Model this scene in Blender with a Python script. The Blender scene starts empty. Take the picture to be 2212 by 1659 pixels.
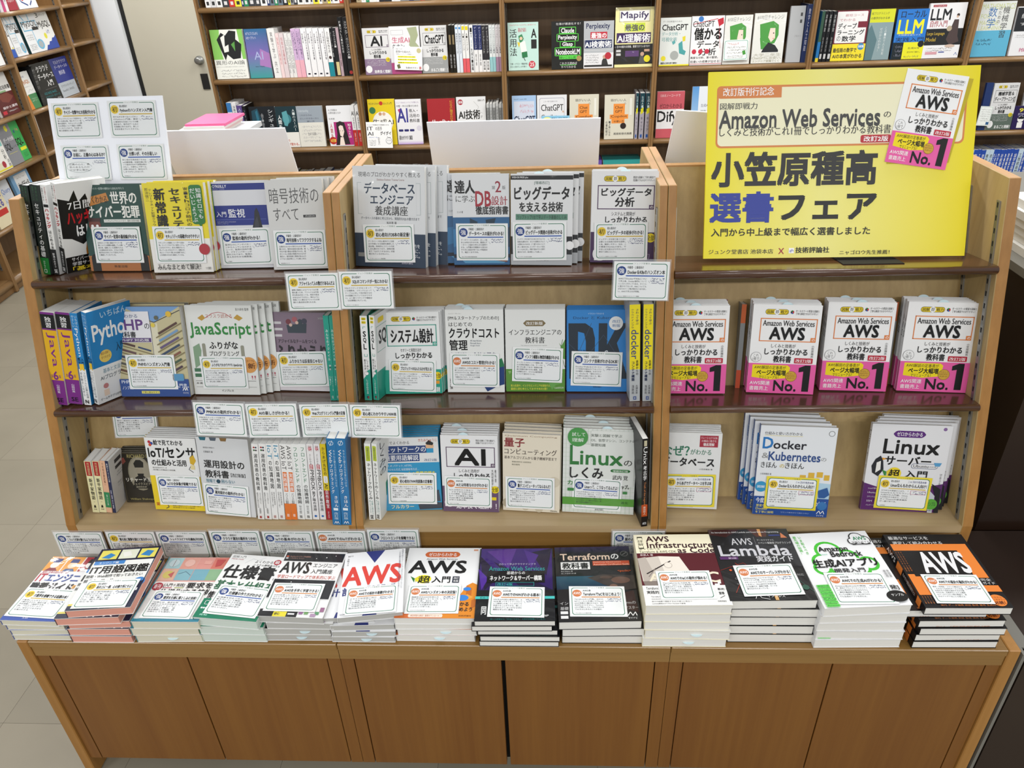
import bpy, math, random
import numpy as np
from mathutils import Vector, Matrix
random.seed(7)
SC=bpy.context.scene; COL=SC.collection
# ---------------------------------------------------------------- camera
FPX,CX,CY=1595.25,1106.0,829.5
PITCH,YAW,ROLL=.5331,-.0575,-.0377
CAM=np.array([.4648,-1.0741,1.288])
FW=np.array([math.sin(YAW)*math.cos(PITCH),math.cos(YAW)*math.cos(PITCH),-math.sin(PITCH)])
_r=np.array([math.cos(YAW),-math.sin(YAW),0.]); _u=np.cross(_r,FW)
RT=_r*math.cos(ROLL)+_u*math.sin(ROLL); UP=-_r*math.sin(ROLL)+_u*math.cos(ROLL)
cd=bpy.data.cameras.new('camera'); cam=bpy.data.objects.new('camera',cd); COL.objects.link(cam)
cd.sensor_width=36.; cd.lens=FPX/2212*36; cd.clip_start=.05; cd.clip_end=60
cam.matrix_world=Matrix(((RT[0],UP[0],-FW[0],CAM[0]),(RT[1],UP[1],-FW[1],CAM[1]),(RT[2],UP[2],-FW[2],CAM[2]),(0,0,0,1)))
SC.camera=cam
# ---------------------------------------------------------------- light
SC.view_settings.view_transform='Standard'; SC.view_settings.look='None'
SC.view_settings.gamma=1.; SC.view_settings.use_curve_mapping=False
SC.view_settings.exposure=.06
wd=bpy.data.worlds.new('world'); SC.world=wd; wd.use_nodes=True
wd.node_tree.nodes['Background'].inputs[0].default_value=(.93,.97,1,1)
wd.node_tree.nodes['Background'].inputs[1].default_value=.42
FLOOR=-.50
def lamp(x,y,z,sx,sy,p,col=(1,.98,.95)):
    l=bpy.data.lights.new('ceiling_light','AREA'); l.shape='RECTANGLE'; l.size=sx; l.size_y=sy; l.energy=p; l.color=col
    o=bpy.data.objects.new('ceiling_light',l); COL.objects.link(o); o.location=(x,y,z)
for X in (-2.6,-.6,1.4,3.4):
    for Y,P in ((-2.5,40),(-.5,3),(1.0,17),(2.6,30),(4.4,30)):
        lamp(X,Y,2.15,1.2,.22,P)
# ---------------------------------------------------------------- pixel rays onto real planes
def ray(u,v): return RT*(u-CX)/FPX-UP*(v-CY)/FPX+FW
def pz(u,v,z): d=ray(u,v); return CAM+d*(z-CAM[2])/d[2]
def py(u,v,y): d=ray(u,v); return CAM+d*(y-CAM[1])/d[1]
def pp(u,v,o,n): d=ray(u,v); return CAM+d*(np.dot(o-CAM,n)/np.dot(d,n))
def pix(P):
    d=np.asarray(P,float)-CAM; return CX+FPX*d.dot(RT)/d.dot(FW), CY-FPX*d.dot(UP)/d.dot(FW)
def solve_h(o,dr,v):
    lo,hi=.02,1.
    for _ in range(30):
        m=(lo+hi)/2
        if pix(o+dr*m)[1]>v: lo=m
        else: hi=m
    return lo
# ---------------------------------------------------------------- materials
MATS={}
def newmat(n):
    m=bpy.data.materials.new(n); m.use_nodes=True; nt=m.node_tree; b=nt.nodes['Principled BSDF']; MATS[n]=m
    return m,nt,b
def lin(c): return tuple((x/12.92 if x<=.04045 else ((x+.055)/1.055)**2.4) for x in c)
def hx(s):
    if len(s)==3: s=''.join(a*2 for a in s)
    return tuple(int(s[i:i+2],16)/255 for i in (0,2,4))
def plain(n,c,rough=.5,metal=0.,spec=.5,bump=0,scale=60):
    m,nt,b=newmat(n); b.inputs['Base Color'].default_value=(*lin(hx(c)),1); b.inputs['Roughness'].default_value=rough; b.inputs['Metallic'].default_value=metal
    b.inputs['Specular IOR Level'].default_value=spec
    if bump:
        t=nt.nodes.new('ShaderNodeTexNoise'); t.inputs['Scale'].default_value=scale; bp=nt.nodes.new('ShaderNodeBump'); bp.inputs['Strength'].default_value=bump; bp.inputs['Distance'].default_value=.01
        nt.links.new(t.outputs[0],bp.inputs['Height']); nt.links.new(bp.outputs[0],b.inputs['Normal'])
    return m
def wood(n,c1,c2,axis='z',rough=.4,spec=.5,scale=1.,coat=0.,world=True):
    m,nt,b=newmat(n); tc=nt.nodes.new('ShaderNodeTexCoord'); mp=nt.nodes.new('ShaderNodeMapping')
    s={'x':(1.5,60,60),'z':(60,60,1.5),'y':(60,1.5,60)}[axis]; mp.inputs['Scale'].default_value=[k*scale for k in s]
    if world:
        g=nt.nodes.new('ShaderNodeNewGeometry'); nt.links.new(g.outputs['Position'],mp.inputs[0])
    else: nt.links.new(tc.outputs['Object'],mp.inputs[0])
    t=nt.nodes.new('ShaderNodeTexNoise'); t.inputs['Scale'].default_value=1.; t.inputs['Detail'].default_value=5; t.inputs['Roughness'].default_value=.6
    nt.links.new(mp.outputs[0],t.inputs[0])
    mp2=nt.nodes.new('ShaderNodeMapping'); mp2.inputs['Scale'].default_value=[k*.1*scale for k in s]
    nt.links.new(mp.inputs[0].links[0].from_socket,mp2.inputs[0])
    t2=nt.nodes.new('ShaderNodeTexNoise'); t2.inputs['Scale'].default_value=1.; nt.links.new(mp2.outputs[0],t2.inputs[0])
    ad=nt.nodes.new('ShaderNodeMath'); ad.operation='ADD'; nt.links.new(t.outputs[0],ad.inputs[0]); nt.links.new(t2.outputs[0],ad.inputs[1])
    r=nt.nodes.new('ShaderNodeValToRGB'); r.color_ramp.elements[0].position=.38*2/2; r.color_ramp.elements[1].position=.62
    hf=nt.nodes.new('ShaderNodeMath'); hf.operation='MULTIPLY'; hf.inputs[1].default_value=.5; nt.links.new(ad.outputs[0],hf.inputs[0])
    r.color_ramp.elements[0].color=(*lin(hx(c1)),1); r.color_ramp.elements[1].color=(*lin(hx(c2)),1)
    nt.links.new(hf.outputs[0],r.inputs[0]); nt.links.new(r.outputs[0],b.inputs['Base Color'])
    b.inputs['Roughness'].default_value=rough; b.inputs['Specular IOR Level'].default_value=spec; b.inputs['Coat Weight'].default_value=coat; b.inputs['Coat Roughness'].default_value=.15
    bp=nt.nodes.new('ShaderNodeBump'); bp.inputs['Strength'].default_value=.06; bp.inputs['Distance'].default_value=.002; nt.links.new(t.outputs[0],bp.inputs['Height']); nt.links.new(bp.outputs[0],b.inputs['Normal'])
    return m
def printed(n,rough,coat,bump=0.,cr=.08,k=.86):
    m,nt,b=newmat(n); a=nt.nodes.new('ShaderNodeAttribute'); a.attribute_name='Col'; dk=nt.nodes.new('ShaderNodeMix'); dk.data_type='RGBA'; dk.blend_type='MULTIPLY'; dk.inputs[0].default_value=1; dk.inputs[7].default_value=(k,k,k,1); nt.links.new(a.outputs['Color'],dk.inputs[6]); nt.links.new(dk.outputs[2],b.inputs['Base Color'])
    b.inputs['Roughness'].default_value=rough; b.inputs['Specular IOR Level'].default_value=.35; b.inputs['Coat Weight'].default_value=coat; b.inputs['Coat Roughness'].default_value=cr
    if bump:
        g=nt.nodes.new('ShaderNodeNewGeometry'); t=nt.nodes.new('ShaderNodeTexNoise'); t.inputs['Scale'].default_value=13; t.inputs['Detail'].default_value=1.5; t.inputs['Distortion'].default_value=1.2
        nt.links.new(g.outputs['Position'],t.inputs[0]); bp=nt.nodes.new('ShaderNodeBump'); bp.inputs['Strength'].default_value=bump; bp.inputs['Distance'].default_value=.012
        nt.links.new(t.outputs[0],bp.inputs['Height']); nt.links.new(bp.outputs[0],b.inputs['Coat Normal'])
    return m
M_PRINT=printed('printed_paper',.38,.12); M_WRAP=printed('shrink_wrapped_paper',.4,.7,.22); M_MATTE=printed('matte_card',.6,0.); M_POSTER=printed('poster_print',.5,0.,k=1.)
M_PAGE=plain('page_edges','e6e4de',.8)
def pagemat(n,c):
    m,nt,b=newmat(n); g=nt.nodes.new('ShaderNodeTexCoord'); mp=nt.nodes.new('ShaderNodeMapping'); mp.inputs['Scale'].default_value=(3,900,3); nt.links.new(g.outputs['Object'],mp.inputs[0])
    t=nt.nodes.new('ShaderNodeTexNoise'); t.inputs['Scale'].default_value=1.; nt.links.new(mp.outputs[0],t.inputs[0]); r=nt.nodes.new('ShaderNodeMix'); r.data_type='RGBA'
    k=lin(hx(c)); r.inputs[6].default_value=(*[x*.8 for x in k],1); r.inputs[7].default_value=(*k,1); nt.links.new(t.outputs[0],r.inputs[0]); nt.links.new(r.outputs[2],b.inputs['Base Color']); b.inputs['Roughness'].default_value=.85; return m
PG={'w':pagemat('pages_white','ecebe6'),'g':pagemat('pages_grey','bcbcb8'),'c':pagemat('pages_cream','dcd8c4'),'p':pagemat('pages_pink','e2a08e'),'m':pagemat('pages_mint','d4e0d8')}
M_OR=wood('honey_wood','96682e','a8783c','z',.42)
M_ORX=wood('honey_wood_long','82602e','94703c','x',.36,coat=.15)
M_EDGE=wood('edge_banding','ae824e','bb9060','y',.4)
M_BEI=wood('beige_laminate','a48a5a','b89e6c','z',.5)
M_BEIX=wood('beige_board','a8906a','b8a07a','x',.38,coat=.1)
M_DOOR=wood('door_veneer','75491a','805420','z',.45,scale=1.4)
M_SHELF=wood('dark_shelf_lacquer','4a2e1e','5e3e2a','x',.22,coat=.6)
M_WB=wood('bookcase_oak','7a5a36','8e6c44','z',.4)
M_WBX=wood('bookcase_shelf_oak','7a5c38','8e6e48','x',.35,coat=.2)
M_WBK=wood('bookcase_back','66503a','7c644a','z',.45,scale=.35)
M_WHITE=plain('white_card_stock','f4f6fd',.5)
M_METAL=plain('brushed_metal','9c9c98',.35,.8)
M_SLOT=plain('slot_black','100e0c',.8)
M_WALL=plain('white_wall','dcdfe2',.7,bump=.02); M_DOORP=plain('beige_door_paint','bcb7a6',.55); M_BLK=plain('black_gap','080808',.6)
M_DKB=plain('dark_brown_laminate','2a1c14',.35); M_GREY=plain('grey_edge_strip','77756e',.4)
m,nt,b=newmat('clear_plastic'); b.inputs['Roughness'].default_value=.08; b.inputs['Alpha'].default_value=.12; b.inputs['Base Color'].default_value=(.9,.95,1,1); M_CLEAR=m
# ---------------------------------------------------------------- objects
def mesh(name,V,F,mats,idx=None,cols=None,smooth=False):
    me=bpy.data.meshes.new(name); me.from_pydata([tuple(map(float,v)) for v in V],[],F)
    for m in (mats if isinstance(mats,(list,tuple)) else [mats]): me.materials.append(m)
    if idx is not None: me.polygons.foreach_set('material_index',idx)
    if cols is not None: setcol(me,cols)
    if smooth: me.polygons.foreach_set('use_smooth',[True]*len(me.polygons))
    return me
def setcol(me,cols):
    at=me.color_attributes.new('Col','BYTE_COLOR','CORNER'); a=[]
    for p,c in zip(me.polygons,cols):
        n=p.loop_total
        if isinstance(c[0],tuple): 
            for k in range(n): a.extend((*c[k%len(c)],1.))
        else: a.extend((*c,1.)*n)
    at.data.foreach_set('color_srgb',a)
def ob(name,me,parent=None,mw=None,**props):
    o=bpy.data.objects.new(name,me); COL.objects.link(o)
    if parent is not None: o.parent=parent
    if mw is not None: o.matrix_world=mw if parent is None else mw
    for k,v in props.items(): o[k]=v
    return o
def tag(o,label,cat,group=None,kind=None):
    if label: o['label']=label
    if cat: o['category']=cat
    if group: o['group']=group
    if kind: o['kind']=kind
    return o
def root(name,loc,label,cat,group=None,mw=None):
    o=bpy.data.objects.new(name,None); COL.objects.link(o); o.empty_display_size=.05
    if mw is not None: o.matrix_world=mw
    else: o.location=loc
    return tag(o,label,cat,group)
BOXF=[(0,3,2,1),(4,5,6,7),(0,1,5,4),(1,2,6,5),(2,3,7,6),(3,0,4,7)]
def boxv(a,b): 
    (x0,y0,z0),(x1,y1,z1)=a,b
    return [(x0,y0,z0),(x1,y0,z0),(x1,y1,z0),(x0,y1,z0),(x0,y0,z1),(x1,y0,z1),(x1,y1,z1),(x0,y1,z1)]
class MB:
    def __init__(s): s.V=[];s.F=[];s.I=[]
    def add(s,V,F,i=0):
        n=len(s.V); s.V+=list(V); s.F+=[tuple(k+n for k in f) for f in F]; s.I+=[i]*len(F); return s
    def box(s,a,b,i=0): return s.add(boxv(a,b),BOXF,i)
    def prism(s,prof,x0,x1,i=0,iside=None):
        n=len(prof); V=[(x0,y,z) for y,z in prof]+[(x1,y,z) for y,z in prof]
        F=[tuple((k,(k+1)%n,n+(k+1)%n,n+k)) for k in range(n)]
        s.add(V,F,i); m=len(s.V)-2*n
        s.F+=[tuple(m+k for k in range(n))[::-1],tuple(m+n+k for k in range(n))]; s.I+=[i if iside is None else iside]*2; return s
    def mesh(s,name,mats,smooth=False): return mesh(name,s.V,s.F,mats,s.I,smooth=smooth)
def bevel(o,w=.001,seg=1):
    m=o.modifiers.new('bevel','BEVEL'); m.width=w; m.segments=seg; m.limit_method='ANGLE'; return o
# ---------------------------------------------------------------- lettering
_cu=bpy.data.curves.new('t','FONT'); _to=bpy.data.objects.new('t',_cu); _cu.resolution_u=2
GC={}
def glyphs(s,off):
    k=s
    if k in GC: return GC[k]
    _cu.body=s; _cu.offset=0
    me=_to.to_mesh(); n=len(me.vertices)
    if n==0: GC[k]=(np.zeros((1,2)),[]); _to.to_mesh_clear(); return GC[k]
    co=np.empty(n*3); me.vertices.foreach_get('co',co); co=co.reshape(-1,3)[:,:2].copy()
    F=[tuple(p.vertices) for p in me.polygons]; _to.to_mesh_clear()
    mn,mx=co.min(0),co.max(0); GC[k]=((co-mn)/np.maximum(mx-mn,1e-6),F,mn,mx); return GC[k]
class Art:
    """flat print: coordinates 0..100, y down, w/h of the sheet in metres"""
    def __init__(s,w,h): s.w,s.h=w,h; s.V=[];s.F=[];s.C=[];s.n=0
    def poly(s,P,c,lift=True,tf=None):
        if lift: s.n+=1
        if tf: P=[tf(*p) for p in P]
        m=len(s.V); s.V+=[(x,y,s.n) for x,y in P]; s.F.append(tuple(range(m,m+len(P)))); s.C.append(c)
    def text(s,t,x0,y0,x1,y1,c,off,tf=None):
        g=glyphs(t,off)
        if not g[1]: return
        s.n+=1; P=g[0]; hs=max(.02,(y1-y0)/max(.35,g[3][1]-g[2][1])); ey=hs*off; ex=min(ey*s.h/s.w,(x1-x0)/max(1,len(t))*.03)
        for j_,(dx,dy) in enumerate([(0,0)] if off<.001 else [(-ex,0),(ex,0)] if off<.0125 else [(-ex,-ey),(ex,-ey),(-ex,ey),(ex,ey),(0,0)]):
            m=len(s.V)
            for a,b in P:
                x,y=x0+(x1-x0)*a+dx,y1-(y1-y0)*b+dy
                if tf: x,y=tf(x,y)
                s.V.append((x,y,s.n+j_*.3))
            for f in g[1]: s.F.append(tuple(m+k for k in f)); s.C.append(c)
    def run(s,spec,tf=None):
        W,H=s.w,s.h; asp=W/H
        for ln in spec.replace('\n',';').split(';'):
            q=ln.split()
            if not q: continue
            k=q[0]
            def bold(c):
                o=.0
                while c[-1] in '*+': o+=.009 if c[-1]=='*' else .015; c=c[:-1]
                return hx(c),o
            if k=='R': x0,y0,x1,y1=map(float,q[1:5]); s.poly([(x0,y1),(x1,y1),(x1,y0),(x0,y0)],hx(q[5]),tf=tf)
            elif k=='G': x0,y0,x1,y1=map(float,q[1:5]); a,b=hx(q[5]),hx(q[6]); s.poly([(x0,y1),(x1,y1),(x1,y0),(x0,y0)],(b,b,a,a),tf=tf)
            elif k=='g': x0,y0,x1,y1=map(float,q[1:5]); a,b=hx(q[5]),hx(q[6]); s.poly([(x0,y1),(x1,y1),(x1,y0),(x0,y0)],(a,b,b,a),tf=tf)
            elif k=='T': c,o=bold(q[5]); s.text(' '.join(q[6:]),*map(float,q[1:5]),c,o,tf)
            elif k=='V':
                x0,y0,x1,y1=map(float,q[1:5]); c,o=bold(q[5]); t=''.join(q[6:]); n=len(t); dy=(y1-y0)/n
                for i,ch in enumerate(t):
                    g=glyphs(ch,o)
                    if not g[1]: continue
                    mn,mx=g[2],g[3]; cw,chh=(x1-x0),dy
                    if ch in 'ー～（）()[]【】―…':   # rotate
                        s.n+=1; m=len(s.V); P=g[0]
                        for a,b in P:
                            rx=(1-b); 
                            wx=max(.12,(mx[1]-mn[1])); x=x0+cw*(.5+(rx-.5)*-1*wx) ; y=y0+dy*i+dy*(.06+.88*a)
                            if tf: x,y=tf(x,y)
                            s.V.append((x,y,s.n))
                        for f in g[1]: s.F.append(tuple(m+kk for kk in f)[::-1]); s.C.append(c)
                    elif ord(ch)<256: s.text(ch,x0+cw*.12,y0+dy*(i+.1),x1-cw*.12,y0+dy*(i+.92),c,o,tf)
                    else:
                        a0=max(0,min(1,mn[0])); a1=max(a0+.1,min(1,mx[0])); b0=max(0,(mn[1]+.1)/.98); b1=min(1,(mx[1]+.1)/.98)
                        sh=.3 if ch in '、。' else 0
                        s.text(ch,x0+cw*(a0+sh),y0+dy*(i+1-b1*.95-sh),x0+cw*(a1+sh),y0+dy*(i+1-b0*.95-sh),c,o,tf)
            elif k=='W':   # latin word turned 90 degrees clockwise, reading downwards
                x0,y0,x1,y1=map(float,q[1:5]); c,o=bold(q[5]); g=glyphs(' '.join(q[6:]),o); s.n+=1; m=len(s.V)
                for a,b in g[0]:
                    x,y=x0+(x1-x0)*b,y0+(y1-y0)*a
                    if tf: x,y=tf(x,y)
                    s.V.append((x,y,s.n))
                for f in g[1]: s.F.append(tuple(m+kk for kk in f)); s.C.append(c)
            elif k in 'CE':
                if k=='C': cx,cy,r=map(float,q[1:4]); rx,ry=r,r*asp; c=hx(q[4])
                else: cx,cy,rx,ry=map(float,q[1:5]); c=hx(q[5])
                s.poly([(cx+rx*math.cos(a),cy-ry*math.sin(a)) for a in np.linspace(0,2*math.pi,21)[:-1]],c,tf=tf)
            elif k=='Q':
                x0,y0,x1,y1,r=map(float,q[1:6]); ry=r*asp; P=[]
                for cx,cy,a0 in ((x1-r,y0+ry,0),(x0+r,y0+ry,90),(x0+r,y1-ry,180),(x1-r,y1-ry,270)):
                    for j in range(5):
                        a=math.radians(a0+j*22.5); P.append((cx+r*math.cos(a),cy-ry*math.sin(a)))
                s.poly(P,hx(q[6]),tf=tf)
            elif k=='O':
                x0,y0,x1,y1,w=map(float,q[1:6]); wy=w*asp; c=hx(q[6]); s.n+=1
                for a,b,cc,d in ((x0,y0,x1,y0+wy),(x0,y1-wy,x1,y1),(x0,y0,x0+w,y1),(x1-w,y0,x1,y1)): s.poly([(a,d),(cc,d),(cc,b),(a,b)],c,False,tf)
            elif k=='P': n=list(map(float,q[2:])); P=list(zip(n[::2],n[1::2])); s.poly(P[::-1] if area(P)>0 else P,hx(q[1]),tf=tf)
            elif k=='L':
                w=float(q[1]); c=hx(q[2]); n=list(map(float,q[3:])); P=list(zip(n[::2],n[1::2])); s.n+=1
                for (ax,ay),(bx,by) in zip(P,P[1:]):
                    dx,dy=(bx-ax)*W,(by-ay)*H; l=math.hypot(dx,dy) or 1; nx,ny=-dy/l*w/2*W,dx/l*w/2*W; nx/=W; ny/=H
                    s.poly([(ax+nx,ay+ny),(bx+nx,by+ny),(bx-nx,by-ny),(ax-nx,ay-ny)][::1],c,False,tf)
            elif k=='B':   # body text in n lines
                x0,y0,x1,y1=map(float,q[1:5]); c,o=bold(q[5]); n=int(q[6]); t=''.join(q[7:]); per=math.ceil(len(t)/n); dy=(y1-y0)/n
                for i in range(n):
                    sg=t[i*per:(i+1)*per]
                    if sg: s.text(sg,x0,y0+dy*(i+.12),x0+(x1-x0)*len(sg)/per,y0+dy*(i+.82),c,o,tf)
            elif k=='H':   # pen scribble, n lines
                x0,y0,x1,y1=map(float,q[1:5]); c=hx(q[5]); n=int(q[6]); rr=random.Random(int(x0*7+y0*3+n+len(s.V))); dy=(y1-y0)/n; s.n+=1
                for i in range(n):
                    x=x0+rr.random()*3; yb=y0+dy*(i+.5); pv=(x,yb)
                    while x<x1:
                        x+=.5+rr.random()*1.1; p=(x,yb+(rr.random()-.5)*dy*.75)
                        if rr.random()<.8: 
                            (ax,ay),(bx,by)=pv,p; l=math.hypot((bx-ax)*W,(by-ay)*H); w=.32; nx,ny=-(by-ay)*H/l*w,(bx-ax)*W/l*w*asp
                            s.poly([(ax+nx,ay+ny),(bx+nx,by+ny),(bx-nx,by-ny),(ax-nx,ay-ny)],c,False,tf)
                        pv=p
            elif k=='X':   # another sheet pasted in, three corners TL TR BL
                ax,ay,bx,by,cx,cy=map(float,q[1:7])
                ow,oh=s.w,s.h; s.h=s.w/.705; s.run(SPEC[q[7]],tf=lambda x,y:(ax+(bx-ax)*x/100+(cx-ax)*y/100,ay+(by-ay)*x/100+(cy-ay)*y/100)); s.w,s.h=ow,oh
        return s
    def mesh(s,name,mat,eps=.00005,mp=None):
        W,H=s.w/100,s.h
        V=[(x*W,-eps*(n+1),H*(1-y/100)) for x,y,n in s.V]
        if mp: V=[mp(v) for v in V]
        F=[]
        for f in s.F:
            F.append(f)
        return mesh(name,V,F,mat,cols=s.C)
def area(P): return sum(a[0]*b[1]-b[0]*a[1] for a,b in zip(P,P[1:]+P[:1]))
SPEC={}
MC={}
def art_mesh(key,w,h,spec,mat,name):
    k=('a',round(w,3),round(h,3),spec,mat.name)
    if k not in MC: MC[k]=Art(w,h).run(spec).mesh(name,mat)
    return MC[k]
def spine_mesh(t,h,spec,mat):
    k=('s',round(t,4),round(h,3),spec,mat.name)
    if k not in MC: MC[k]=Art(t,h).run(spec).mesh('spine_print',mat,mp=lambda v:(v[1],t-v[0],v[2]))
    return MC[k]
def cover_mesh(w,h,t,cf,cs,mat):
    k=('c',round(w,3),round(h,3),round(t,4),cf,cs,mat.name)
    if k not in MC:
        c=.0008; M=MB().box((0,0,0),(w,c,h)).box((0,t-c,0),(w,t,h),0).box((0,c,0),(c,t-c,h),1)
        f,s_=hx(cf),hx(cs); cols=[f]*12+[s_]*6
        me=mesh('cover',M.V,M.F,mat,cols=cols); MC[k]=me
        # the outer spine faces of both boards take the spine colour
    return MC[k]
def page_mesh(w,h,t,pg):
    k=('p',round(w,3),round(h,3),round(t,4),pg)
    if k not in MC: MC[k]=MB().box((.0009,.0009,.0012),(w-.0012,t-.0009,h-.0012)).mesh('pages',PG[pg])
    return MC[k]
def slip_mesh():
    if 'slip' not in MC:
        P=[(.013*math.cos(a),0,.009*math.sin(a)) for a in np.linspace(0,math.pi,12)]+[(-.010,0,-.03),(.010,0,-.03)]
        n=len(P); V=P+[(x,.0003,z) for x,y,z in P]; F=[tuple(range(n)),tuple(range(n,2*n))[::-1]]+[(k,(k+1)%n,n+(k+1)%n,n+k) for k in range(n)]
        MC['slip']=mesh('slip',V,F,plain('slip_paper','cfe4ea',.6))
    return MC['slip']
def basis(o,X,Y,Z): return Matrix(((X[0],Y[0],Z[0],o[0]),(X[1],Y[1],Z[1],o[1]),(X[2],Y[2],Z[2],o[2]),(0,0,0,1)))
def nz(v): v=np.asarray(v,float); return v/np.linalg.norm(v)
STUFF=[0]; SV,SF,SCc=[],[],[]
def stuff_book(mw,w,h,t,front,spine,cf,cs):
    def add(V,F,C):
        n=len(SV); SV.extend(tuple(mw@Vector(v)) for v in V); SF.extend(tuple(k+n for k in f) for f in F); SCc.extend(C)
    add(boxv((0,0,0),(w,.0008,h)),BOXF,[hx(cf)]*6); add(boxv((0,t-.0008,0),(w,t,h)),BOXF,[hx(cf)]*6); add(boxv((0,.0008,0),(.0008,t-.0008,h)),BOXF,[hx(cs)]*6)
    add(boxv((.001,.001,.001),(w-.001,t-.001,h-.001)),BOXF,[hx('d8d6d0')]*6)
    if spine:
        A_=Art(t,h).run(spine); add([(-.00005*(n+1),t-x*t/100,h*(1-y/100)) for x,y,n in A_.V],A_.F,A_.C)
def book(mw,w,h,t,label,group=None,front='',spine='',cf='fff',cs=None,pg='w',mat=None,slip=0,name='paperback_book',cat='book'):
    mat=mat or M_PRINT
    if STUFF[0]: return stuff_book(mw,w,h,t,front,spine,cf,cs or cf)
    r=root(name,None,label,cat,group,mw)
    I=Matrix.Identity(4)
    def ch(n,me): o=bpy.data.objects.new(n,me); COL.objects.link(o); o.parent=r; return o
    ch('cover',cover_mesh(w,h,t,cf,cs or cf,mat)); ch('pages',page_mesh(w,h,t,pg))
    if front: ch('front_print',art_mesh(0,w,h,front,mat,'front_print'))
    if spine: ch('spine_print',spine_mesh(t,h,spine,mat))
    if slip:
        s=ch('slip',slip_mesh()); s.location=(w*slip,t*.5,h-.004)
    return r
ORD=['','second','third','fourth','fifth','sixth','seventh','eighth','ninth','tenth','eleventh','twelfth']
EACH={}
TILT=.14
def foot(u,v,z):
    if z in (Z1,Z2):
        n=np.array([0,TILT,1.]); n/=np.linalg.norm(n); return pp(u,v,np.array([0,yf(z)-.012,z]),n)
    return pz(u,v,z)
def face(bl,br,vt,z,lean,t,label,front='',cf='fff',cs=None,n=0,mat=None,pg='w',dx=0.,group=None,spine='',slip=0,what=None,hb=None,cpg=None,key=None,nofront=False,ty=None,h=None):
    """book standing with its cover to the viewer; bl/br = foot corners, n = further copies behind it"""
    a,b=foot(*bl,z),foot(*br,z); tilted=z in (Z1,Z2); lean=15. if tilted else (13. if z==ZB else lean); EXT=math.sin(math.radians(lean-8.))
    X=nz(b-a); X=nz(X*[1,1,0]); w=float(np.linalg.norm(b-a)); L=math.radians(lean)
    bk=np.cross(np.array([0,0,1.]),X); Z=nz(bk*math.sin(L)+np.array([0,0,1.])*math.cos(L)); Y=np.cross(Z,X)
    o=a+(np.array([0,0,.0014+t*EXT]) if tilted else np.array([0,0,t*math.sin(L)+.0004])); h=h or solve_h((a+b)/2,Z,vt)
    if z in (Z1,Z2,ZB): t=round(min(t,(yb(z-(.018 if tilted else 0))-o[1]-.004)/(n+1)-.0012),4); t=max(t,.0065)
    w=round(w,3); h=round(h,3)
    what=' '.join((what or label).split(',')[0].split()[:11])
    book(basis(o,X,Y,Z),w,h,t,label,group,front,spine,cf,cs,pg,mat,slip)
    for i in range(n):
        jx=(random.random()-.5)*.004+dx*(i+1); jz=0
        oo=o+((bk-np.array([0,0,TILT]))*(t/math.cos(L)+.001) if tilted else bk*(t/math.cos(L)+.0012))*(i+1)+X*jx
        hh=h if hb is None else hb
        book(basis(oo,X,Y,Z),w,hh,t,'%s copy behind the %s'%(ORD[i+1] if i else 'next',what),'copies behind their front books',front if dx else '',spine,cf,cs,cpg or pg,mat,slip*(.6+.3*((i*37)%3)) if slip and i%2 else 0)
    f=dict(o=o,X=X,Y=Y,Z=Z,w=w,h=h,t=t); EACH[key or label]=f; return f
def spine(bl,br,vt,z,label,sp='',cs='fff',cf=None,depth=.17,front='',yaw=0.,lean=0.,side=0.,group=None,mat=None,pg='w',key=None,h=None,to=None,toa=None,dx=None):
    """book standing with its spine to the viewer"""
    a,b=foot(*bl,z),foot(*br,z); W=nz((b-a)*[1,1,0]); t=float(np.linalg.norm(b-a)); t=round(t,4)
    tilted=z in (Z1,Z2); lean=8. if tilted else lean
    up=np.array([0,0,1.]); X=np.cross(up,W)
    c,s=math.cos(math.radians(yaw)),math.sin(math.radians(yaw))
    X2=nz(X*c-W*s)
    if to is not None: X2=nz((foot(*to,z)-b)*[1,1,0])
    if toa is not None: X2=nz((foot(*toa,z)-a)*[1,1,0])
    if to is not None or toa is not None: t=round(t*abs(float(np.dot(np.cross(X2,up),W))),4) if abs(float(np.dot(np.cross(X2,up),W)))>.25 else t
    W=np.cross(X2,up)*1.
    bkd=np.array([0,1.,0]) if tilted else X2
    if dx is not None:
        lo,hi=-20.,25.
        for _ in range(24):
            side=(lo+hi)/2; Z=nz(up+bkd*math.tan(math.radians(lean))+W*math.tan(math.radians(side))); hh=solve_h(a,Z,vt)
            if pix(a+Z*hh)[0]>bl[0]+dx: hi=side
            else: lo=side
    Z=nz(up+bkd*math.tan(math.radians(lean))+W*math.tan(math.radians(side))); X2=nz(X2-Z*np.dot(X2,Z)); Y=np.cross(Z,X2)
    h=h or solve_h((a+b)/2,Z,vt); h=round(h,3)
    o=b+np.array([0,0,.0005+t*abs(math.tan(math.radians(side)))])
    if z in (Z1,Z2,ZB) and X2[1]>.1: depth=round(min(depth,(yb(z-(.018 if tilted else 0))-o[1]-.003-(t if X2[0]<0 else 0)*abs(X2[0]))/X2[1]),3)
    r=book(basis(o,X2,Y,Z),depth,h,t*.985,label,group,front,sp,cf or cs,cs,pg,mat)
    EACH[key or label]=dict(o=o,X=X2,Y=Y,Z=Z,w=depth,h=h,t=t); return r
def on_plane(f,off=.0025): return f['o']-f['Y']*off, f['Y']
CARDS=0
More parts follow.
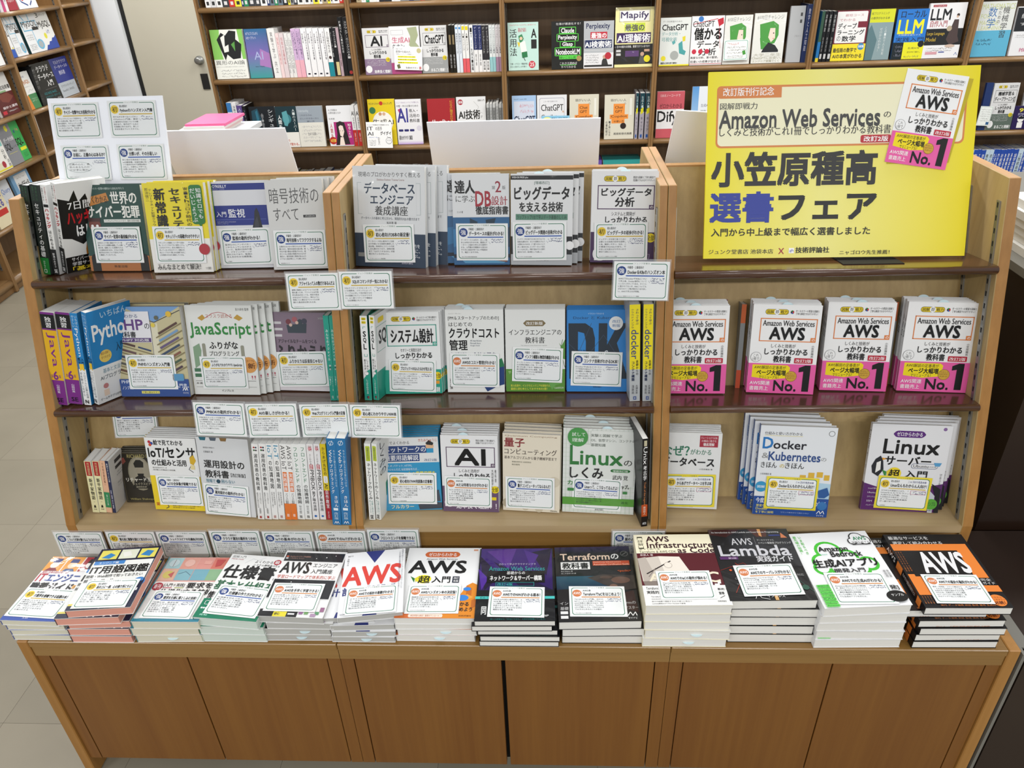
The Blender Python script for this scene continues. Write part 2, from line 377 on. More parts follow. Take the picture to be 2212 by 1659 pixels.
def card_at(a,b,Z,label,spec,mat=None,asp=.705,name='review_card',cat='card',group=None,sleeve=False,back='fafafa',h=None):
    X=nz(b-a); w=round(float(np.linalg.norm(b-a)),3); Z=nz(Z-X*np.dot(Z,X)); Y=np.cross(Z,X); h=h or round(w*asp,3)
    r=root(name,None,label,cat,group,basis(a,X,Y,Z))
    o=bpy.data.objects.new('card',mesh('card',*[(m.V,m.F) for m in [MB().box((0,0,0),(w,.0006,h))]][0],M_MATTE,cols=[hx(back)]*6)); COL.objects.link(o); o.parent=r
    if spec:
        o=bpy.data.objects.new('card_print',art_mesh(0,w,h,spec,mat or M_MATTE,'card_print')); COL.objects.link(o); o.parent=r
    if sleeve:
        o=bpy.data.objects.new('clear_sleeve',MB().box((-.003,.0008,-.002),(w+.003,.0016,h+.005)).mesh('clear_sleeve',M_CLEAR)); COL.objects.link(o); o.parent=r
    return r
def card_on(key,bl,br,label,spec,off=.0025,**k):
    f=EACH[key]; o,n=on_plane(f,off); return card_at(pp(*bl,o,n),pp(*br,o,n),f['Z'],label,spec,**k)
def card(kind,head,body,foot='',frame='3f7f63',band=None,hand=2,bub=0,nl=6):
    c,tc,ln,sub,ch={'初':('f0cf45','111*','d9b94e','初心者向け','初'),'強':('2c4689','fff*','2b56b0','中級者・上級者向け','強'),'A':('d9814f','fff*','dc9048','AWS本','AWS')}[kind]
    s='R 0 0 100 100 %s;'%(band or 'f6f8f8')+'Q 4 5 96 95 5 %s;Q 5.2 6.7 94.8 93.3 4.5 f4f7f8;R 34 3 66 8 %s;T 36 3 64 7 3f6f5a ジュンク堂書店;'%(frame,band or 'f6f8f8')
    s+='C 14 24 8.3 %s;T %s %s %s;'%(c,'9 17 19 31' if ch!='AWS' else '7.5 19.5 20.5 28.5',tc,ch)
    sl=24+len(sub)*(3.3 if kind=='初' else 3.3); s+='T 24.5 11.5 %.1f 18.5 222* %s;'%(min(60,sl+ (2 if kind=='A' else 0)),sub)
    s+='T 25 21.5 %.1f 32.5 151515** %s;R 22 35.5 91 38.2 %s;'%(min(92,25+len(head)*5.4),head,ln)
    if bub: s+='E 34 62 27 15 9aa;E 34 62 26.4 14.2 f4f7f8;P f4f7f8 56 58 66 64 56 68;B 13 50 56 74 444 3 %s;'%body
    else: s+='B 9 41 60 %d 4a4c50 %d %s;'%(41+nl*6.8,nl,body)
    if hand: s+='H 66 41 91 %d 3a4678 %d;L .4 889 63 49 66 55;'%(43+hand*5,hand)
    if foot: s+='T 10 88.5 %.1f 91.5 666 %s;'%(min(64,10+len(foot)*2.1),foot)
    s+='T 80 57 93 59.5 888 選者より;' if 0 else ''
    return s
# ---------------------------------------------------------------- room
W=.72; TD=.0183; TE=.0251; ZB,Z2,Z1,ZT=.1056,.3888,.6785,.848
def yf(z): return .263+.3003*(z-ZB)      # front edge of the raised shelves
def yb(z): return .373+.375*(z-ZB)       # face of the sloping back board
def floor():
    T=.405; X0,Y0=-1.04,.143
    fl=ob('floor',MB().box((-6,-3,FLOOR-.05),(7,7,FLOOR-.0015)).mesh('floor',plain('joint_dirt','7a7466',.8)),kind='structure')
    m,nt,b=newmat('floor_tile'); g=nt.nodes.new('ShaderNodeNewGeometry')
    t=nt.nodes.new('ShaderNodeTexNoise'); t.inputs['Scale'].default_value=3; t.inputs['Detail'].default_value=6; nt.links.new(g.outputs['Position'],t.inputs[0])
    oi=nt.nodes.new('ShaderNodeObjectInfo'); ad=nt.nodes.new('ShaderNodeMath'); ad.operation='MULTIPLY_ADD'; ad.inputs[1].default_value=.25; nt.links.new(oi.outputs['Random'],ad.inputs[0]); nt.links.new(t.outputs[0],ad.inputs[2])
    r=nt.nodes.new('ShaderNodeValToRGB'); r.color_ramp.elements[0].position=.3; r.color_ramp.elements[1].position=.9
    r.color_ramp.elements[0].color=(*lin(hx('7d7768')),1); r.color_ramp.elements[1].color=(*lin(hx('8c8575')),1)
    nt.links.new(ad.outputs[0],r.inputs[0]); nt.links.new(r.outputs[0],b.inputs['Base Color']); b.inputs['Roughness'].default_value=.42; b.inputs['Specular IOR Level'].default_value=.3
    me=MB().box((.0004,.0004,-.0014),(T-.0004,T-.0004,0)).mesh('tile',m)
    n=0
    for i in range(-6,11):
        for j in range(-4,12):
            x,y=X0+i*T,Y0+j*T
            if x<-3.3: continue
            o=bpy.data.objects.new('tile',me); COL.objects.link(o); o.location=(x,y,FLOOR); o.parent=fl; n+=1
floor()
YW=3.561
ob('wall_back',MB().box((-1.6,3.86,FLOOR),(7,3.96,2.2)).mesh('wall_back',M_WALL),kind='structure')
ob('wall_left',MB().box((-6.1,-3,FLOOR),(-6,5.5,2.2)).mesh('wall_left',M_WALL),kind='structure')
ob('trim_1',MB().box((-3.20,5.38,FLOOR),(-2.945,5.5,2.2)).mesh('trim_1',M_WALL),kind='structure',label='white wall pilaster between bookcase and door')
ob('wall_far',MB().box((-6,5.5,FLOOR),(-1.6,5.6,2.2)).mesh('wall_far',M_WALL),kind='structure')
dr=ob('door_1',MB().box((-2.915,5.43,FLOOR),(-2.10,5.47,1.75)).mesh('door_1',M_DOORP),kind='structure')
ob('door_gap_shade',MB().box((-2.944,5.42,FLOOR),(-2.916,5.5,1.8)).mesh('door_gap_shade',M_BLK),dr)  # black strip painted as the shade in the gap beside the door
def knob():
    P=[];n=16
    M=MB()
    for y,r in ((5.43,.034),(5.41,.034),(5.408,.024),(5.375,.028),(5.372,.016)):
        P.append([(-2.385+r*math.cos(2*math.pi*k/n),y,.575+r*math.sin(2*math.pi*k/n)) for k in range(n)])
    V=sum(P,[]); F=[(i*n+k,i*n+(k+1)%n,(i+1)*n+(k+1)%n,(i+1)*n+k) for i in range(4) for k in range(n)]+[tuple(range(4*n,5*n))]
    M.add(V,F); return M.mesh('door_handle',M_METAL,smooth=True)
ob('door_handle',knob(),dr); ob('lock_plate',MB().box((-2.41,5.422,.35),(-2.35,5.43,.47)).mesh('lock_plate',M_SLOT),dr)
# ---------------------------------------------------------------- the display island: three units
def nosed(name,x0,x1,y0f,y1,z,t,mat,parent,sl=0.):
    """shelf board, upper face at z, half-round front edge at y0f"""
    r=t/2; n=8; P=[(y0f+r-r*math.cos(math.pi*k/n-math.pi/2+math.pi/2) if 0 else y0f+r-r*math.sin(math.pi*k/n), z-r+r*math.cos(math.pi*k/n)) for k in range(n+1)]
    P+= [(y1-.0,z-t),(y1,z)]
    P=[(y,zz-sl*(y-y0f)) for y,zz in P]
    M=MB().prism(P,x0,x1); me=M.mesh(name,mat)
    for p in me.polygons:
        if abs(p.normal.x)<.5 and p.center.y<y0f+r: p.use_smooth=True
    return ob(name,me,parent)
def dpanel(x0,x1,parent):
    prof=[(yf(ZB),0),(yf(ZB),ZB),(yf(ZT),ZT),(1.32-yf(ZT),ZT),(1.32-yf(ZB),ZB),(1.32-yf(ZB),0)]
    M=MB().prism(prof,x0,x1,0,1); me=M.mesh('side_panel',[M_OR,M_BEI,M_EDGE]); me.polygons[2].material_index=2
    return bevel(ob('side_panel',me,parent),.0012)
def rail(x,sgn,z0,z1,front,parent):
    """slotted steel standard on a side panel; x is the panel face, sgn the way it faces"""
    e=.0035; w=.0055
    def yy(z): return (yf(z)+.024) if front else (yb(z)-.019)
    V=[]
    for z in (z0,z1):
        for dx,dy in ((0,-w),(sgn*e,-w),(sgn*e,w),(0,w)): V.append((x+dx,yy(z)+dy,z))
    F=[(0,1,5,4),(1,2,6,5),(2,3,7,6),(4,5,6,7),(3,2,1,0),(3,0,4,7)]
    r=ob('shelf_rail',mesh('shelf_rail',V,F,M_METAL),parent)
    M=MB(); z=z0+.012
    while z<z1-.012:
        y=yy(z); X=x+sgn*(e+.0002)
        for q,(za,zc) in enumerate(((z,z+.010),)):
            V=[(X,yy(za)-.0016,za),(X,yy(za)+.0016,za),(X,yy(zc)+.0022,zc),(X,yy(zc)-.0022,zc)]; V+=[(v[0]+sgn*.0003,v[1],v[2]) for v in V]
            M.add(V,[(4,5,6,7),(0,1,5,4),(1,2,6,5),(2,3,7,6),(3,0,4,7)])
        z+=.0255
    s=ob('slots',M.mesh('slots',M_SLOT),r); s['kind']='stuff'
UL=['left','middle','right']
for i in range(3):
    X0=(i-1)*W; X1=X0+W; a=TE if i==0 else TD; c=TE if i==2 else TD; g=.0006
    u=root('display_shelf_unit',(X0+W/2,.66,FLOOR),'%s honey wood display unit, with %s'%(('leftmost','middle','rightmost')[i],('vivid purple and yellow spines','a blue cover with giant black letters','the yellow poster')[i]),'shelf unit','display units side by side')
    u_inv=Matrix.Translation((-(X0+W/2),-.66,-FLOOR))
    def P(n,me,**k):
        o=ob(n,me,u); o.matrix_parent_inverse=u_inv; return o
    class PP: pass
    # children are modelled in world coordinates: give the parent inverse once
    old=len(COL.objects)
    before=set(COL.objects)
    dpanel(X0+g,X0+a,u); dpanel(X1-c,X1-g,u)
    xa,xb=X0+a,X1-c
    bt=.016
    for sgn in (0,1):
        A=[(yb(ZB),ZB),(yb(ZT),ZT-.002),(yb(ZT)+bt,ZT-.002),(yb(ZB)+bt,ZB)]
        if sgn: A=[(1.32-y,z) for y,z in A][::-1]
        ob('back_panel',MB().prism(A,xa,xb).mesh('back_panel',M_BEI),u)
    bevel(ob('top_rail',MB().box((xa,yb(ZT)-.001,ZT-.012),(xb,1.32-yb(ZT)+.001,ZT)).mesh('top_rail',M_EDGE),u),.001)
    ob('bottom_board',MB().box((xa,yf(ZB)+.001,ZB-.02),(xb,1.32-yf(ZB),ZB)).mesh('bottom_board',M_BEIX),u)
    ob('riser_board',MB().box((xa,yf(ZB)+.008,0),(xb,yf(ZB)+.026,ZB-.02)).mesh('riser_board',M_ORX),u)
    nosed('shelf',xa+.0005,xb-.0005,yf(Z1)-.012,yb(Z1-.045)-.0005,Z1,.019,M_SHELF,u,TILT)
    nosed('shelf',xa+.0005,xb-.0005,yf(Z2)-.012,yb(Z2-.045)-.0005,Z2,.018,M_SHELF,u,TILT)
    for (x,s) in ((xa,1),(xb,-1)):
        for fr in (0,1): rail(x,s,ZB+.004,ZT-.05,fr,u)
    # base cabinet
    bevel(ob('counter_top',MB().box((X0+g+(TE if i==0 else 0),0.0,-.018),(X1-g-(TE if i==2 else 0),1.32,0)).mesh('counter_top',M_ORX),u),.0015)
    ob('frieze',MB().box((X0+g+(TE if i==0 else 0),.004,-.0497),(X1-g-(TE if i==2 else 0),.024,-.0185)).mesh('frieze',M_ORX),u)
    if i==0: bevel(ob('end_panel',MB().box((X0,.0,FLOOR+.001),(X0+TE-.0006,1.32,.0)).mesh('end_panel',M_OR),u),.002)
    if i==2: bevel(ob('end_panel',MB().box((X1-TE+.0006,.0,FLOOR+.001),(X1,1.32,.0)).mesh('end_panel',M_OR),u),.002)
    ea=X0+g+(TE if i==0 else 0); eb=X1-g-(TE if i==2 else 0); sw=.0285
    for x in (ea,eb-sw): ob('stile',MB().box((x,.006,-.4327),(x+sw,.026,-.0502)).mesh('stile',M_DOOR),u)
    m=(ea+eb)/2 ; gp=(.0014,.0045,.0014)[i]
    for q,(x0,x1) in enumerate(((ea+sw+.0022,m-gp),(m+gp,eb-sw-.0022))):
        bevel(ob('door',MB().box((x0,.006,-.4327),(x1,.024,-.0515)).mesh('door',M_DOOR),u),.0008)
    ob('cabinet_body',MB().box((ea,.026,-.4327),(eb,1.30,-.0502)).mesh('cabinet_body',M_SLOT),u)
    ob('plinth',MB().box((ea+(0 if i else 0),.10,FLOOR+.001),(ea+.12,.118,-.4335)).mesh('plinth',M_DOOR),u)
    ob('plinth',MB().box((eb-.12,.10,FLOOR+.001),(eb,.118,-.4335)).mesh('plinth',M_DOOR),u)
    for o in set(COL.objects)-before:
        if o.parent is u: o.matrix_parent_inverse=u_inv
# ---------------------------------------------------------------- wall bookcases
def bookcase(origin,ang,xs,rows,z0,z1,dep,names,th=.028,hidden=None):
    """run of bookcase bays; local x along the run, local y into the case"""
    c,s=math.cos(ang),math.sin(ang); out=[]
    for k,(xa,xb) in enumerate(zip(xs,xs[1:])):
        mw=Matrix(((c,-s,0,origin[0]+c*xa),(s,c,0,origin[1]+s*xa),(0,0,1,FLOOR),(0,0,0,1)))
        u=root('bookcase',None,names[k],'bookcase','oak bookcase bays',mw); w=xb-xa
        def o_(n,me): o=ob(n,me,u); return o
        H=z1-FLOOR
        for x in (0,w-th/2): bevel(o_('side_panel',MB().box((x,0,.002),(x+th/2-.0003,dep,H)).mesh('side_panel',M_WB)),.003)
        o_('back_panel',MB().box((th/2,dep-.012,.002),(w-th/2,dep,H-.001)).mesh('back_panel',M_WBK))
        o_('top_board',MB().box((th/2,.004,H-.025),(w-th/2,dep-.013,H-.002)).mesh('top_board',M_WB))
        rr=rows[k] if isinstance(rows[0],(list,tuple)) else rows
        for z in rr: nosed('shelf',th/2+.001,w-th/2-.001,.002,dep-.013,z-FLOOR,.028,M_WBX,u)
        nosed('shelf',th/2+.001,w-th/2-.001,.002,dep-.013,z0-FLOOR,.05,M_WBX,u); o_('plinth',MB().box((th/2,.02,.002),(w-th/2,.04,z0-FLOOR-.05)).mesh('plinth',M_WB))
        for x,sg in ((th/2,1),(w-th/2,-1)):
            for y in (.035,dep-.05):
                r=o_('shelf_rail',MB().box((x if sg>0 else x-.003,y,.15),(x+.003 if sg>0 else x,y+.012,H-.05)).mesh('shelf_rail',M_METAL))
                M=MB(); z=.16
                while z<H-.07: M.box((x+sg*.0031-.0002,y+.004,z),(x+sg*.0031+.0002,y+.0085,z+.009)); z+=.026
                q=ob('slots',M.mesh('slots',M_SLOT),r); q['kind']='stuff'
        out.append(u)
    return out
R3,R2,R1,R0=-.14,.2597,.6655,1.05
WX=[-1.531+.8754*k for k in range(7)]
bookcase((0,YW,0),0,WX,[R3,R2,R1,R0],-.42,1.62,.27,['oak wall bookcase with pale green and lilac spines, beside the beige door','oak wall bookcase with a red cover on its lower shelf','oak wall bookcase with black and green cover, mint cover','oak wall bookcase whose covers show drawn green haired girls','oak wall bookcase with bright blue and yellow cover','oak wall bookcase at the right edge with half blue cover'])
LSO=np.array([-2.9,3.04,0.]); LSD=np.array([-.0955,1,0]); LSD/=np.linalg.norm(LSD); LSN=np.array([LSD[1],-LSD[0],0.])
def lsp(u,v): d=ray(u,v); return CAM+d*(np.dot(LSO-CAM,LSN)/np.dot(d,LSN))
def lss(s,z,off=0.): p=LSO+LSD*s-LSN*off; return np.array([p[0],p[1],z])
ang=math.atan2(LSD[1],LSD[0])
bookcase(LSO,ang,[-1.55,-.72,.125,.972,1.82,2.31],[[-.13,.165,.457,.743,1.03]]*3+[[-.13,.165,.44,.768,1.037],[-.13,.165,.459,.775,1.037]],-.415,1.62,.30,['oak side bookcase nearest the camera on the left','oak side bookcase with its lower shelf of white spines','oak side bookcase with grey and bright green covers','oak side bookcase with black covered and dark blue books','narrow oak side bookcase with one blue book, by the white pilaster'])
# boards standing behind the island
def board(P,t,label,name='blank_board',cat='board',mat=None,group=None):
    """thin board through BL BR TL"""
    a,b,c=map(np.asarray,P); X=nz(b-a); Z=nz((c-a)-X*np.dot(c-a,X)); Y=np.cross(Z,X); w=np.linalg.norm(b-a); h=np.dot(c-a,Z)
    o=ob(name,MB().box((0,0,0),(w,t,h)).mesh(name,mat or M_WHITE)); o.matrix_world=basis(a,X,Y,Z); tag(o,label,cat,group); return o
board(((-.46,.80,.679),(-.151,.80,.679),(-.46,.707,.940)),.004,'blank white board behind the leftmost display unit','blank_board','board',None,'blank white boards behind the island')
board(((.186,.80,.679),(.590,.80,.679),(.186,.707,.944)),.004,'blank white board behind the middle display unit','blank_board','board',None,'blank white boards behind the island')
board(((.742,.79,.715),(1.04,.786,.690),(.756,.708,.957)),.004,'blank white board half hidden behind the yellow poster','blank_board','board',None,'blank white boards behind the island')
# neighbouring dark fixture on the right
f=root('dark_display_table',(1.9,.9,FLOOR),'dark brown table with grey edging right of the display units','table'); inv=Matrix.Translation((-1.9,-.9,-FLOOR))
for n,me in (('table_body',MB().box((1.56,.42,FLOOR+.001),(2.6,1.35,.60)).mesh('table_body',M_DKB)),('table_top',MB().box((1.55,.41,.6005),(2.61,1.36,.62)).mesh('table_top',M_GREY)),):
    o=ob(n,me,f); o.matrix_parent_inverse=inv
f=root('low_dark_cabinet',(1.9,.2,FLOOR),'low dark brown cabinet with grey top edge beside the right counter end','cabinet'); inv=Matrix.Translation((-1.9,-.2,-FLOOR))
for n,me in (('cabinet_body',MB().box((1.475,.02,FLOOR+.001),(1.95,.40,-.045)).mesh('cabinet_body',M_DKB)),('grey_edge',MB().box((1.446,.0,FLOOR+.001),(1.4525,.40,-.012)).box((1.4525,.02,-.016),(1.474,.40,-.012)).mesh('grey_edge',M_GREY)),('top_board',MB().box((1.475,.02,-.0445),(1.95,.40,-.03)).mesh('top_board',M_DKB))):
    o=ob(n,me,f); o.matrix_parent_inverse=inv
for k in range(6):
    o=ob('magazine',MB().box((0,0,0),(.23,.3,.018)).mesh('magazine',PG['w'])); o.location=(1.585+.004*((k*3)%4),.47+.004*((k*2)%3),.6205+.0186*k)
    tag(o,'white edged magazine, %s from the bottom of the stack on the dark table'%(ORD[k] if k else 'first'),'magazine','magazines stacked on the dark table')
f=root('side_table',(-1.3,2.9,FLOOR),'small white side table beyond the island, under pink magazines','table'); inv=Matrix.Translation((1.3,-2.9,-FLOOR))
for n,me in (('table_top',MB().box((-1.48,2.72,.49),(-1.1,3.1,.515)).mesh('table_top',M_WALL)),*[('leg',MB().box((x,y,FLOOR+.001),(x+.03,y+.03,.4895)).mesh('leg',M_METAL)) for x in (-1.47,-1.14) for y in (2.73,3.06)]):
    o=ob(n,me,f); o.matrix_parent_inverse=inv
for k,(c,t) in enumerate((('e7e2dc',.012),('d9b8b4',.012),('e8e4e0',.014),('e86a9c',.012))):
    r=root('magazine',None,'%s magazine of the low stack beside the wall bookcase'%(('bottom white','dull pink','second from top, white','topmost bright pink')[k]),'magazine','pink magazines on the side table',Matrix.Translation((-1.40+.008*k,2.76+.01*(k%2),.5155+.0135*k)))
    ob('cover',MB().box((0,0,0),(.21,.28,t)).mesh('cover',plain('mag'+str(k),c,.4)),r)
# ---------------------------------------------------------------- cover artwork
def zk(frame,title,sub,band='',t2='',small='オールカラーの豊富な図解と|丁寧な解説でわかりやすい！',no='の',mid='しっかりわかる',icon='C 57 8 2.6 333;P e33 57 8 59.5 6.5 59 9.5;P 3a4 57 8 55 6.5 57 5.6;P 36c 57 8 55 9.4 58 10'):
    a,b=small.split('|')
    s='Q 18 5 52 11 4 222;Q 18.6 5.4 51.4 10.6 3.5 f6d92e;C 35 8 4.2 fff;T 20.5 6 30.5 10 111* 図解;T 32.8 6.2 37.4 9.8 111* 即;T 40 6 50 10 111* 戦力;%s;T 62 5.2 96 7.8 222 %s;T 62 8.3 94 10.9 222 %s;'%(icon,a,b)
    if t2: s+='O 12 15 95 41 1.3 %s;T 16 17.2 91 23.6 111* %s;T 27 25.2 78 38.6 111++ %s;'%(frame,t2,title)
    else: s+='O 9 15 95 41 1.3 %s;T 16 20 89 37 111*+ %s;'%(frame,title)
    s+='R 87.5 36 95 41 %s;T 89 37 93.8 40 fff* %s;'%(frame,no)
    s+='T 31 43.6 67 48 222 %s;T 22 49 85 55.8 111** %s;T 36 57 62 64.5 111** 教科書;'%(sub,mid)
    return s+band
SPEC['aws']='R 0 0 100 100 fafafa;'+zk('e8843c','AWS','しくみと技術が','''Q 67 59 94 65 1 c01f38;T 69 60.2 92 64 fff* 改訂2版;E 10 59 8 5.6 555;E 10 59 7.6 5.3 fafafa;T 6 55.5 14 58.6 333 これ;T 5 59.4 15 63 333 1冊で
R 0 66 100 100 ee62aa;P f7e018 6 67.6 58 67.6 62 70 60 82 34 84.4 6 82;T 9 68.5 56 72.5 111* AWS解説の定番書が;T 13 73.2 56 79.4 111*+ ページ大幅増;T 17 80 46 83.4 111* でリニューアル！
V 90 44 94 58 333 小笠原種高;P 111 75 70 84 67 92 67 92 97 82 97 82 74 75 75;T 40 85.5 73 97 111++ No.
C 64.5 80 8.4 8a6a1c;C 64.5 80 7.8 d6a83a;T 59 76.2 70 78 321 やさしく;T 58 78.6 71 80.4 321 わかりやすく;T 59 81 70 82.8 321 多くのサービス;T 4 86 34 90.8 fff* AWS関連;T 4 92.2 32 97 fff* 書籍売上''',t2='Amazon Web Services')
# ================================================================ top shelf, left unit
DP=.165
blk='R 0 0 100 100 1c2420;R 0 0 100 18 24302a;V 20 1.5 42 17 3f6a48 最新トレンド;V 56 1.5 78 17 3f6a48 基本から;V 24 19 78 80 f4f4f2* セキュリティの基礎;R 0 81 100 100 1f7a34;V 34 84 60 93 dfe8dc みやもと;O 34 94 66 98 5 e8e8e8'
spine((74,596),(90.5,596),404,Z1,'black spine with green foot, outermost at the left end of the top shelf',blk,'1c2420',dx=-31)
spine((93.5,596),(111.5,596),404,Z1,'black spine with white title and green foot, second from the left end',blk,'1c2420',cf='3c4440',dx=-29)
hk='R 0 0 100 100 f3f3f0;V 8 3 40 17 333 基礎から学ぶ;V 58 2 84 19 b22a34 手を動かして学ぶ;R 10 21 90 24 111;V 14 25 86 47 c3202e*+ ハッキング;V 22 49 78 71 222* はじめる本;R 0 71 100 100 17181a;V 30 75 70 92 eee 野溝のみぞう;T 24 94 76 98 eee* SE'
spine((118.5,595),(130.5,595),402,Z1,'thin white spine with red lettering and black foot, beside the black spines',hk,'f0f0ee',dx=-32)
spine((132,595),(148,595),402,Z1,'white and black hacking book with dog drawing, turned to show its cover',hk,'f0f0ee',yaw=-27,depth=.148,front='''R 0 0 100 100 eeeeec;P 141414 0 16 22 20 34 9 40 22 56 14 62 26 84 20 100 30 100 66 60 62 40 70 18 62 0 60
T 18 21 86 30 fff* 7日間で;T 14 31 98 46 c41c28++ ハッキング;T 30 48 98 60 fff*+ はじめる;P b8762e 44 76 50 62 56 68 64 62 68 76 72 82 44 82;P fff 54 72 60 72 62 80 52 80;R 0 82 100 100 141414;T 12 83 86 87.5 fff* サイバーセキュリテ;T 12 88.5 84 93 fff* 学習サイトを攻;T 12 94 96 99 f2d534*+ 「基本」を''',dx=-29)
SPEC['cyb']='''R 0 0 100 100 1d4840;R 5 2.5 18 5.5 b84a52;T 20 3 74 5.6 d8e4de サイバー犯罪の標的から自社を守ろう;P c9853c 8 15 44 9 47 18 10 25;T 12 12.5 44 21 221* よくわかる;T 50 8 92 22 f4f4ee** 世界の
T 8 24 94 37.5 f4f4ee*+ サイバー犯罪;R 34 39.5 94 43 e8ece6;T 36 40 92 42.6 333 ランサムウェアからスパイまで、最新の犯罪を解説;C 18 46 10 7a4038;R 8 38 28 42 4a2828;C 14 47 2.2 fff;C 22 47 2.2 fff;R 0 82 100 100 b5713a;R 4 84 18 100 151515;C 11 85 7 151515;R 84 84 98 100 151515;C 91 85 7 151515;T 26 86 76 90 6b1c1c* ゼロから読み解く時事;T 40 93 62 96 321 新星出版'''
face((199,588),(328,587),402,Z1,7,.014,'dark green paperback with orange band and masked burglars',SPEC['cyb'],cf='1d4840',mat=M_WRAP,key='cyb',n=1,group='face-out books on the top shelf')
SPEC['sec']='''R 0 0 100 100 f2df2c;R 0 62 100 100 f6f4ee;V 3 5 9 20 222 那須慎二;V 9 6 15 60 444 テレワークネット犯罪クラウドに対応;V 17 5 36 48 161616*+ 新常識;V 42 5 62 58 161616*+ セキュリティ;V 66 5 75 48 222* Withコロナ時代の
Q 76 3 97 46 5 2c7a3c;P 2c7a3c 84 44 90 50 92 44;V 77 6 86 44 fff* だいじょうぶ;V 87 6 96 40 fff* 知識ゼロでも;C 90 74 9 b8323c;T 8 90 80 97 222* みんなまとめて解決！;T 88 94 97 97 444 つた書房'''
face((335,592),(463,590),398,Z1,7,.016,'bright yellow paperback with heavy black vertical title',SPEC['sec'],cf='f2df2c',mat=M_WRAP,key='sec',n=2,dx=.004,group='face-out books on the top shelf',pg='w')
SPEC['mon']='''R 0 0 100 100 e2e3e8;R 1 2 99 9.5 1e2f86;T 4 3.3 30 6.6 fff* O'REILLY;T 4 7.2 26 8.9 dde オライリー・ジャパン;R 2 27 100 50 1e2f86;T 6 34 24 40 fff 入門;T 28 31 58 41 fff* 監視;R 4 43 96 43.4 6a78c0;T 6 45 40 46.6 ccd モダンなモニタリングのための;T 6 47.2 26 48.6 ccd デザインパターン
P 26282e 66 62 70 52 74 44 76 34 80 30 84 36 86 46 88 54 92 62;P 3c3e46 72 54 76 44 80 40 82 50 80 56'''
face((476,582),(592,580),395,Z1,7,.014,'pale grey paperback with two navy blue bands and a dark animal engraving',SPEC['mon'],cf='e2e3e8',mat=M_WRAP,key='mon',n=1,group='face-out books on the top shelf')
SPEC['cry']='''R 0 0 100 100 dcdcda;T 6 9 92 26 5a5a5a 暗号技術の;T 10 31 54 45 5a5a5a すべて;R 62 39 84 42 3a3a3a;T 66 39.6 82 41.3 ccc* IPUSIRON;H 5 56 95 60 aaa 1;R 5 82 95 96 e4e4e2;P c88 6 86 24 86 28 91 24 96 10 96 5 91;P e8e4e2 8 87 23 87 26 91 23 95 11 95 7 91;T 9 89 25 93 a33 アルゴリズム;T 30 89 90 93 333* 仕組みも技術も楽しく学ぶ'''
face((593,586),(713,583),391.5,Z1,7,.018,'light grey paperback with thin dotted lettering, next to the divider',SPEC['cry'],cf='dcdcda',mat=M_WRAP,key='cry',n=2,dx=.008,group='face-out books on the top shelf')
# top shelf, middle unit
SPEC['dbe']='''R 0 0 100 100 e3e5e7;T 8 5.5 94 10.5 333 現場のプロがわかりやすく教える;T 34 12 72 14.5 884a3c Database Engineer Training Course;O 6 16 94 47 .4 9aa;R 12 14 88 48 e3e5e7;T 16 16 86 26.5 2b3d54** データベース;T 24 28 84 37 2b3d54** エンジニア;T 30 38.5 76 48 222* 養成講座;T 10 49.5 92 52.6 234 データベースの基本と考え方から、実践的なSQLの書き方まで;T 46 54 60 56.5 444 坂井恵 著
R 0 66 100 100 24384f;T 74 76 92 80 e8ecee* 使い方を;T 74 81 92 85 e8ecee* ために、;T 74 86 92 90 e8ecee* 学ぶ。;R 4 86 18 90 8a8c8c;T 66 94 82 96.5 dde 技術評論社'''
face((770,577),(920,580),361,Z1,6,.018,'tall grey and navy paperback with glossy wrap, right of the left divider',SPEC['dbe'],cf='e3e5e7',cs='24384f',mat=M_WRAP,key='dbe',n=2,dx=.02,group='face-out books on the top shelf')
SPEC['dbd']='''R 0 0 100 100 e6e8ea;T 5 7 40 21 111*+ 達人;T 6 23 40 30.5 222 に学ぶ;T 70 13 76 17 666 第;T 76 8 86 20 9a2a3c* 2;T 88 13 94 17 666 版;T 41 19 68 35 a82838** DB;T 69 24 97 34 a82838* 設計;T 41 35 98 44 111** 徹底指南書;T 8 40 18 42.4 444 ミック 著
R 0 47 100 100 2c6494;P 1b3448 30 48 44 52 40 60 30 56;P 1b3448 58 50 76 48 70 62 60 58;P 3a7eb0 0 60 30 58 34 74 0 80;P 1d3f5c 60 64 100 58 100 80 64 82;R 0 88 100 92 1a2438;P 5aa0c8 10 92 60 90 96 94 90 98 20 98;P 8a5030 60 94 88 90 96 97'''
face((982,575),(1102,574),378,Z1,6,.016,'white and ocean blue paperback with dark red roman capitals',SPEC['dbd'],cf='e6e8ea',cs='2c6494',mat=M_WRAP,key='dbd',n=1,dx=-.02,group='face-out books on the top shelf')
SPEC['big']='''R 0 0 100 100 e9eaeb;R 0 2 100 6.5 17191b;T 2 3 28 5.5 eee* WEB+DB PRESS plus;T 38 8 62 12 2a5c4a [増補改訂];T 6 14 94 28 111*+ ビッグデータ;T 14 30.5 84 41 111** を支える技術;R 8 43.5 92 50 5a8a74;T 10 44.6 90 49 111 ラップトップ1台で学ぶデータ基盤のしくみ;T 44 56 54 59 333 西田圭介;R 0 68 100 88 1d1f22;R 0 88 100 100 b4b8bc;T 42 93 62 95.5 555 技術評論社;C 96 78 7 f4f4f4'''
face((1104,575),(1235,575),378,Z1,6,.018,'white paperback with black band across its foot and a dark green strip',SPEC['big'],cf='e9eaeb',cs='1d1f22',mat=M_WRAP,key='big',n=2,dx=.012,group='face-out books on the top shelf',slip=.45)
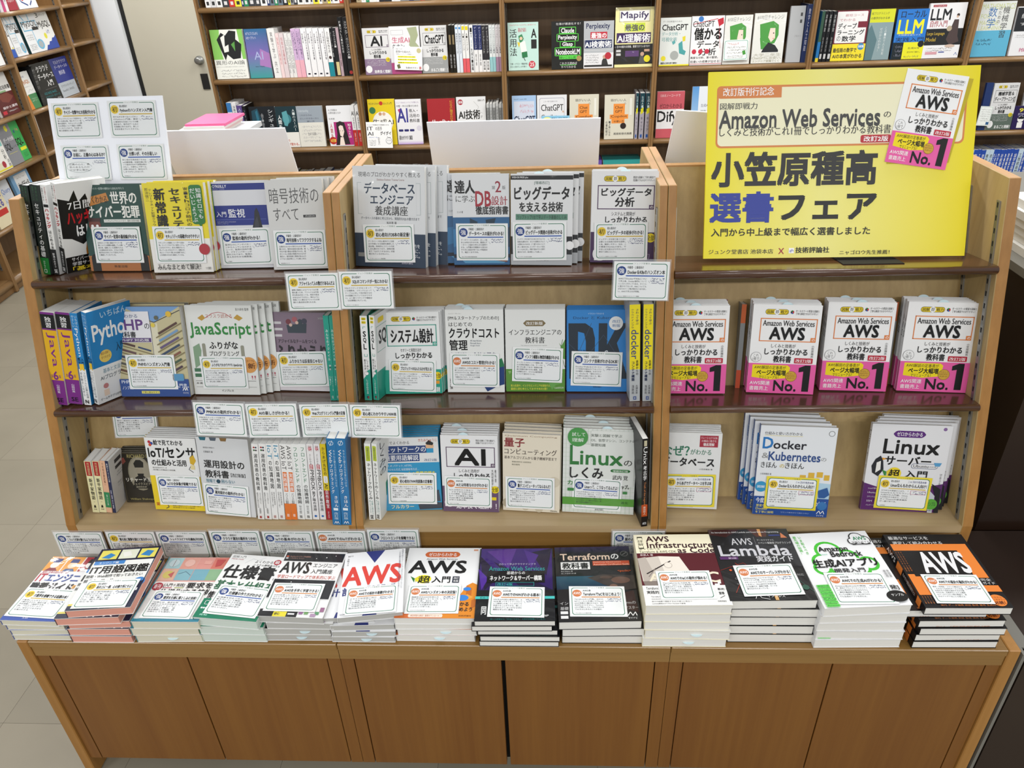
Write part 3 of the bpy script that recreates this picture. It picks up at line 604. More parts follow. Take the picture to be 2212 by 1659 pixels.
SPEC['bda']='R 0 0 100 100 f2f2f2;'+zk('5a3f63','ビッグデータ','システムと開発が','R 0 66 100 100 4a3458;C 92 72 7 f0d820;T 86 69 98 75 111* 全部;Q 4 83 26 98 9 f2f2f2;T 8 86 22 90 222* 現場;T 8 91 24 95 222* 知識;T 28 88 92 96 8d7c98* 先を読む力',small='豊富な図解と丁寧な解説で、|知識0でもわかりやすい！',icon='').replace('T 16 20 89 37 111*+ ビッグデータ','T 15 18 90 26.5 111*+ ビッグデータ;T 36 28 65 38 111*+ 分析')
face((1274,569.5),(1413,570),372.6,Z1,6,.018,'white paperback with purple frame and dark purple foot, beside the right divider',SPEC['bda'],cf='f2f2f2',cs='4a3458',key='bda',n=2,group='face-out books on the top shelf',slip=.5)
# ---------------------------------------------------------------- yellow poster
SPEC['poster']='''g 0 0 45 100 f3e534 f5ee90;g 45 0 100 100 f5ee90 f0df1e;
Q 3.3 7.5 96 40 2 dd8a52;Q 4 8.6 95.3 39 1.6 f7f3d0;Q 3.3 7.5 27.5 14 1.4 dd8a52;R 10 8.6 27.5 14 dd8a52;T 5.6 8.4 24.6 12.8 fff* 改訂版刊行記念;T 4.6 16.3 18.6 19.8 4a4a4a* 図解即戦力;T 4.5 20.4 64.5 29.6 4d4d4d*+ Amazon Web Services;T 65.8 22.6 68.5 25.6 4a4a4a* の;T 4.7 29.2 68.8 33.9 444* しくみと技術がこれ1冊でしっかりわかる教科書;Q 57.8 34.5 69 38.6 .7 c03a44;T 59 35.2 68 38 fff** 改訂2版
T 2.4 42.8 64.3 60.4 3c3c3c++ 小笠原種高;T 2.2 64 26 80 3d4a9e++ 選書;T 28.5 66 65 79 333++ フェア;T 2.8 83.4 63.6 87.7 3a3a33** 入門から中上級まで幅広く選書しました;T 2 95 27 97.6 444* ジュンク堂書店 池袋本店;L .35 a8324a 29.2 94.6 31 97.8;L .35 a8324a 31 94.6 29.2 97.8;R 33 94.6 35 97.5 fff;T 33.3 95.2 34.8 97 3d4a9e* gh;T 35.6 94.2 48.5 97.4 333** 技術評論社;T 52.5 96.2 71.5 98.6 333* ニャゴロウ先生推薦！
P c4b028 76 3 97.6 7 91 50 68 50;X 73.4 .7 96 5.8 67.2 48.8 aws'''
a_,b_=py(1519,559,.506),py(2083,553,.500); X_=nz(b_-a_); bk=np.cross(np.array([0,0,1.]),X_); L_=math.radians(21); Z_=nz(bk*math.sin(L_)+np.array([0,0,1.])*math.cos(L_))
h_=solve_h((a_+b_)/2,Z_,148.5)
def poster():
    Y=np.cross(Z_,X_); w=float(np.linalg.norm(b_-a_)); r=root('fair_poster',None,'large yellow poster with bold black and blue title standing on the top shelf','poster',None,basis(a_,X_,Y,Z_))
    for n,me in (('board',mesh('board',*[(m.V,m.F) for m in [MB().box((0,0,0),(w,.007,h_))]][0],M_POSTER,cols=[hx('f0df1e')]*6)),('poster_print',Art(w,h_).run(SPEC['poster']).mesh('poster_print',M_POSTER))):
        o=ob(n,me); o.parent=r
    pass
poster()
M=MB().box((1.105,.462,0),(1.235,.54,.0014)); 
for v in range(8): x,y,z=M.V[v]; M.V[v]=(x,y,z+Z1+.0003-TILT*(y-yf(Z1)+.012))
tag(ob('poster_stand',M.mesh('poster_stand',M_SLOT)),'flat black metal stand under the yellow poster','stand')
# ================================================================ middle shelf, left unit
jav='R 0 0 100 100 e9b51c;R 0 0 100 17 151515;R 0 0 100 2.2 7a2a86;V 26 4 74 16 fff* 独習;R 0 17 100 18.5 7a2a86;W 22 21 82 58 7d2a88*+ Java;T 12 66.5 24 70 7d2a88 第;T 28 63 62 72 7d2a88*+ 6;T 68 66.5 82 70 7d2a88 版;R 0 72.6 100 100 7d2a88;V 38 77 62 87 f2eef4 山田祥寛;T 68 0 70 .1 fff .;T 26 92.5 74 97 1a0a20*+ SE'.replace('T 68 0 70 .1 fff .;','')
spine((120,878.6),(148,878.6),680,Z2,'thick purple and yellow spine at the left end of the middle shelf',jav,'7d2a88',cf='f0efec',depth=.14,dx=-33)
spine((151,877),(180,877),680,Z2,'thick purple and yellow spine, second on the middle shelf',jav,'7d2a88',cf='f0efec',depth=.14,dx=-31)
pyt='R 0 0 100 100 f4f5f5;R 0 0 100 60 2486c8;V 8 2 46 15 d8ecf6 やさしい;V 52 2 92 15 d8ecf6 いちばん;W 20 16 76 46 fff** Python;V 6 47 46 55 123* 教室;V 52 47 92 55 123* 入門;P f0c836 18 54 82 54 82 62 50 60 18 62;V 8 63 40 90 345 手を動かしながら;V 54 63 86 92 345 プログラムに必要な知識;T 26 94 74 98 111** N'
spine((184,877),(198.5,877),679,Z2,'blue and white spine beside the purple and yellow ones',pyt,'f4f5f5',cf='2486c8',depth=.15,dx=-33)
spine((201.5,877),(214.5,877),679,Z2,'blue and white programming book turned so its cover shows beside its spine',pyt,'f4f5f5',yaw=-25,depth=.165,front='''R 0 0 100 100 f4f5f5;R 0 0 100 60 2486c8;T 30 3 90 10 d8ecf6 いちばん;T 8 15 96 37 fff** Python;T 56 39 96 49 17324c* 入門教室;C 30 50 14 f0d064;T 20 45 40 48 833 豊富な図解で;T 20 49.5 40 52.5 833 すぐわかる;T 20 63 84 68 8ab* 基本と文法を学ぶ;T 12 70 90 75 345 AIプログラミング;C 22 82 6 c88;R 16 86 28 93 f4dcc8;C 66 80 6 456;T 6 94 92 97 345* ゲームやアプリが作れるようになる''',dx=-30.5)
rows_php=''.join('L 1.6 8a7e58 %d %d %d %d;L 3.2 %s %d %.1f %d %.1f;L 2.4 %s %d %.1f %d %.1f;'%(0,y,56,y+13,c,4,y-2.6,30,y+3.4,c2,34,y+4.2,52,y+8.6) for y,c,c2 in ((40,'5a4038','3a4c70'),(48,'6c5050','8a6a3c'),(56,'444a68','70404a'),(64,'5a5a50','3c5c4c'),(72,'6a4a3c','506090')))+''.join('L 1.6 8a7e58 %d %d %d %d;L 3. %s %d %.1f %d %.1f;'%(62,y+16,100,y,c,66,y+11.5,94,y-.5) for y,c in ((18,'5a4038'),(26,'7aa0c8'),(34,'6a5a80'),(42,'3c4c68'),(50,'8a5a4a'),(58,'49604c'),(66,'503c4c')))
SPEC['php']='R 0 0 100 100 ccc39a;P 7ca6d8 20 0 100 0 62 17;L 1 223 0 2 62 17 100 4;P e4dfc4 55 18 66 18 64 60 54 60;L .8 667 56 18 55 60;'+rows_php+'C 66 12 3 665;C 84 8 4 e8c040;C 60 20 3 e8d050;R 4 5 56 39 efeef2;T 8 8 40 12 2a4a80* よくわかる;T 8 14 46 25 6a4488*+ PHP;T 48 18 55 24 222* の;T 9 27 34 33.5 222** 教科書;R 10 34 55 38.5 5a3a78;T 13 34.8 52 37.8 fff* PHP7 対応版;R 0 80 100 100 2c4f96;T 3 81.5 14 85 e8eef8* PHP;T 3 88 20 92 e8eef8* ノンプログ;T 80 85 99 90 e8eef8* 入門書。;R 30 93.5 56 96.5 e8e070;T 31 94 55 96 223* 丁寧に読みやすく;L 1 fff 90 93 92.5 89.5 94 93 96 89.5 97 93;T 90 94.5 98 96.8 fff マイナビ;Q 78 74 94 82 2 5c9cc8'
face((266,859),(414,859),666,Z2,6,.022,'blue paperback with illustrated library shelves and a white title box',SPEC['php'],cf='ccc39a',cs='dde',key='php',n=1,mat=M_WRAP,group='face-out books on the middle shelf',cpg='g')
SPEC['jsf']='''R 0 0 100 100 edefec;L .8 b84a4a 30 14 40 9 50 7.6 60 9 70 14;T 30 9.5 70 14 b85a4a スラスラ読める;P c8a048 18 14 26 10 30 14 24 17;P c8a048 72 14 78 10 86 14 80 17;T 76 3 96 6 333 及川卓也 監修;T 4 19 96 36 3d8f4a*+ JavaScript;R 4 25 8 31 edefec;R 11 26 13 30.5 edefec
T 31 40 74 48 222** ふりがな;T 30 50.5 75 56 222* プログラミング;P 8aa88a 6 46 16 42 18 50 14 66 6 70;R 4 70 20 74 4c7a5c;R 4 76 20 80 4c7a5c;Q 20 42 25 58 2 9a9a8a;Q 78 44 83 60 2 9a9a8a;C 88 66 12 e0a058;T 80 60 96 63 7a3a10 はじめてでも;T 86 64 97 70 5a2a08** 新;T 4 86 30 88 222 本書で学ぶ;R 4 84 96 84.4 555;R 4 91 96 91.3 777;T 42 94 60 96.5 222* インプレス;T 90 78 96 82 c0405a* !!'''
face((423,854),(563,855),662,Z2,6,.017,'white paperback with large green lettering over its cover',SPEC['jsf'],cf='edefec',key='jsf',n=4,dx=.013,group='face-out books on the middle shelf',pg='g')
SPEC['fri']='''R 0 0 100 100 8a7788;R 0 12 16 15 d8d4d8;R 0 20 18 23 d8d4d8;R 0 28 16 31 d8d4d8;C 30 12 5 7a3a44;C 42 9 5 b0606a;C 52 12 5 3c4650;C 60 11 5 445;P 3c4650 26 16 64 14 62 26 28 26;C 34 16 3 e0c0b0;C 46 13 3 e0c0b0;T 86 6 98 8.5 ccc SHOEISHA;T 8 34 80 39 2a242a* アジャイルなチームをつくる;T 2 42 98 60 2a242a++ ふりかえり;T 30 62 60 66 b8853a ガイドブック;R 2 76 98 77 e8d8a0;R 0 94 100 100 e4dfe4'''
face((603,845),(714.5,847),676.6,Z2,6,.018,'mauve paperback with small group of cartoon people above a heavy dark title',SPEC['fri'],cf='8a7788',cs='8a7788',key='fri',n=0,mat=M_WRAP,group='face-out books on the middle shelf')
agi='R 0 0 100 100 2ea08c;V 24 15 72 52 e8f4f0* みんなのアジャイル;C 50 58 20 e8f4f0;C 50 62 18 e8f4f0;T 32 57 68 63 2a6a60* 自由;V 20 70 44 82 d0ece6 SIer;V 58 70 82 88 d0ece6 オブザーバー著;T 34 94 66 97 e8f4f0 SE'
spine((714.5,866),(725.8,866),683,Z2,'teal spine beside the mauve book, its head tilting left',agi,'2ea08c',cf='2ea08c',dx=-17.5)
spine((725.9,866),(735.6,866),683,Z2,'teal spine pressed against the left divider',agi,'2ea08c',cf='2ea08c',dx=-16)
# middle shelf, middle unit
sq='R 0 0 100 100 f3f4f4;Q 20 2 80 5 10 f0d820;Q 20 6 80 9 10 f0d820;T 30 2.6 70 4.6 222 図解;T 30 6.6 70 8.6 222 戦力;L 6 2ea08c 34 15 34 12.5 70 12.5;V 24 17 78 39 111*+ SQL;L 6 2ea08c 34 44 34 47 74 47 74 44;V 20 50 48 63 111* 書き方が;V 56 50 84 63 111* しくみと;P 2aa18a 0 74 40 70 60 64 100 62 100 100 0 100;C 50 67 30 111;C 50 67 27 fff;T 34 64.6 66 66.8 222 これ;V 34 74 66 92 fff* しっかりわかる本;C 50 96 18 345;P c33 50 96 66 94 62 99'
spine((788.6,865.5),(803.6,865.5),683.5,Z2,'white and teal spine with three black capitals, first in the middle unit',sq,'f3f4f4',cf='2aa18a',depth=.15,dx=-12)
spine((806.5,865.5),(818.5,865.5),683.5,Z2,'white and teal spine with three black capitals, turned to show some cover',sq,'f3f4f4',cf='2aa18a',depth=.148,yaw=-14,front='R 0 0 100 100 f3f4f4;O 8 14 94 44 1.3 2ea08c;T 20 20 84 38 111*+ SQL;Q 18 5 52 11 5 f6d92e;R 0 66 100 100 2aa18a;T 60 86 96 94 e6d840** 定番',dx=-11)
SPEC['sys']='R 0 0 100 100 f1f3f3;'+zk('2ea08c','システム設計','セオリーと実践方法が','R 0 70 100 100 2aa18a;C 93 78 7 f0d820;T 87 75 99 81 111* 全部;R 78 84 96 88 e8a030;T 12 90 40 96 e8f4f0* プロセス全体;T 40 92 96 98 fff*+ まるごと理解！',small='オールカラーの丁寧な解説で|知識ゼロでもわかりやすい！')+'V 91 44 97 60 222 石黒直樹'
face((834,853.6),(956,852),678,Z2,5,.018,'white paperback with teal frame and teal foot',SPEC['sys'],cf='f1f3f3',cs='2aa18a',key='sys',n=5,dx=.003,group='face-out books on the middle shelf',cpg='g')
SPEC['clo']='''R 0 0 100 100 eef0ee;T 6 4 28 5.5 555 エンジニア・マネージャー;T 5 7.5 92 13 222* [PM＆スタートアップのための];T 6 15 46 20 222* はじめての;T 6 22 92 33.5 111** クラウドコスト;T 6 36 37 48.5 111** 管理;T 42 36 62 38 567 AWS / Amazon Web Services;T 42 39 60 41 567 Microsoft Azure;T 42 42 58 44 567 Google Cloud
T 6 51 36 56 2a2a66* インフラコスト;T 38 52 43 55.5 393** ×;T 46 51 86 56 2a2a66* 会計の基本;P 2a7a50 84 62 96 58 100 66 100 78 90 84 84 76;P 24407a 88 70 100 68 100 90 90 92;P 24407a 60 88 76 84 84 94 70 99;V 4 82 9 96 333* 東 強'''
face((968,849.5),(1090,849.5),671.5,Z2,5,.015,'white paperback with large black title and blue green triangles at its corner',SPEC['clo'],cf='eef0ee',key='clo',n=5,group='face-out books on the middle shelf',cpg='g',slip=.4)
SPEC['inf']='''R 0 0 100 100 eceeec;P 7c6a44 30 16.5 35 13 63 13 68 16.5 63 20 35 20;T 35 14.5 63 18.6 fff* 改訂新版;T 6 24 94 30.5 222* インフラエンジニアの;T 33 33 66 40.5 222* 教科書;T 26 42.5 70 44 888 The textbook of the infrastructure engineer;P 5a9a3c 100 36 94 44 90 40 96 50 84 46 92 54 80 56 100 60;L .8 4a7a30 100 70 92 50 96 36
R 0 72 100 100 5a9432;T 4 74 96 78 cde6b0 サーバ・ネットワーク・ストレージの;T 8 91 78 94 f2e850* 新入社員や、インフラエンジニアを目指す人が;T 8 95 70 98 f2e850* 最初に読む本としておすすめの1冊！;P 6aa850 70 84 88 80 94 90 84 92 78 98;T 82 94 98 96.5 e8f0e0 C&R研究所'''
face((1094,848),(1220,848),671,Z2,5,.015,'white paperback with bamboo leaves and bright green foot',SPEC['inf'],cf='eceeec',cs='5a9432',key='inf',n=5,mat=M_WRAP,group='face-out books on the middle shelf')
SPEC['dk']='''R 0 0 100 100 2a86d2;T 34 3.5 60 5.5 cfe4f4 イラストでわかる;T 10 7.5 88 11 0e2c50 Docker と Kubernetes;P 1c2a38 2 16 30 16 42 22 46 34 46 60 42 74 34 84 4 84;P 2a86d2 18 26 28 28 31 38 31 60 28 72 18 74;R 52 16 66 84 1c2a38;P 1c2a38 66 42 84 16 99 16 82 40 100 80 100 84 84 84 66 54;L .6 3a5068 2 40 30 60 60 30 96 70;L .6 3a5068 40 16 20 50 50 84;C 80 16 11.5 f2f4f4;T 74 12 87 15.5 2a6aa8* 改訂;T 74 17 87 20.5 2a6aa8* 新版;T 62 49 68 57 e8eef4 S;T 16 48 36 50.5 1c2a38 徳永航平;T 44 93 58 95 0e2c50 技術評論社'''
face((1224.6,848),(1353,848),671.5,Z2,5,.014,'bright blue paperback with two giant black capitals and a round white badge',SPEC['dk'],cf='2a86d2',cs='2a86d2',key='dk',n=4,mat=M_WRAP,group='face-out books on the middle shelf')
doc='R 0 0 100 100 b9bdc0;R 0 0 100 66 f0de24;V 12 4 42 24 1b2a60 クラウドインフラ;V 56 4 86 20 1b2a60 さわって学ぶ;W 16 25 84 55 1c3a8a*+ docker;V 60 56 84 72 222* 基礎からの;V 18 57 48 78 1b2a50** コンテナ構築;V 20 82 44 92 223 浅居尚;V 56 82 80 92 223 大澤文孝;O 36 94.5 64 98 7 2a50a0'
spine((1359.5,867),(1382,867),658,Z2,'thick yellow and grey spine right of the bright blue book',doc,'b9bdc0',cf='b9bdc0',depth=.16,yaw=3,dx=0)
spine((1387.5,867),(1408,867),658,Z2,'thick yellow and grey spine leaning on the right divider',doc,'b9bdc0',cf='b9bdc0',depth=.16,dx=2.5)
# middle shelf, right unit : four rows of the same title
for k,(bl,br,vt,w_) in enumerate((((1424,852),(1565,852),670,'beside the right divider'),((1611,849),(1755,853),666,'under the middle of the poster, left one'),((1769,844.5),(1912,847),661,'third from the divider'),((1935,845.6),(2084.6,849.6),662,'nearest the right end panel'))):
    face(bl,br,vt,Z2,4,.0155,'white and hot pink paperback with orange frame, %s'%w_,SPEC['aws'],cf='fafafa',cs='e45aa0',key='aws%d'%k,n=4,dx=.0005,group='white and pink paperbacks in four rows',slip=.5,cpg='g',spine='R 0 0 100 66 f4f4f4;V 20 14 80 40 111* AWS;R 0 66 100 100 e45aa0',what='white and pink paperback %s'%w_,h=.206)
    f_=EACH['aws%d'%k]
    X_,Y_,Zz=f_['X'],f_['Y'],f_['Z']; q=f_['o']+Y_*.0835+X_*.012
    book(basis(q,X_,Y_,Zz),.15,.206,.008,'purple book behind the pink paperback %s'%w_,'purple books behind the pink rows','R 0 0 100 100 8a2c78;P e4d020 60 10 100 14 100 40 70 44;P 181018 70 50 100 44 100 70;R 60 76 100 90 c87820','','8a2c78')
    if k:
        q=f_['o']+Y_*.03-X_*.010
        book(basis(q,Y_,-X_,Zz),.05,.2,.0105,'slim orange spine left of pink paperback %s'%w_,'slim grey and orange spines','','R 0 0 100 22 c8602c;R 0 22 100 78 8a8c8c;R 0 78 100 100 c8502c','8a8c8c','8a8c8c')
# ================================================================ bottom shelf, left unit
hei='R 0 0 100 100 ece6b4;R 10 1 90 28 b0282c;V 30 3 70 26 e8d8a0 吉川英治歴史文庫;V 24 32 78 74 1a1a18* 新平家物語;V 40 76 62 81 333 一;P 1a1a18 34 90 66 90 58 85 42 85;T 30 92 70 94.5 333 新潮'
spine((202.4,1109),(216,1109),999,ZB,'cream pocket spine with red head, leftmost on the bottom shelf',hei,'ece6b4',depth=.105,side=7,lean=4,cf='f0efec',yaw=4,dx=-20)
spine((217.5,1109),(231.4,1109),999,ZB,'cream pocket spine with red head, second on the bottom shelf',hei,'ece6b4',depth=.105,side=7,lean=4,cf='f0efec',yaw=4,dx=-18)
spine((232,1109),(243.7,1109),998,ZB,'salmon and green pocket spine between cream and navy ones','R 0 0 100 100 e8b896;V 34 3 66 48 6a4030 今村翔吾歴史集 一;R 0 60 100 90 2e8a58;V 36 64 64 86 d8ead8 角川文庫;R 0 90 100 100 e8b896','e8b896',depth=.105,side=7,lean=4,dx=-17.5)
spine((245,1109),(251.8,1109),998,ZB,'navy pocket book showing its white back cover with barcodes','R 0 0 100 100 222c50;V 25 4 75 40 eee* 新訳リチャード三世;V 30 54 70 92 dde 新潮文庫','222c50',depth=.112,lean=4,side=5,front='R 0 0 100 100 d8d6d4;R 40 8 88 15 444;R 40 20 88 26 444;T 50 32 86 34 777 定価 本体;T 44 37 86 39 777 新潮文庫;H 40 50 80 60 999 2',cf='d8d6d4',dx=-18.5)
SPEC['ric']='''R 0 0 100 100 2e2a22;O 2 2 98 98 1 6a6048;E 52 42 33 34 8e8874;E 52 42 30 31 a09a88;P 26241e 40 30 64 30 66 20 58 15 46 15 38 22;C 52 37 10 9c9482;P 24221c 24 72 36 50 46 46 60 46 72 54 82 72;P 1e1c18 44 42 62 42 58 54 48 54;T 24 4 84 11 b0a468* RICHARD III;P 8a4a40 4 12 14 10 18 18 8 24;T 10 50 92 58 e8e4d8** リチャード三世;T 26 60 76 65 c8c0a8 シェイクスピア;T 34 67 64 70 c8c0a8 福田恆存訳;T 12 91 92 96 b0a468* William Shakespeare'''
face((276,1087),(352,1087),979,ZB,5,.012,'small dark brown pocket book with a crowned man in an oval frame',SPEC['ric'],cf='2e2a22',key='ric',n=3,group='face-out books on the bottom shelf',pg='c')
SPEC['iot']='''R 0 0 100 100 eeefee;R 0 52 100 100 efd32e;C 9 6 3 c0303c;C 13 8 3 3050a0;C 10 10 3 d05030;T 17 3 74 10 222** 絵で見てわかる;T 4 13 96 27 111++ IoT/センサ;T 8 29.5 76 38 111** の仕組みと活用;T 8 40 36 42 444 株式会社NTTデータ;T 8 43 52 45 444 河村雅人/大塚紘史/小林佑輔;P d8b030 84 26 92 22 96 30 90 36 84 34;L 1 333 86 36 80 42 88 46;R 84 36 92 42 e8d8a0;C 92 70 6 8a3040;T 4 90 10 94 c02030** SE;L 1.4 554 18 92 24 88 28 96 22 98;T 36 93 92 94.5 554 機器の構造からデータの扱いまで;T 36 95.5 80 97 554 技術者のための解説'''
face((338,1102.5),(445,1107),949.6,ZB,7,.017,'white and yellow paperback with a light bulb figure on its cover',SPEC['iot'],cf='eeefee',cs='efd32e',key='iot',n=5,group='face-out books on the bottom shelf',pg='g')
SPEC['unyo']='''R 0 0 100 100 dcdee0;P 2c6a7c 6 0 20 0 18 4 8 4;P 55606e 26 0 40 0 38 4 28 4;P 8a6a3c 46 0 60 0 58 4 48 4;T 12 12 34 14 444 運用設計の現場から;T 12 17 30 19.5 333 近藤誠司 著;T 10 28.5 88 38.5 222** 運用設計の;T 10 41.5 56 51 222** 教科書;T 60 44 88 49 222* 【改訂新版】;T 10 53 28 57.5 3a7a90* 現場で;C 34 55.5 4 2a4a5c;T 40 53 66 57.5 3a7a90* 困らない;P 2c5a68 12 93 24 93 28 98 9 98;P 55566a 34 93 48 93 52 98 31 98;P 9a6c34 60 93 74 93 78 98 57 98'''
face((446,1113),(554.6,1121),949.6,ZB,7,.018,'pale grey paperback with coloured tabs on its top edge, left of the white spines',SPEC['unyo'],cf='dcdee0',key='unyo',n=2,group='face-out books on the bottom shelf')
def sp_(top,foot,cols='f2f2f0',extra=''): return 'R 0 0 100 100 %s;'%cols+extra+top+foot
un_='C 35 4.5 14 a33;C 64 4.5 14 345;C 35 8 14 363;C 64 8 14 434;V 22 12 80 60 222* 運用改善の教科書;V 14 63 40 84 777 最適化を進める方法;V 56 63 84 78 777 クラウド時代にも;V 36 84 64 92 333 近藤誠司;P a33 36 95 64 95 64 98 36 98'
iot_='T 16 2 84 5.5 2a8ab0* I;W 18 2 84 19 2a8ab0** IoT;V 20 20 80 58 222* の知識地図;V 20 62 45 84 777 必要な知識を一冊で;V 55 62 80 80 777 設計実装運用;T 30 94 70 98 a33* 技'.replace('T 16 2 84 5.5 2a8ab0* I;','')
aio_='W 14 2 86 33 111** AWS IoT;P e87a34 16 36 84 36 84 62 16 62;V 20 37 80 61 fff* 実践講座;V 24 64 76 78 222 デバイスの制御;R 0 78 100 100 ea7c30;T 30 92 70 96 fff* 技'
fro_='V 18 3 78 50 2f8058* フロントエンド;V 20 52 80 78 222* の知識地図;V 30 79 70 92 777 一冊で学ぶ基本;T 30 94 70 98 222* 技'
pmb_='C 50 6 30 e8a8b0;T 26 2 76 5 933 図解;T 26 6 76 9 933* 入門;V 30 12 60 26 444 よくわかる;R 24 26 76 32 c03040;V 28 26 72 32 fff 最新;W 22 33 80 60 222* PMBOK;V 24 61 76 88 222* 第7版の活用;C 50 95 20 2c6ab8'
kar_='R 0 60 100 100 b82838;V 22 3 78 40 222* からあげ先生の;Q 15 41 85 50 12 fff;V 30 42 70 49 444 とことん;W 22 51 78 57 111** AI;V 20 59 80 84 fff* 自作教室;V 34 88 66 98 fff からあげ'
web_='C 50 5 26 e8f2f8;C 50 5 21 2a78b0;L 5 e8f2f8 36 8 64 2;V 64 12 88 54 d8ecf6 ちゃんと使える力を身につける;W 20 12 50 27 fff** Web;V 18 28 52 62 fff* プログラミング;V 40 64 84 78 fff* きほん;R 24 79 76 82 e8f2f8;V 26 84 74 93 d8ecf6 改訂版;L 6 fff 24 98 40 95 50 98 64 95 76 98'
def_=('white spine with small coloured hexagons','white spine with blue lettering at its head','white spine with an orange foot','white spine with green lettering at its head','white spine with pink badge and round blue mark','yellow and red spine','tall blue spine with round compass mark')
xb=((1275,1315),(1320,1362),(1365,1403),(1406,1445),(1450,1487),(1488,1524),(1526,1570),(1572,1615),(1620,1660),(1665,1702),(1706,1740),(1745,1800),(1803,1862))
for k,(x0,x1) in enumerate(xb):
    sp,ty,c=((un_,0,'f2f2f0'))*2+((iot_,1,'f4f4f2'))*2+((aio_,2,'f4f4f2'))*2+((fro_,3,'f2f4f2'))*2+((pmb_,4,'f2f0f0'))*2+((kar_,5,'f0d428'))+((web_,6,'2a78b0'))*2 if 0 else None,None,None
    sp,ty,c=[(un_,0,'f2f2f0')]*2 and ([(un_,0,'f2f2f0')]*2+[(iot_,1,'f4f4f2')]*2+[(aio_,2,'f4f4f2')]*2+[(fro_,3,'f2f4f2')]*2+[(pmb_,4,'f2f0f0')]*2+[(kar_,5,'f0d428')]+[(web_,6,'2a78b0')]*2)[k]
    tall=ty==6; yb_=1135.5 if tall else 1123.5
    nm=def_[ty]+('' if ty==5 else (', left one of its pair' if k in (0,2,4,6,8,11) else ', right one of its pair'))
    spine((120+x0/2.911,yb_),(120+x1/2.911,yb_),949.6 if tall else 961,ZB,nm,'R 0 0 100 100 %s;'%c+sp,c,side=8,lean=4,cf=c,depth=.13,group='paired spines at the right of the left bottom shelf',dx=-15.5)
# bottom shelf, middle unit
net='R 0 0 100 100 f2f4f0;Q 14 3 86 22 14 b8c83c;V 34 5 66 20 345 図解まるわかり;V 18 24 82 72 222* ネットワークのしくみ;V 20 73 46 90 2a8a80 新しいネットワーク;V 56 73 82 92 2a8a80 仕事に役立つ;T 26 93 74 98 222** SE'
spine((798.2,1124),(811,1124),960,ZB,'white and lime spine, outermost in the middle unit bottom shelf',net,'f2f4f0',side=5,lean=4,depth=.15,dx=-12)
spine((812,1124),(823.4,1124),960,ZB,'white and lime spine turned to show green striped cover edge',net,'f2f4f0',side=5,lean=4,depth=.15,yaw=-14,front='R 0 0 100 100 f2f4f0;V 8 2 50 46 222* しくみの;P 3a9a78 40 60 100 50 100 66 40 78;P 3a9a78 40 84 100 74 100 90 40 100;P b8c83c 60 0 100 0 100 30',dx=-11)
SPEC['nwb']='''R 0 0 100 100 2c98c8;R 0 0 100 34 e6e8e8;T 4 4.5 50 9 333* 図解でよくわかる;Q 4 11 80 21 1 27427c;T 6 12.2 78 19.8 fff* ネットワークの;Q 4 22 66 32 1 27427c;T 6 23.2 64 30.8 fff* 重要用語解説;T 74 29 96 32.5 27427c 改訂5版;C 85 12 7 e4b890;P 222 78 8 84 4 92 8 90 11 80 10;R 79 15 91 21 2c98c8;T 66 2 98 6 d0602c きたみりゅうじ
T 4 36 52 39.5 d8ecf8 TCP, IP, パケット, HTTPS,;T 4 41 64 44.5 d8ecf8 マクロセル方式, 秘密鍵暗号方式…;T 8 46 92 53 f4e64a** ネットワークの重要用語を;T 8 55 84 61 f4e64a** すべてイラストで解説！;T 10 92 50 97 f0e8c0** フルカラー;P 3c4450 58 92 80 88 100 90 100 98 60 99;P 3c4450 84 74 96 72 98 88 82 88'''
face((835,1106),(956,1103),948,ZB,7,.016,'sky blue paperback with white head and a small cartoon face',SPEC['nwb'],cf='2c98c8',key='nwb',n=5,mat=M_WRAP,group='face-out books on the bottom shelf',cpg='g')
SPEC['ai']='R 0 0 100 100 eeeff0;'+zk('5c4460','AI','しくみと活用が','R 0 66 100 100 6c5470;C 94 70 7 f0d820;T 88 67 99 73 111* 全部;R 70 80 96 84 f0d820;E 12 88 9 6 f2f2f2;T 24 88 96 96 f2eef4** 効率良く理解！！',small='豊富な図解と丁寧な解説で、|知識0でもわかりやすい！',icon='')+';V 88 43 92 64 333 大西可奈子;V 94 43 97 60 333 教科書'
SPEC['ai']=SPEC['ai'].replace('T 16 20 89 37 111*+ AI','T 24 18 78 38 111++ AI')
face((958.5,1106),(1078,1109),943,ZB,7,.016,'white paperback with purple frame around two huge capitals',SPEC['ai'],cf='eeeff0',cs='6c5470',key='ai',n=5,group='face-out books on the bottom shelf',slip=.4,cpg='g')
SPEC['ryo']='''R 0 0 100 100 e9e0cc;T 4 2 94 4.5 8a6a4a Quantum Computing;T 3 6 38 17 8a2a30** 量子;T 3 19 94 26.5 3a2a28* コンピューティング;T 3 28.5 94 32.5 3a2a28* 基本アルゴリズムから量子機械学習まで;T 16 35 50 37 665 情報処理学会 出版委員会;T 16 38.5 30 40.5 665 嶋田義皓;C 8 90 9 b8ac94;C 40 95 6 cfc4ac;C 64 96 7 cfc4ac;C 90 60 10 d8ceb8;T 18 93 48 96.5 a89c84* optimization;R 84 90 86 95 443;R 88 88 90 95 443;T 84 97 96 99 443 Ohmsha'''
face((1087,1104),(1208,1111),941,ZB,7,.018,'cream paperback with brown and dark red title',SPEC['ryo'],cf='e9e0cc',key='ryo',n=3,group='face-out books on the bottom shelf')
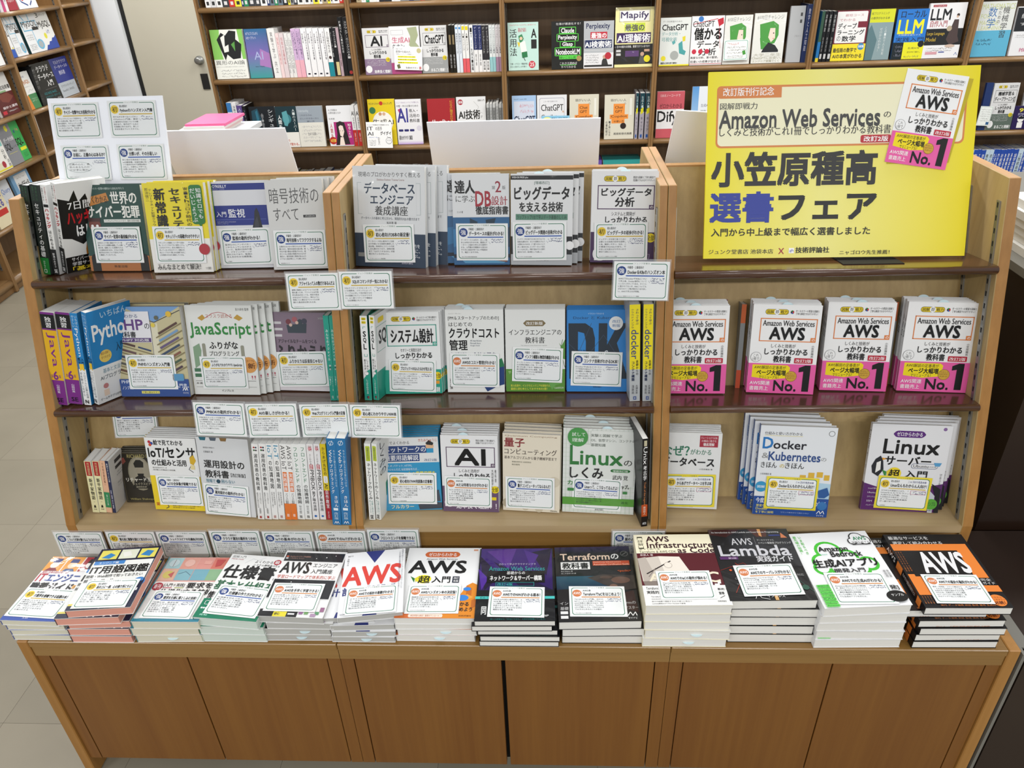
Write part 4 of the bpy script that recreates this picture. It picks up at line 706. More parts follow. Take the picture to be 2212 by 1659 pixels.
SPEC['lin']='R 0 0 100 100 e7ebe6;'+''.join('R 0 %d 100 %.2f cfe0cc;'%(y,y+.35) for y in range(3,100,5))+''.join('R %d 0 %.2f 100 cfe0cc;'%(x,x+.35) for x in range(4,100,6))+'''P e7ebe6 10 18 98 18 98 66 10 66;R 38 2 98 18 e7ebe6;C 20 10 14 4a9a4c;T 12 4.5 30 9 f0f6ee* 試して;T 12 11 28 15.5 f0f6ee* 理解;T 38 5.5 80 9 3a4a3a* 実験と図解で学ぶ;T 38 11 98 14.5 3a4a3a OS、仮想マシン、コンテナの;T 38 16.5 58 20 3a4a3a 基礎知識
T 10 19.5 22 41.5 2f7a3a** L;T 24 26 82 41.5 2f7a3a** inux;T 84 35 95 41.5 222* の;T 10 45 56 58 222** しくみ;Q 66 46 93 49.5 3 3a8a44;T 69 46.8 90 49 e8f4e8* 増補改訂版;T 69 53 90 58.5 222* 武内 覚;T 7 61 14 66 3a8a44** カ;T 82 64 92 69 222** ップ。;R 7 70 16 73.5 3a8a44;R 84 72 90 75 3a8a44;R 0 81 100 90 5ca03c;T 82 84 92 87 1c4a1c* 進化;T 46 94 58 96 333 技術評論社'''
face((1214.4,1107.6),(1368,1115),929.7,ZB,6,.017,'wide white paperback with green grid pattern and tall green lettering',SPEC['lin'],cf='e7ebe6',cs='4a9a4c',key='lin',n=4,mat=M_WRAP,group='face-out books on the bottom shelf',slip=.6)
spine((1384,1136.5),(1397.5,1136.5),948,ZB,'black and orange thick book turned sideways in front of the right divider','R 0 0 100 100 141212;R 28 2 74 8 c8bfa0;T 20 9 0 9 fff .;W 20 9 82 28 fff** Unix;V 20 29 80 46 fff* 考古学;W 30 48 68 74 d88a50 Truth of the Legend;R 0 74 100 100 c0501c;V 28 76 72 86 f4e8d8 藤田昭人;R 0 88 100 100 1a1210;T 20 95 80 97.5 fff** ASCII'.replace('T 20 9 0 9 fff .;',''),'141212',cf='1a1a1c',depth=.17,toa=(1370,1104),lean=4,side=2,dx=3)
# bottom shelf, right unit
SPEC['naze']='''R 0 0 100 100 eaebea;C 10 4.5 2 333;T 3 3 8 6 333* NE;R 64 3 94 18 a8283c;T 66 4.5 92 7.5 f4dce0 リレーショナルDB;T 67 8.5 91 11.5 f4dce0 の構造と動きを;T 70 12.5 88 16.5 fff* 徹底理解;T 4 17 48 30 2f7a5c** なぜ？;T 50 21 84 28 2f7a5c* がわかる;T 3 32 90 43.5 1c1c1c*+ データベース;T 66 46 88 48 444 小笠原種高 著;R 4 96.5 8 99 2a9a8a;T 10 96.6 60 98.4 444 DBを使ったWebアプリ開発の実践'''
face((1419,1098),(1547.6,1103),938,ZB,7,.017,'white paperback with green question mark title and small red square',SPEC['naze'],cf='eaebea',key='naze',n=4,mat=M_WRAP,group='face-out books on the bottom shelf')
SPEC['dkk']='''R 0 0 100 100 e9ecf0;P b4d4e8 30 66 60 60 100 62 100 80 20 80;T 6 6.5 55 10 333* 仕組みと使い方がわかる;R 6 10.6 56 11 e0d060;C 93 6.5 4 444;C 93 6.5 3.4 e9ecf0;T 5 13 18 25 2c7ac0** D;T 19 16 62 25 2b2b33** ocker;T 5 30 14 36 999* &;T 14 28.5 82 38 33508c** Kubernetes;T 83 33 90 37 999 の;T 5 40 26 46.5 333* きほん;T 30 42 36 46 d8c050* の;T 37 40 62 46.5 333* きほん;T 5 52.5 20 54.5 555 小笠原種高 著
R 58 53 66 59 e0b440;R 69 50 77 56 e0b440;R 80 49 88 55 e0b440;R 90 52 97 58 e0b440;C 74 66 9 a8cce4;P 2c5a9a 84 70 96 66 100 74 94 78 86 78;C 8 68 8 3a9aca;T 3 66.5 13 69.5 fff 図解;R 0 79 100 100 274f9a;T 3 80.5 14 86.5 fff* 今度;T 82 82 96 88 fff* わかる！;C 92 87 6.5 3a78b8;T 4 88 16 91 f0e26a* 豊富な;T 4 91.8 20 94.5 f0e26a* Docker;T 4 95.6 28 98.4 f0e26a* を丁寧に説明;T 38 95.6 76 97 b8c8e8 コマンド操作だけで終わらない;L .9 fff 86 96 89 92.5 91 96 94 92.5 96 96;T 86 97 96 99 fff マイナビ'''
face((1624,1112.5),(1784,1121),925,ZB,7,.019,'white and blue paperback with a little whale and yellow containers',SPEC['dkk'],cf='e9ecf0',cs='274f9a',key='dkk',n=3,dx=-.009,group='face-out books on the bottom shelf',spine='R 0 0 100 100 274f9a;W 24 10 78 40 d8e0f0* Docker')
SPEC['lsv']='''R 0 0 100 100 e8e9ec;P 5c2a6c 0 68 40 78 100 66 100 100 0 100;Q 28 7 68 14.5 6 5c2a7c;T 32 8.3 64 13 fff* ゼロからわかる;C 91 4 2.4 8a6aa0;T 18 17 88 33 161616*+ Linux;T 22 36 80 46 161616*+ サーバー;Q 56 43.5 90 49.5 4 5a6a8a;Q 56.6 44 89.4 49 3.6 e8e9ec;T 59 44.8 78 48.2 333* Ubuntu;T 79 46 88 48 666 対応版;P 5aa0d0 84 42 94 42 92 46 86 46
P 26282e 10 40 16 36 20 42 22 52 16 60 8 56 6 48;P f0f0ec 12 44 17 42 18 52 12 56;P e8a030 18 38 24 39.5 19 41;C 36 56 9 f2da30;T 28.5 51.5 43 60 111*+ 超;P 3a8a3c 20 52 26 54 26 62;P e8d040 26 54 31 50 28 61;T 50 52 78 60 161616** 入門;V 94 54 97 70 333 はじめてでも安心
T 6 73 18 75 e8e0f0 Linuxの基本;T 6 78 16 80 e8e0f0 Ubuntu;T 6 83 18 85 e8e0f0 コマンド入門;T 6 88 13 90 e8e0f0 SSH;T 6 93 17 95 e8e0f0 パッケージ;P 1c1c20 86 66 98 72 100 100 94 100 94 84;P c8ccd4 82 72 92 80 92 100 86 100;C 89 90 8 5aa83c;T 84 87 95 92 223 サンプル;T 80 96.5 92 98.5 333 技術評論社'''
face((1857,1103),(2024,1111),921.6,ZB,7,.019,'white and purple paperback with a penguin drawing and yellow round badge',SPEC['lsv'],cf='e8e9ec',cs='5c2a6c',key='lsv',n=3,dx=.012,group='face-out books on the bottom shelf',spine='R 0 0 100 100 f0f0f2;W 24 8 78 30 222* Linux;V 20 32 80 60 222 サーバー;R 0 68 100 100 5c2a6c')
# ================================================================ piles lying on the counter
def pile(key,nb,bl,br,tl_,tr_,bk,desc,front,cf,pg='w',cs=None,spine='',mat=None,jit=.003,t=None,off2=None,slips=0,short=None):
    """nb books; bl/br feet of the lowest book's front edge, tl_/tr_ front corners of the top cover, bk far-left corner (pixels)"""
    A,B=pz(*bl,0),pz(*br,0); yb_=(A[1]+B[1])/2
    m=((tl_[0]+tr_[0])/2,(tl_[1]+tr_[1])/2)
    T=t or (py(m[0],m[1],yb_-.002)[2])/nb
    T=round(max(.008,T),4); zt=T*nb
    a,b,c=pz(*tl_,zt),pz(*tr_,zt),pz(*bk,zt); X=nz((b-a)*[1,1,0]); w=round(float(np.linalg.norm(b-a)),3); h=round(float(abs(np.dot(c-a,np.cross([0,0,1.],X)))),3)
    XB=nz((B-A)*[1,1,0]); wB=float(np.linalg.norm(B-A)); mat=mat or M_PRINT; rr=random.Random(len(desc)); ab=(A+B)/2; at=(a+b)/2
    for i in range(nb):
        top=i==nb-1; f=i/(nb-1); z=T*(i+1)+.0004*i
        if top: o,x=a.copy(),X
        else:
            x=nz(XB*(1-f*.5)+X*f*.5+np.array([0,(rr.random()-.5)*.03,0])); mm=ab*(1-f*.25)+at*f*.25+np.array([(rr.random()-.5)*jit*2,(rr.random()-.5)*jit,0]); o=mm-x*w/2
            if off2 and i in off2: o=o+np.array([off2[i][0],off2[i][1],0])
        o[2]=z+.0004; Zl=np.cross(np.array([0,0,1.]),x)
        nm=desc if top else '%s, %s from the bottom of its pile'%(short or ' '.join(desc.split(',')[0].split()[:8]),'lowest' if i==0 else ORD[i])
        if not top and i==0: nm='%s, lowest of its pile'%(short or ' '.join(desc.split(',')[0].split()[:8]))
        r=book(basis(o,x,np.array([0,0,-1.]),Zl),w,h,T-.0002,nm,'piled books on the counter',front,spine,cf,cs,pg,mat)
        if slips and i<slips:
            s=bpy.data.objects.new('slip',slip_mesh()); COL.objects.link(s); s.parent=r; s.rotation_euler=(0,math.pi,0); s.location=(w*.55+.01*i,T*.45,.004)
        if top: EACH[key]=dict(o=o,X=x,Y=np.array([0,0,-1.]),Z=Zl,w=w,h=h,t=T)
SPEC['p1']='''R 0 0 100 100 f2f2f4;R 0 0 32 24 f0a23a;R 34 0 64 24 f0a23a;R 66 0 100 24 a82232;C 16 14 8 f8f0ea;P 2c3a80 8 10 24 10 24 4 10 3;P 8a2c3a 4 24 10 19 22 19 28 24;C 49 14 8 f4d8bc;P 2c3a80 41 10 57 10 56 4 42 4;P 3a5a90 38 24 42 20 56 20 60 24;C 82 13 8 f8f4f0;P 1c1c20 74 10 90 10 90 4 76 3;P f4f4f4 70 24 74 20 90 20 96 24;T 4 .8 50 3.6 fff 未経験からエンジニアになりたい人へ;T 4 24.5 52 28 c02838* 業界と仕事の流れがわかる！
T 3 29 18 41 c0283c** IT;T 20 29 97 41 2a4a9c** エンジニア;T 3 43 80 57 151515*+ 職種ガイド;R 80 46 98 51 f0b25a;T 82 47 96 50 333 古屋 浩;P 8a2434 10 66 20 58 40 62 42 66;R 42 58 60 66 2a5a40;R 60 58 72 66 3a4a90;R 72 56 100 70 f0a23a;C 84 64 7 f4d8bc;R 0 92 100 100 2a4ea8;T 36 95 46 97 dde SB'''
pile('p1',4,(28.5,1383),(158,1383),(0,1341),(123,1345),(103,1203),'white and blue careers paperback with orange cartoon squares, on the leftmost pile',SPEC['p1'],'f2f2f4','c','2a4ea8',mat=M_WRAP,short='blue backed cream paged paperback')
SPEC['p2']='''R 0 0 100 100 f4f5f2;R 0 0 100 22 181c3c;R 4 3 34 19 efe36a;R 37 3 66 19 e8ecd8;R 69 3 97 19 efe36a;P 3a8ac8 8 16 20 8 30 12 22 18;P f4f4ee 40 8 52 6 58 14 46 16;P 3a8ac8 72 14 80 6 92 8 88 17;R 2 22 52 28 3f88d0;T 10 23.2 42 27 fff* エンジニア編;T 3 30 96 43 151515*+ IT用語図鑑;T 2 45 92 50 222* 開発・Web制作で知っておきたい;T 2 52 48 57.5 222* 頻出キーワード;C 92 60 10 3f88d0
P 181c3c 92 60 100 58 100 92 86 92;R 86 62 90 66 f0e46a;R 88 70 96 74 f4f4f4;R 84 78 92 84 f0e46a;R 0 91 100 100 181c3c;R 0 90 40 93 e8d868;T 50 94 90 99 fff** IT-A;R 98.5 0 100 100 181c3c'''
pile('p2',5,(161,1387),(296,1388),(140,1322),(282,1313),(222,1188),'white reference paperback with navy border and yellow pictures, topmost on the pink edged pile',SPEC['p2'],'f4f5f2','p','181c3c',mat=M_WRAP,jit=.006,short='pink edged navy backed paperback',off2={3:(-.01,-.004)})
SPEC['p3']='R 0 0 100 100 f4f1ee;R 0 0 100 40 dfa89e;'+''.join('R %d %d %d %d %s;'%(x,y,x+24,y+18,c) for x,y,c in ((2,1,'a8ccd0'),(27,1,'e0a090'),(52,1,'e09a90'),(76,1,'d87868'),(2,20,'e0b8a0'),(27,20,'88b8c4'),(52,20,'7ab0c0'),(76,20,'90b890')))+'''C 14 10 8 c8dce0;L .8 8a6a6a 14 4 14 16;C 39 10 8 e8b8ac;C 14 29 8 d8c870;P c86a6a 14 29 22 24 22 34;L .8 5a7a8a 30 28 40 24 50 30;R 62 6 74 12 e8a89c;P c04848 80 4 94 4 90 14 82 16;C 9 48 8 a8283c;T 4 44.5 14 51.5 f8f0f0* 新刊;T 18 43 50 49 333* [入門＋実践];R 18 49.5 32 50.3 c84060;R 36 49.5 50 50.3 a8b840;T 54 42 94 50.5 222** 要求を;T 16 52 98 61 222** 仕様化する技術;R 0 96 100 100 3a8aa0;R 0 0 1.5 100 4a98a8'''
pile('p3',3,(298,1388),(436,1388),(282,1344),(428.5,1345),(366,1205),'paperback with pastel patchwork upper half, third pile from the left',SPEC['p3'],'f4f1ee','c','4a98a8',mat=M_WRAP,slips=1)
SPEC['p4']='''R 0 0 100 100 f4f5f4;T 4 2 26 6 222 図解入門;T 4 6.5 24 9 a8303c* How-nual;L .6 c8ccd0 30 14 40 6 50 8 60 3;T 46 8 76 12.5 222* よくわかる;C 83 9.5 6 b02838;C 94 9.5 6 b02838;T 79 7 87 12 fff* 最;T 90 7 98 12 fff* 新;T 46 14 96 17.5 222* システム開発者のための;T 4 18 88 39 151515++ 仕様書;T 90 33 97 39 222* の;T 4 43 97 57.5 2c6a48** 基本と仕組み;T 2 61 20 72 222** 情報;R 0 72 16 96 17805e;O 5 75 12 81 .8 f4f5f4;C 5 86 1.6 fff;C 8.5 86 1.6 fff;C 12 86 1.6 fff;R 0 92 100 100 17805e;R 96 60 100 62 17805e;T 8 94.5 20 97 cfe 秀和'''
pile('p4',3,(438,1388),(575,1388),(416,1334),(553,1345),(488,1196),'white and emerald paperback turned askew, fourth pile from the left',SPEC['p4'],'f4f5f4','m','17805e',mat=M_WRAP)
SPEC['p5']='''R 0 0 100 100 f5f5f5;R 2 3 98 17 16181e;C 70 10 1 fff;C 84 7 .8 fff;C 54 12 .7 fff;R 4 8.4 8 10.4 d86040;R 4 11.4 8 13.4 e0e0e0;T 10 8.6 44 10.6 d8a090 CloudTech ロードマップ作成委員会;T 10 11.6 34 13.4 d0a090 くろかわこうへい;T 4 19 50 36 151515*+ AWS;T 54 20 92 26 222* エンジニア;T 54 29 88 36 222* 入門講座;T 4 39 96 44.5 d04830 学習ロードマップで体系的に学ぶ
R 2 46 98 74 14161e;C 30 50 .8 fff;C 76 52 1 d87ab8;C 84 60 .8 fff;L .6 f5f5f5 0 74 100 74;R 2 90 60 100 1c1c20;R 24 90 44 100 f0e030;T 26 91.5 40 93.5 333 やさしく;T 26 94.5 34 98 333** 読む;R 46 95 56 97 fff;R 62 92 68 96 9a6a9a;R 70 92 76 96 78a868;R 78 88 84 93 d0a0c0;R 86 92 92 96 60a070;R 80 95 88 99 b898b8;R 92 86 98 92 a06a90'''
pile('p5',4,(578.5,1385),(717,1385),(553,1331.6),(696.5,1337),(616.5,1190.5),'white paperback with starry black bands, fifth pile from the left',SPEC['p5'],'f5f5f5','g',mat=M_WRAP,slips=2,off2={2:(.01,-.002)})
SPEC['p6']='''R 0 0 100 100 f6f7f9;P 303a82 34 0 66 0 50 20;P 303a82 40 92 58 92 60 100 38 100;T 5 5 14 7 333* BFT;V 4 9 8 22 777 金融メガ;T 2 32 98 34 f6f7f9 .;T 2 25 94 54 e2473c*+ AWS;P f6f7f9 49 22 54 22 52 32;T 3 57 38 69 303a82** 設計;T 41 56 86 61 303a82* スキルアップ;T 41 63 64 68 303a82* ガイド;V 90 4 93 62 667 これを知れば現場の設計に役立つ基本がわかる;V 94.5 2 97.5 66 667 現場を知りつくしたプロならではのノウハウ;T 4 96 12 98 556 技術'''.replace('T 2 32 98 34 f6f7f9 .;','')
pile('p6',5,(718,1387),(857,1387),(728,1337),(870,1323.4),(749,1197),'white paperback with red capitals and a navy triangle, sixth pile from the left',SPEC['p6'],'f6f7f9','g',slips=2,off2={3:(-.045,.006)})
SPEC['p7']='''R 0 0 100 100 f7f8f9;R 90 2.2 96 4.6 e0a080;Q 24 6 72 14.5 6 d66a34;T 29 7.6 67 13 fff* ゼロからわかる;T 27 16 69 18.5 222* Amazon Web Services;T 6 20 82 38 141414*+ AWS;E 28 47 10 6 f4ea2c;T 21 42.5 36 52.5 151515*+ 超;P 2c7a34 10 43 16 46 16 52;P e8dc30 16 46 22 42 18 52;T 39 43 63 52 151515** 入門;R 66 43 75 52 20283c;T 67.5 44 74 47 fff* 改訂;T 67.5 48 74 51 fff* 新版
P e8902c 86 56 93 52 100 55 100 92 60 92 66 78 78 70;P c8702a 86 56 93 60 93 74 86 70;P c8702a 72 76 80 80 80 92 72 90;P f0a848 80 72 88 68 96 72 88 76;P c8702a 94 76 100 73 100 84 94 88;P f0a848 66 84 74 80 82 84 74 88;E 82 73 8 4 3c8ae0;E 87 61 5 2.5 3c8ae0;E 2 64 3 3 3c8ae0;R 0 93 100 100 d87034;P e8902c 50 93 100 88 100 100 60 100;Q 17 94.5 60 99 2 fbe8d8;T 20 95.6 56 98 a84818 練習問題も解説！書類ダウンロード;T 80 95.6 96 98 421 技術評論社;T 80 79 91 84 333** かる;T 80 86 96 91 333** めよう'''
pile('p7',4,(859,1386),(1029,1386),(851,1337),(1024.6,1338),(878,1185),'white and orange paperback with huge black capitals and yellow oval, left of the purple one',SPEC['p7'],'f7f8f9','w',slips=2)
SPEC['p8']='''R 0 0 100 100 0e1018;G 2 0 98 60 3c1a78 281258;P 5a3090 10 4 50 0 40 30;P 180a30 0 10 30 40 10 60;P 180a30 70 6 98 0 90 40;P 4a2488 60 2 80 10 70 30;P 160c34 20 20 98 60 60 60;P 50289a 0 30 14 44 6 60;R 2 60 98 100 0c0e14;T 27 22 76 25 d0d0e0 さわって学ぶクラウドインフラ;T 14 27 88 33 2ea8a0 Amazon Web Services;R 12 33.5 88 50 08080e;T 38 34 62 38.5 f0f0f0* 基礎からの;T 16 40 84 47 f0f0f0** ネットワーク＆サーバー構築;T 26 50.5 46 54 38b8b0* 改訂4版;O 24 49.5 74 55 .6 2a9a94
T 22 57 84 59 c0c0d0 大澤文孝 玉川憲 片山暁雄 今井雄太 著;R -1 68.5 100 72 4ac8c4;T 5 68.8 20 71.6 123 初めての;T 8 82 14 92 eee** 同;T 74 92 92 95 eee* 日経BP;T 20 97 88 98.8 2a8a84 困った読者から「本当にできた」の声が多数届いています。'''
pile('p8',5,(1036,1396),(1209.6,1396),(1024,1343.6),(1200,1343),(1042,1187),'dark purple and black paperback with teal letters, in the middle of the counter',SPEC['p8'],'0e1018','w',mat=M_WRAP,jit=.004,off2={3:(-.012,-.001)})
SPEC['p9']='''R 0 0 100 100 15161a;G 0 0 100 10 2c2050 15161a;T 7 10 72 19 f4d8c0** Terraform;T 74 11 84 18.5 eee** の;C 92 11 5 777;C 92 11 4.3 15161a;L .6 999 89 13 95 9;R 7 22 45 32.5 f2f2f0;T 9 23.2 43 31.6 111*+ 教科書;R 49 21 97 27.5 c8502c;T 50 21.8 86 24 f8c8b0* HashiCorp Infrastructure;T 50 24.8 96 27.2 f8c8b0* Automation Certification Guide;T 7 34 22 36 bbb* Ravi Mishra 著;T 7 37 26 39 bbb* ねこやまめぐみ 訳;T 80 34 97 37.5 d06028* <packt>
G 0 42 100 60 245064 122c44;P 3c3430 40 44 60 40 100 42 100 60 80 62 60 54;E 82 48 12 4.5 6a5044;E 64 44 8 2 54443c;E 72 56 5 2.6 7a5a4a;P 1c1a1c 0 60 40 58 100 62 100 100 0 100;P 3a2420 80 66 96 62 98 90 84 86;T 80 76 96 79.5 bbb* formの;T 82 82 98 86 bbb* マスター;T 3 76 13 79.5 ccc* イン;T 3 82 13 86 ccc* 基礎;R 3 87.5 12 91 eee;R 3 93 12 96.5 eee;L 1 fff 84 94 87.5 89.5 90 94 93.5 89.5 95 94;T 84 95.5 95 98 fff マイナビ'''
pile('p9',3,(1212.7,1392),(1388,1391),(1207,1345),(1387.5,1342),(1202.5,1184),'black paperback with rocks and sea picture, right of the purple one',SPEC['p9'],'15161a','w',mat=M_WRAP)
SPEC['p10']='''R 0 0 100 100 f6f6f4;R 0 0 100 28 fbf4d6;V 3.5 3 11 22 332 [詳解];T 15 3 44 11 3a1420** AWS;T 15 12 98 20.5 3a1420** Infrastructure;T 52 20.5 98 28 3a1420** as Code;T 4 20 30 23.5 665 使って比べる;T 4 24.5 50 28 665 Terraform & AWS CDK;R 0 28.5 100 74 5a1420;T 4 29.5 20 32.5 e8d8d8* 原旅人 著;P d8cfc4 0 36 26 33 52 34 60 66 2 68;P c0b6ac 0 36 10 34 18 60 4 74;P 8a7e76 2 68 60 66 36 74 4 76;P f4ece0 26 33 52 34 62 58 30 56;L 1.6 221a1c 8 58 40 40;L 1 8a7e76 10 62 20 50;C 36 46 5 b8aca0;C 36 46 4.4 f4ece0
T 78 56 94 70 f4ead0** C;T 10 58 24 68 f4ead0** A;P f6f6f4 0 74 100 74 100 100 0 100;R 86 72 92 75 f6f6f4;R 90 69 94 72 f6f6f4;T 4 76 18 79.5 222* Terraform;T 4 81 18 85 222** 実践的;T 88 78 98 81 222** 断的・;T 88 83 94 86.5 222** 習得;T 8 88 20 89.5 444 Terraform;T 8 91 60 92.6 444 CI/CDの全体像やIaCを実践的に学べる章;T 8 94 54 95.6 444 自分の組織で機能するIaCの導入に役立つ;T 8 96.8 46 98.4 444 Lambda開発のデプロイもCDKで実現;T 84 94 94 96 444 技術評論社;L .6 222 88 91 94 88'''
pile('p10',5,(1388,1396),(1569,1399),(1395,1311),(1583,1309.6),(1368.5,1157),'cream and maroon paperback with notebook and pen photo, on a tall pile',SPEC['p10'],'fbf4d6','w',cs='fbf4d6',mat=M_PRINT,slips=2)
SPEC['p11']='''R 0 0 100 100 121214;P 3a1210 0 0 40 0 20 12 0 8;P 50200e 50 0 74 0 70 14 58 12;P e0a060 62 0 66 0 65 12 62 10;R 22 12 100 56 18181c;T 3 3.5 88 6.5 e0e0e0* An Introduction to AWS Lambda and Event Driven Programming;R 74 9 88 11 2a3a80;P d88050 90 6 96 14 88 14;T 24 14 50 24 d0d0d4* AWS;L .4 888 54 12 54 24;T 57 16 78 18.5 ccc* アーキテクチャと;T 57 20 98 23 ccc* イベント駆動型プログラミング;T 6 25 92 40 d0d0d6** Lambda;R 4 41 26 45 5a2c6a;T 14 42 24 44.4 e0d0e0 第2版;T 48 40.5 92 49 d8d8dc** 実践ガイド
L .5 a03020 0 60 30 50 50 70;L .5 c04028 10 90 30 60 20 50;L .5 703020 60 60 90 80;L .5 3a6a5a 70 52 100 90;C 12 60 1.6 e06030;C 22 72 1.6 ff7040;C 84 76 2 f08060;C 92 84 4 2a5a48;C 80 90 1.4 70e0a0;T 14 70 26 73 aaa Cloud9を;T 14 78 28 80 aaa* サーバーレス;T 88 66 96 69 aaa 対応;P e0b070 52 90 56 90 56 100 52 100;T 44 93 64 96.5 eee* インプレス;L .6 eee 30 98 34 91 37 97 46 99'''
pile('p11',5,(1570.6,1387),(1747.6,1387.7),(1577,1300),(1767,1297.6),(1536,1146),'black paperback with serif title and glowing red lines, on a tall white pile',SPEC['p11'],'121214','w',mat=M_WRAP)
SPEC['p12']='R 0 0 100 100 f6f7f9;'+''.join('C %s %s %s 4cc83c;'%q for q in ((40,27,17),(60,36,13),(28,42,15),(80,46,12),(22,50,11),(46,50,17),(64,50,16)))+''.join('C %s %s %s f6f7f9;'%q for q in ((40,27,13.2),(60,36,9.2),(28,42,11.2),(80,46,8.2),(22,50,7.2),(46,50,13.2),(64,50,12.2)))+'''E 50 44 26 9 f6f7f9;V 11 4 15 31 5ac84a* いま知るべき;V 4.5 4 9 31 5ac84a* 最先端の知識！;C 83 10 9 111;C 91 14 8 111;C 76 15 6 111;C 83 10 7.6 f6f7f9;C 91 14 6.6 f6f7f9;C 76 15 4.6 f6f7f9;R 72 12 97 18 f6f7f9;T 78 9 94 14 2a8a5a** AWS;T 74 15.5 96 18.5 222* 深掘りガイド;R 74 19.6 97 20.4 111
T 28 21.5 64 28 151515** Amazon;T 40 28.5 78 36 151515** Bedrock;T 26 31 36 33 4ac;T 13 39 90 50 151515*+ 生成AIアプリ;T 34 52 70 57.5 222** 開発入門;V 90 56 93 66 333 御田稔;V 94 56 97 66 333 熊田寛;T 86 76 96 82 222** 発]'''.replace('T 26 31 36 33 4ac;','T 27 31 36 33 6ca Amazon;')+''.join(';R 3 %d 18 %.1f 6ad85a;T 4 %.1f 17 %.1f 183 %s'%(y,y+3.4,y+.7,y+2.8,s) for y,s in ((72,'基礎知識'),(76,'モデル紹介'),(80,'Claude'),(84,'アプリ開発'),(88,'RAG'),(92,'LangChain'),(96,'Amazon')))+';E 88 90 12 7 141414;T 82 87 96 90 f0f0f0* サンプル'
pile('p12',5,(1753,1398),(1940,1398),(1781.5,1316.6),(1971.4,1308),(1708,1155),'white paperback with green cloud outline and black cloud, second pile from the right',SPEC['p12'],'f6f7f9','w',cs='f6f7f9',off2={0:(-.0,0)})
o13='''R 0 0 100 100 131112;T 4 3 54 8 e8e8e8* 最適なサービスを;T 6 10.5 68 15 e8e8e8* 選定して組み合わせる;R 2 14.5 96 24 ee8838;R 80 20 96 62 ee8838;R 10 24 80 62 131112;R 2 57 16 84 ee8838;R 10 57 16 60 131112;T 26 27 82 55 f2f2f4*+ AWS;R 80 72 100 80 ee8838;R 80 63 100 71 131112;T 84 63 96 66.5 ddd* 完全;T 84 67.5 98 71 ddd* ガイド;C 88 91 9 ee8838;T 82 86.5 94 88.5 611 システム;T 80 89.3 96 91.3 611 アーキテクト;T 82 92 94 96 411** 必読！'''+''.join(';V %d 26 %.1f 54 c87434 アーキテクチャ設計'%(x,x+1.8) for x in (2,5,8))+''.join(';V %d 84 %.1f 96 c87434 パターン集'%(x,x+1.8) for x in (2,5,8,11))+';T 18 97 80 99 c87434 実行　データ連携　認証　監視　運用　生成AI'
SPEC['p13']=o13
pile('p13',6,(1968.7,1399),(2150,1399),(1999,1315),(2189.7,1315),(1913,1157),'black and bright orange paperback with giant white capitals, rightmost pile',SPEC['p13'],'131112','w',cs='131112',spine='R 0 0 100 100 131112;W 20 14 80 34 fff** AWS;R 0 38 100 50 ee8838;V 24 52 76 80 ddd クラウド設計完全ガイド;R 0 84 100 92 ee8838',off2={4:(-.035,.01),2:(.004,-.003)},short='black and orange paperback')
# ================================================================ review cards
def onb(key,bl,br,kind,head,body,foot,short,**k):
    col={'初':'yellow','強':'blue','A':'orange'}[kind]
    return card_on(key,bl,br,'white review card with %s badge on the %s'%(col,short),card(kind,head,body,foot,**k),group='review cards clipped to the books')
G_='セキュリティについて初心者が学べる読み物。'
onb('cyb',(209,568),(312,567.5),'強','サイバー犯罪の最前線がわかる','名作ひとつで常に最新のサイバー犯罪についての情報を連載している解説の本。話題になった犯罪がどのような意味を持つのか、どのような背景があるのかについて自分にやさしく解説してくれている。','世界のサイバー犯罪','dark green paperback',hand=3)
onb('sec',(339,568.5),(447,568),'初','セキュリティの基礎がわかりやすい！','セキュリティの基礎について学べる読み物。エンジニアだけでなく経営システムにもわかりやすい。自分に関係がないと思ってしまいがちなサイバー攻撃だが、私にとってもすぐ隣にある危機であることを実感させながら解説してくれる。','セキュリティの新常識','bright yellow paperback')
onb('mon',(483,573),(591,570),'強','監視の勘所がわかる！','監視なのにアンチパターンから入っているのがユニーク。監視の目的や視点、デザインパターンが提示されており、監視の考え方がわかる概要書。','入門監視','grey and navy banded paperback')
onb('cry',(597.5,577),(708,575.5),'強','暗号技術ってワクワクするよね','古典的なものから現代のものまで網羅された、暗号化技術の読み物。暗号化や電子署名の原理がわかる。歴史とともに技術の発展がわかるのが面白い。暗号技術に興味がある人だけでなく読み物としても楽しめる。','暗号技術のすべて','dotted lettering paperback',hand=3)
onb('dbe',(789,566.5),(897,567),'初','初心者向けDB本の新定番！','データベース初心者向けに仕組みや中核となる技術を解説した読み物。具体的なコマンドの試し方も書かれており、説明の随所で「なぜそうするのか」が説明されているのもいい。','データベースエンジニア養成講座','tall grey navy paperback')
onb('dbd',(987,562.5),(1098,562.5),'強','データベースの設計がわかる！','データベースとは何か、正しい設計とは何かがわかる本。最適なデータベース設計の考え方を習得できる。入門書の卒業後から自分のやり方に自信が持てない中級者まで、幅広くおすすめ。','達人に学ぶDB設計徹底指南書','ocean blue paperback')
onb('big',(1108.5,563),(1223.5,562),'強','ビッグデータ関連の技術がわかる','ビッグデータを分析するためにはどのような技術が必要なのか、またその技術はどのような性質のものなのか、どう使うのかについて詳しく書かれた本。ビッグデータという捉えにくいものに対し、明快で読みやすい文章で書かれており、読み物としても楽しい。','ビッグデータを支える技術','black banded white paperback')
onb('bda',(1283,562),(1397.5,561.5),'初','ビッグデータの初歩がわかる！','ビッグデータを取り扱うために必要となる技術の初歩を説明した本。解説しやすい。なお、この著者のNoSQLの本も、やや古いが大変わかりやすいので併せて読むといい。','ビッグデータ分析のシステムと開発','purple framed paperback by the right divider',hand=3)
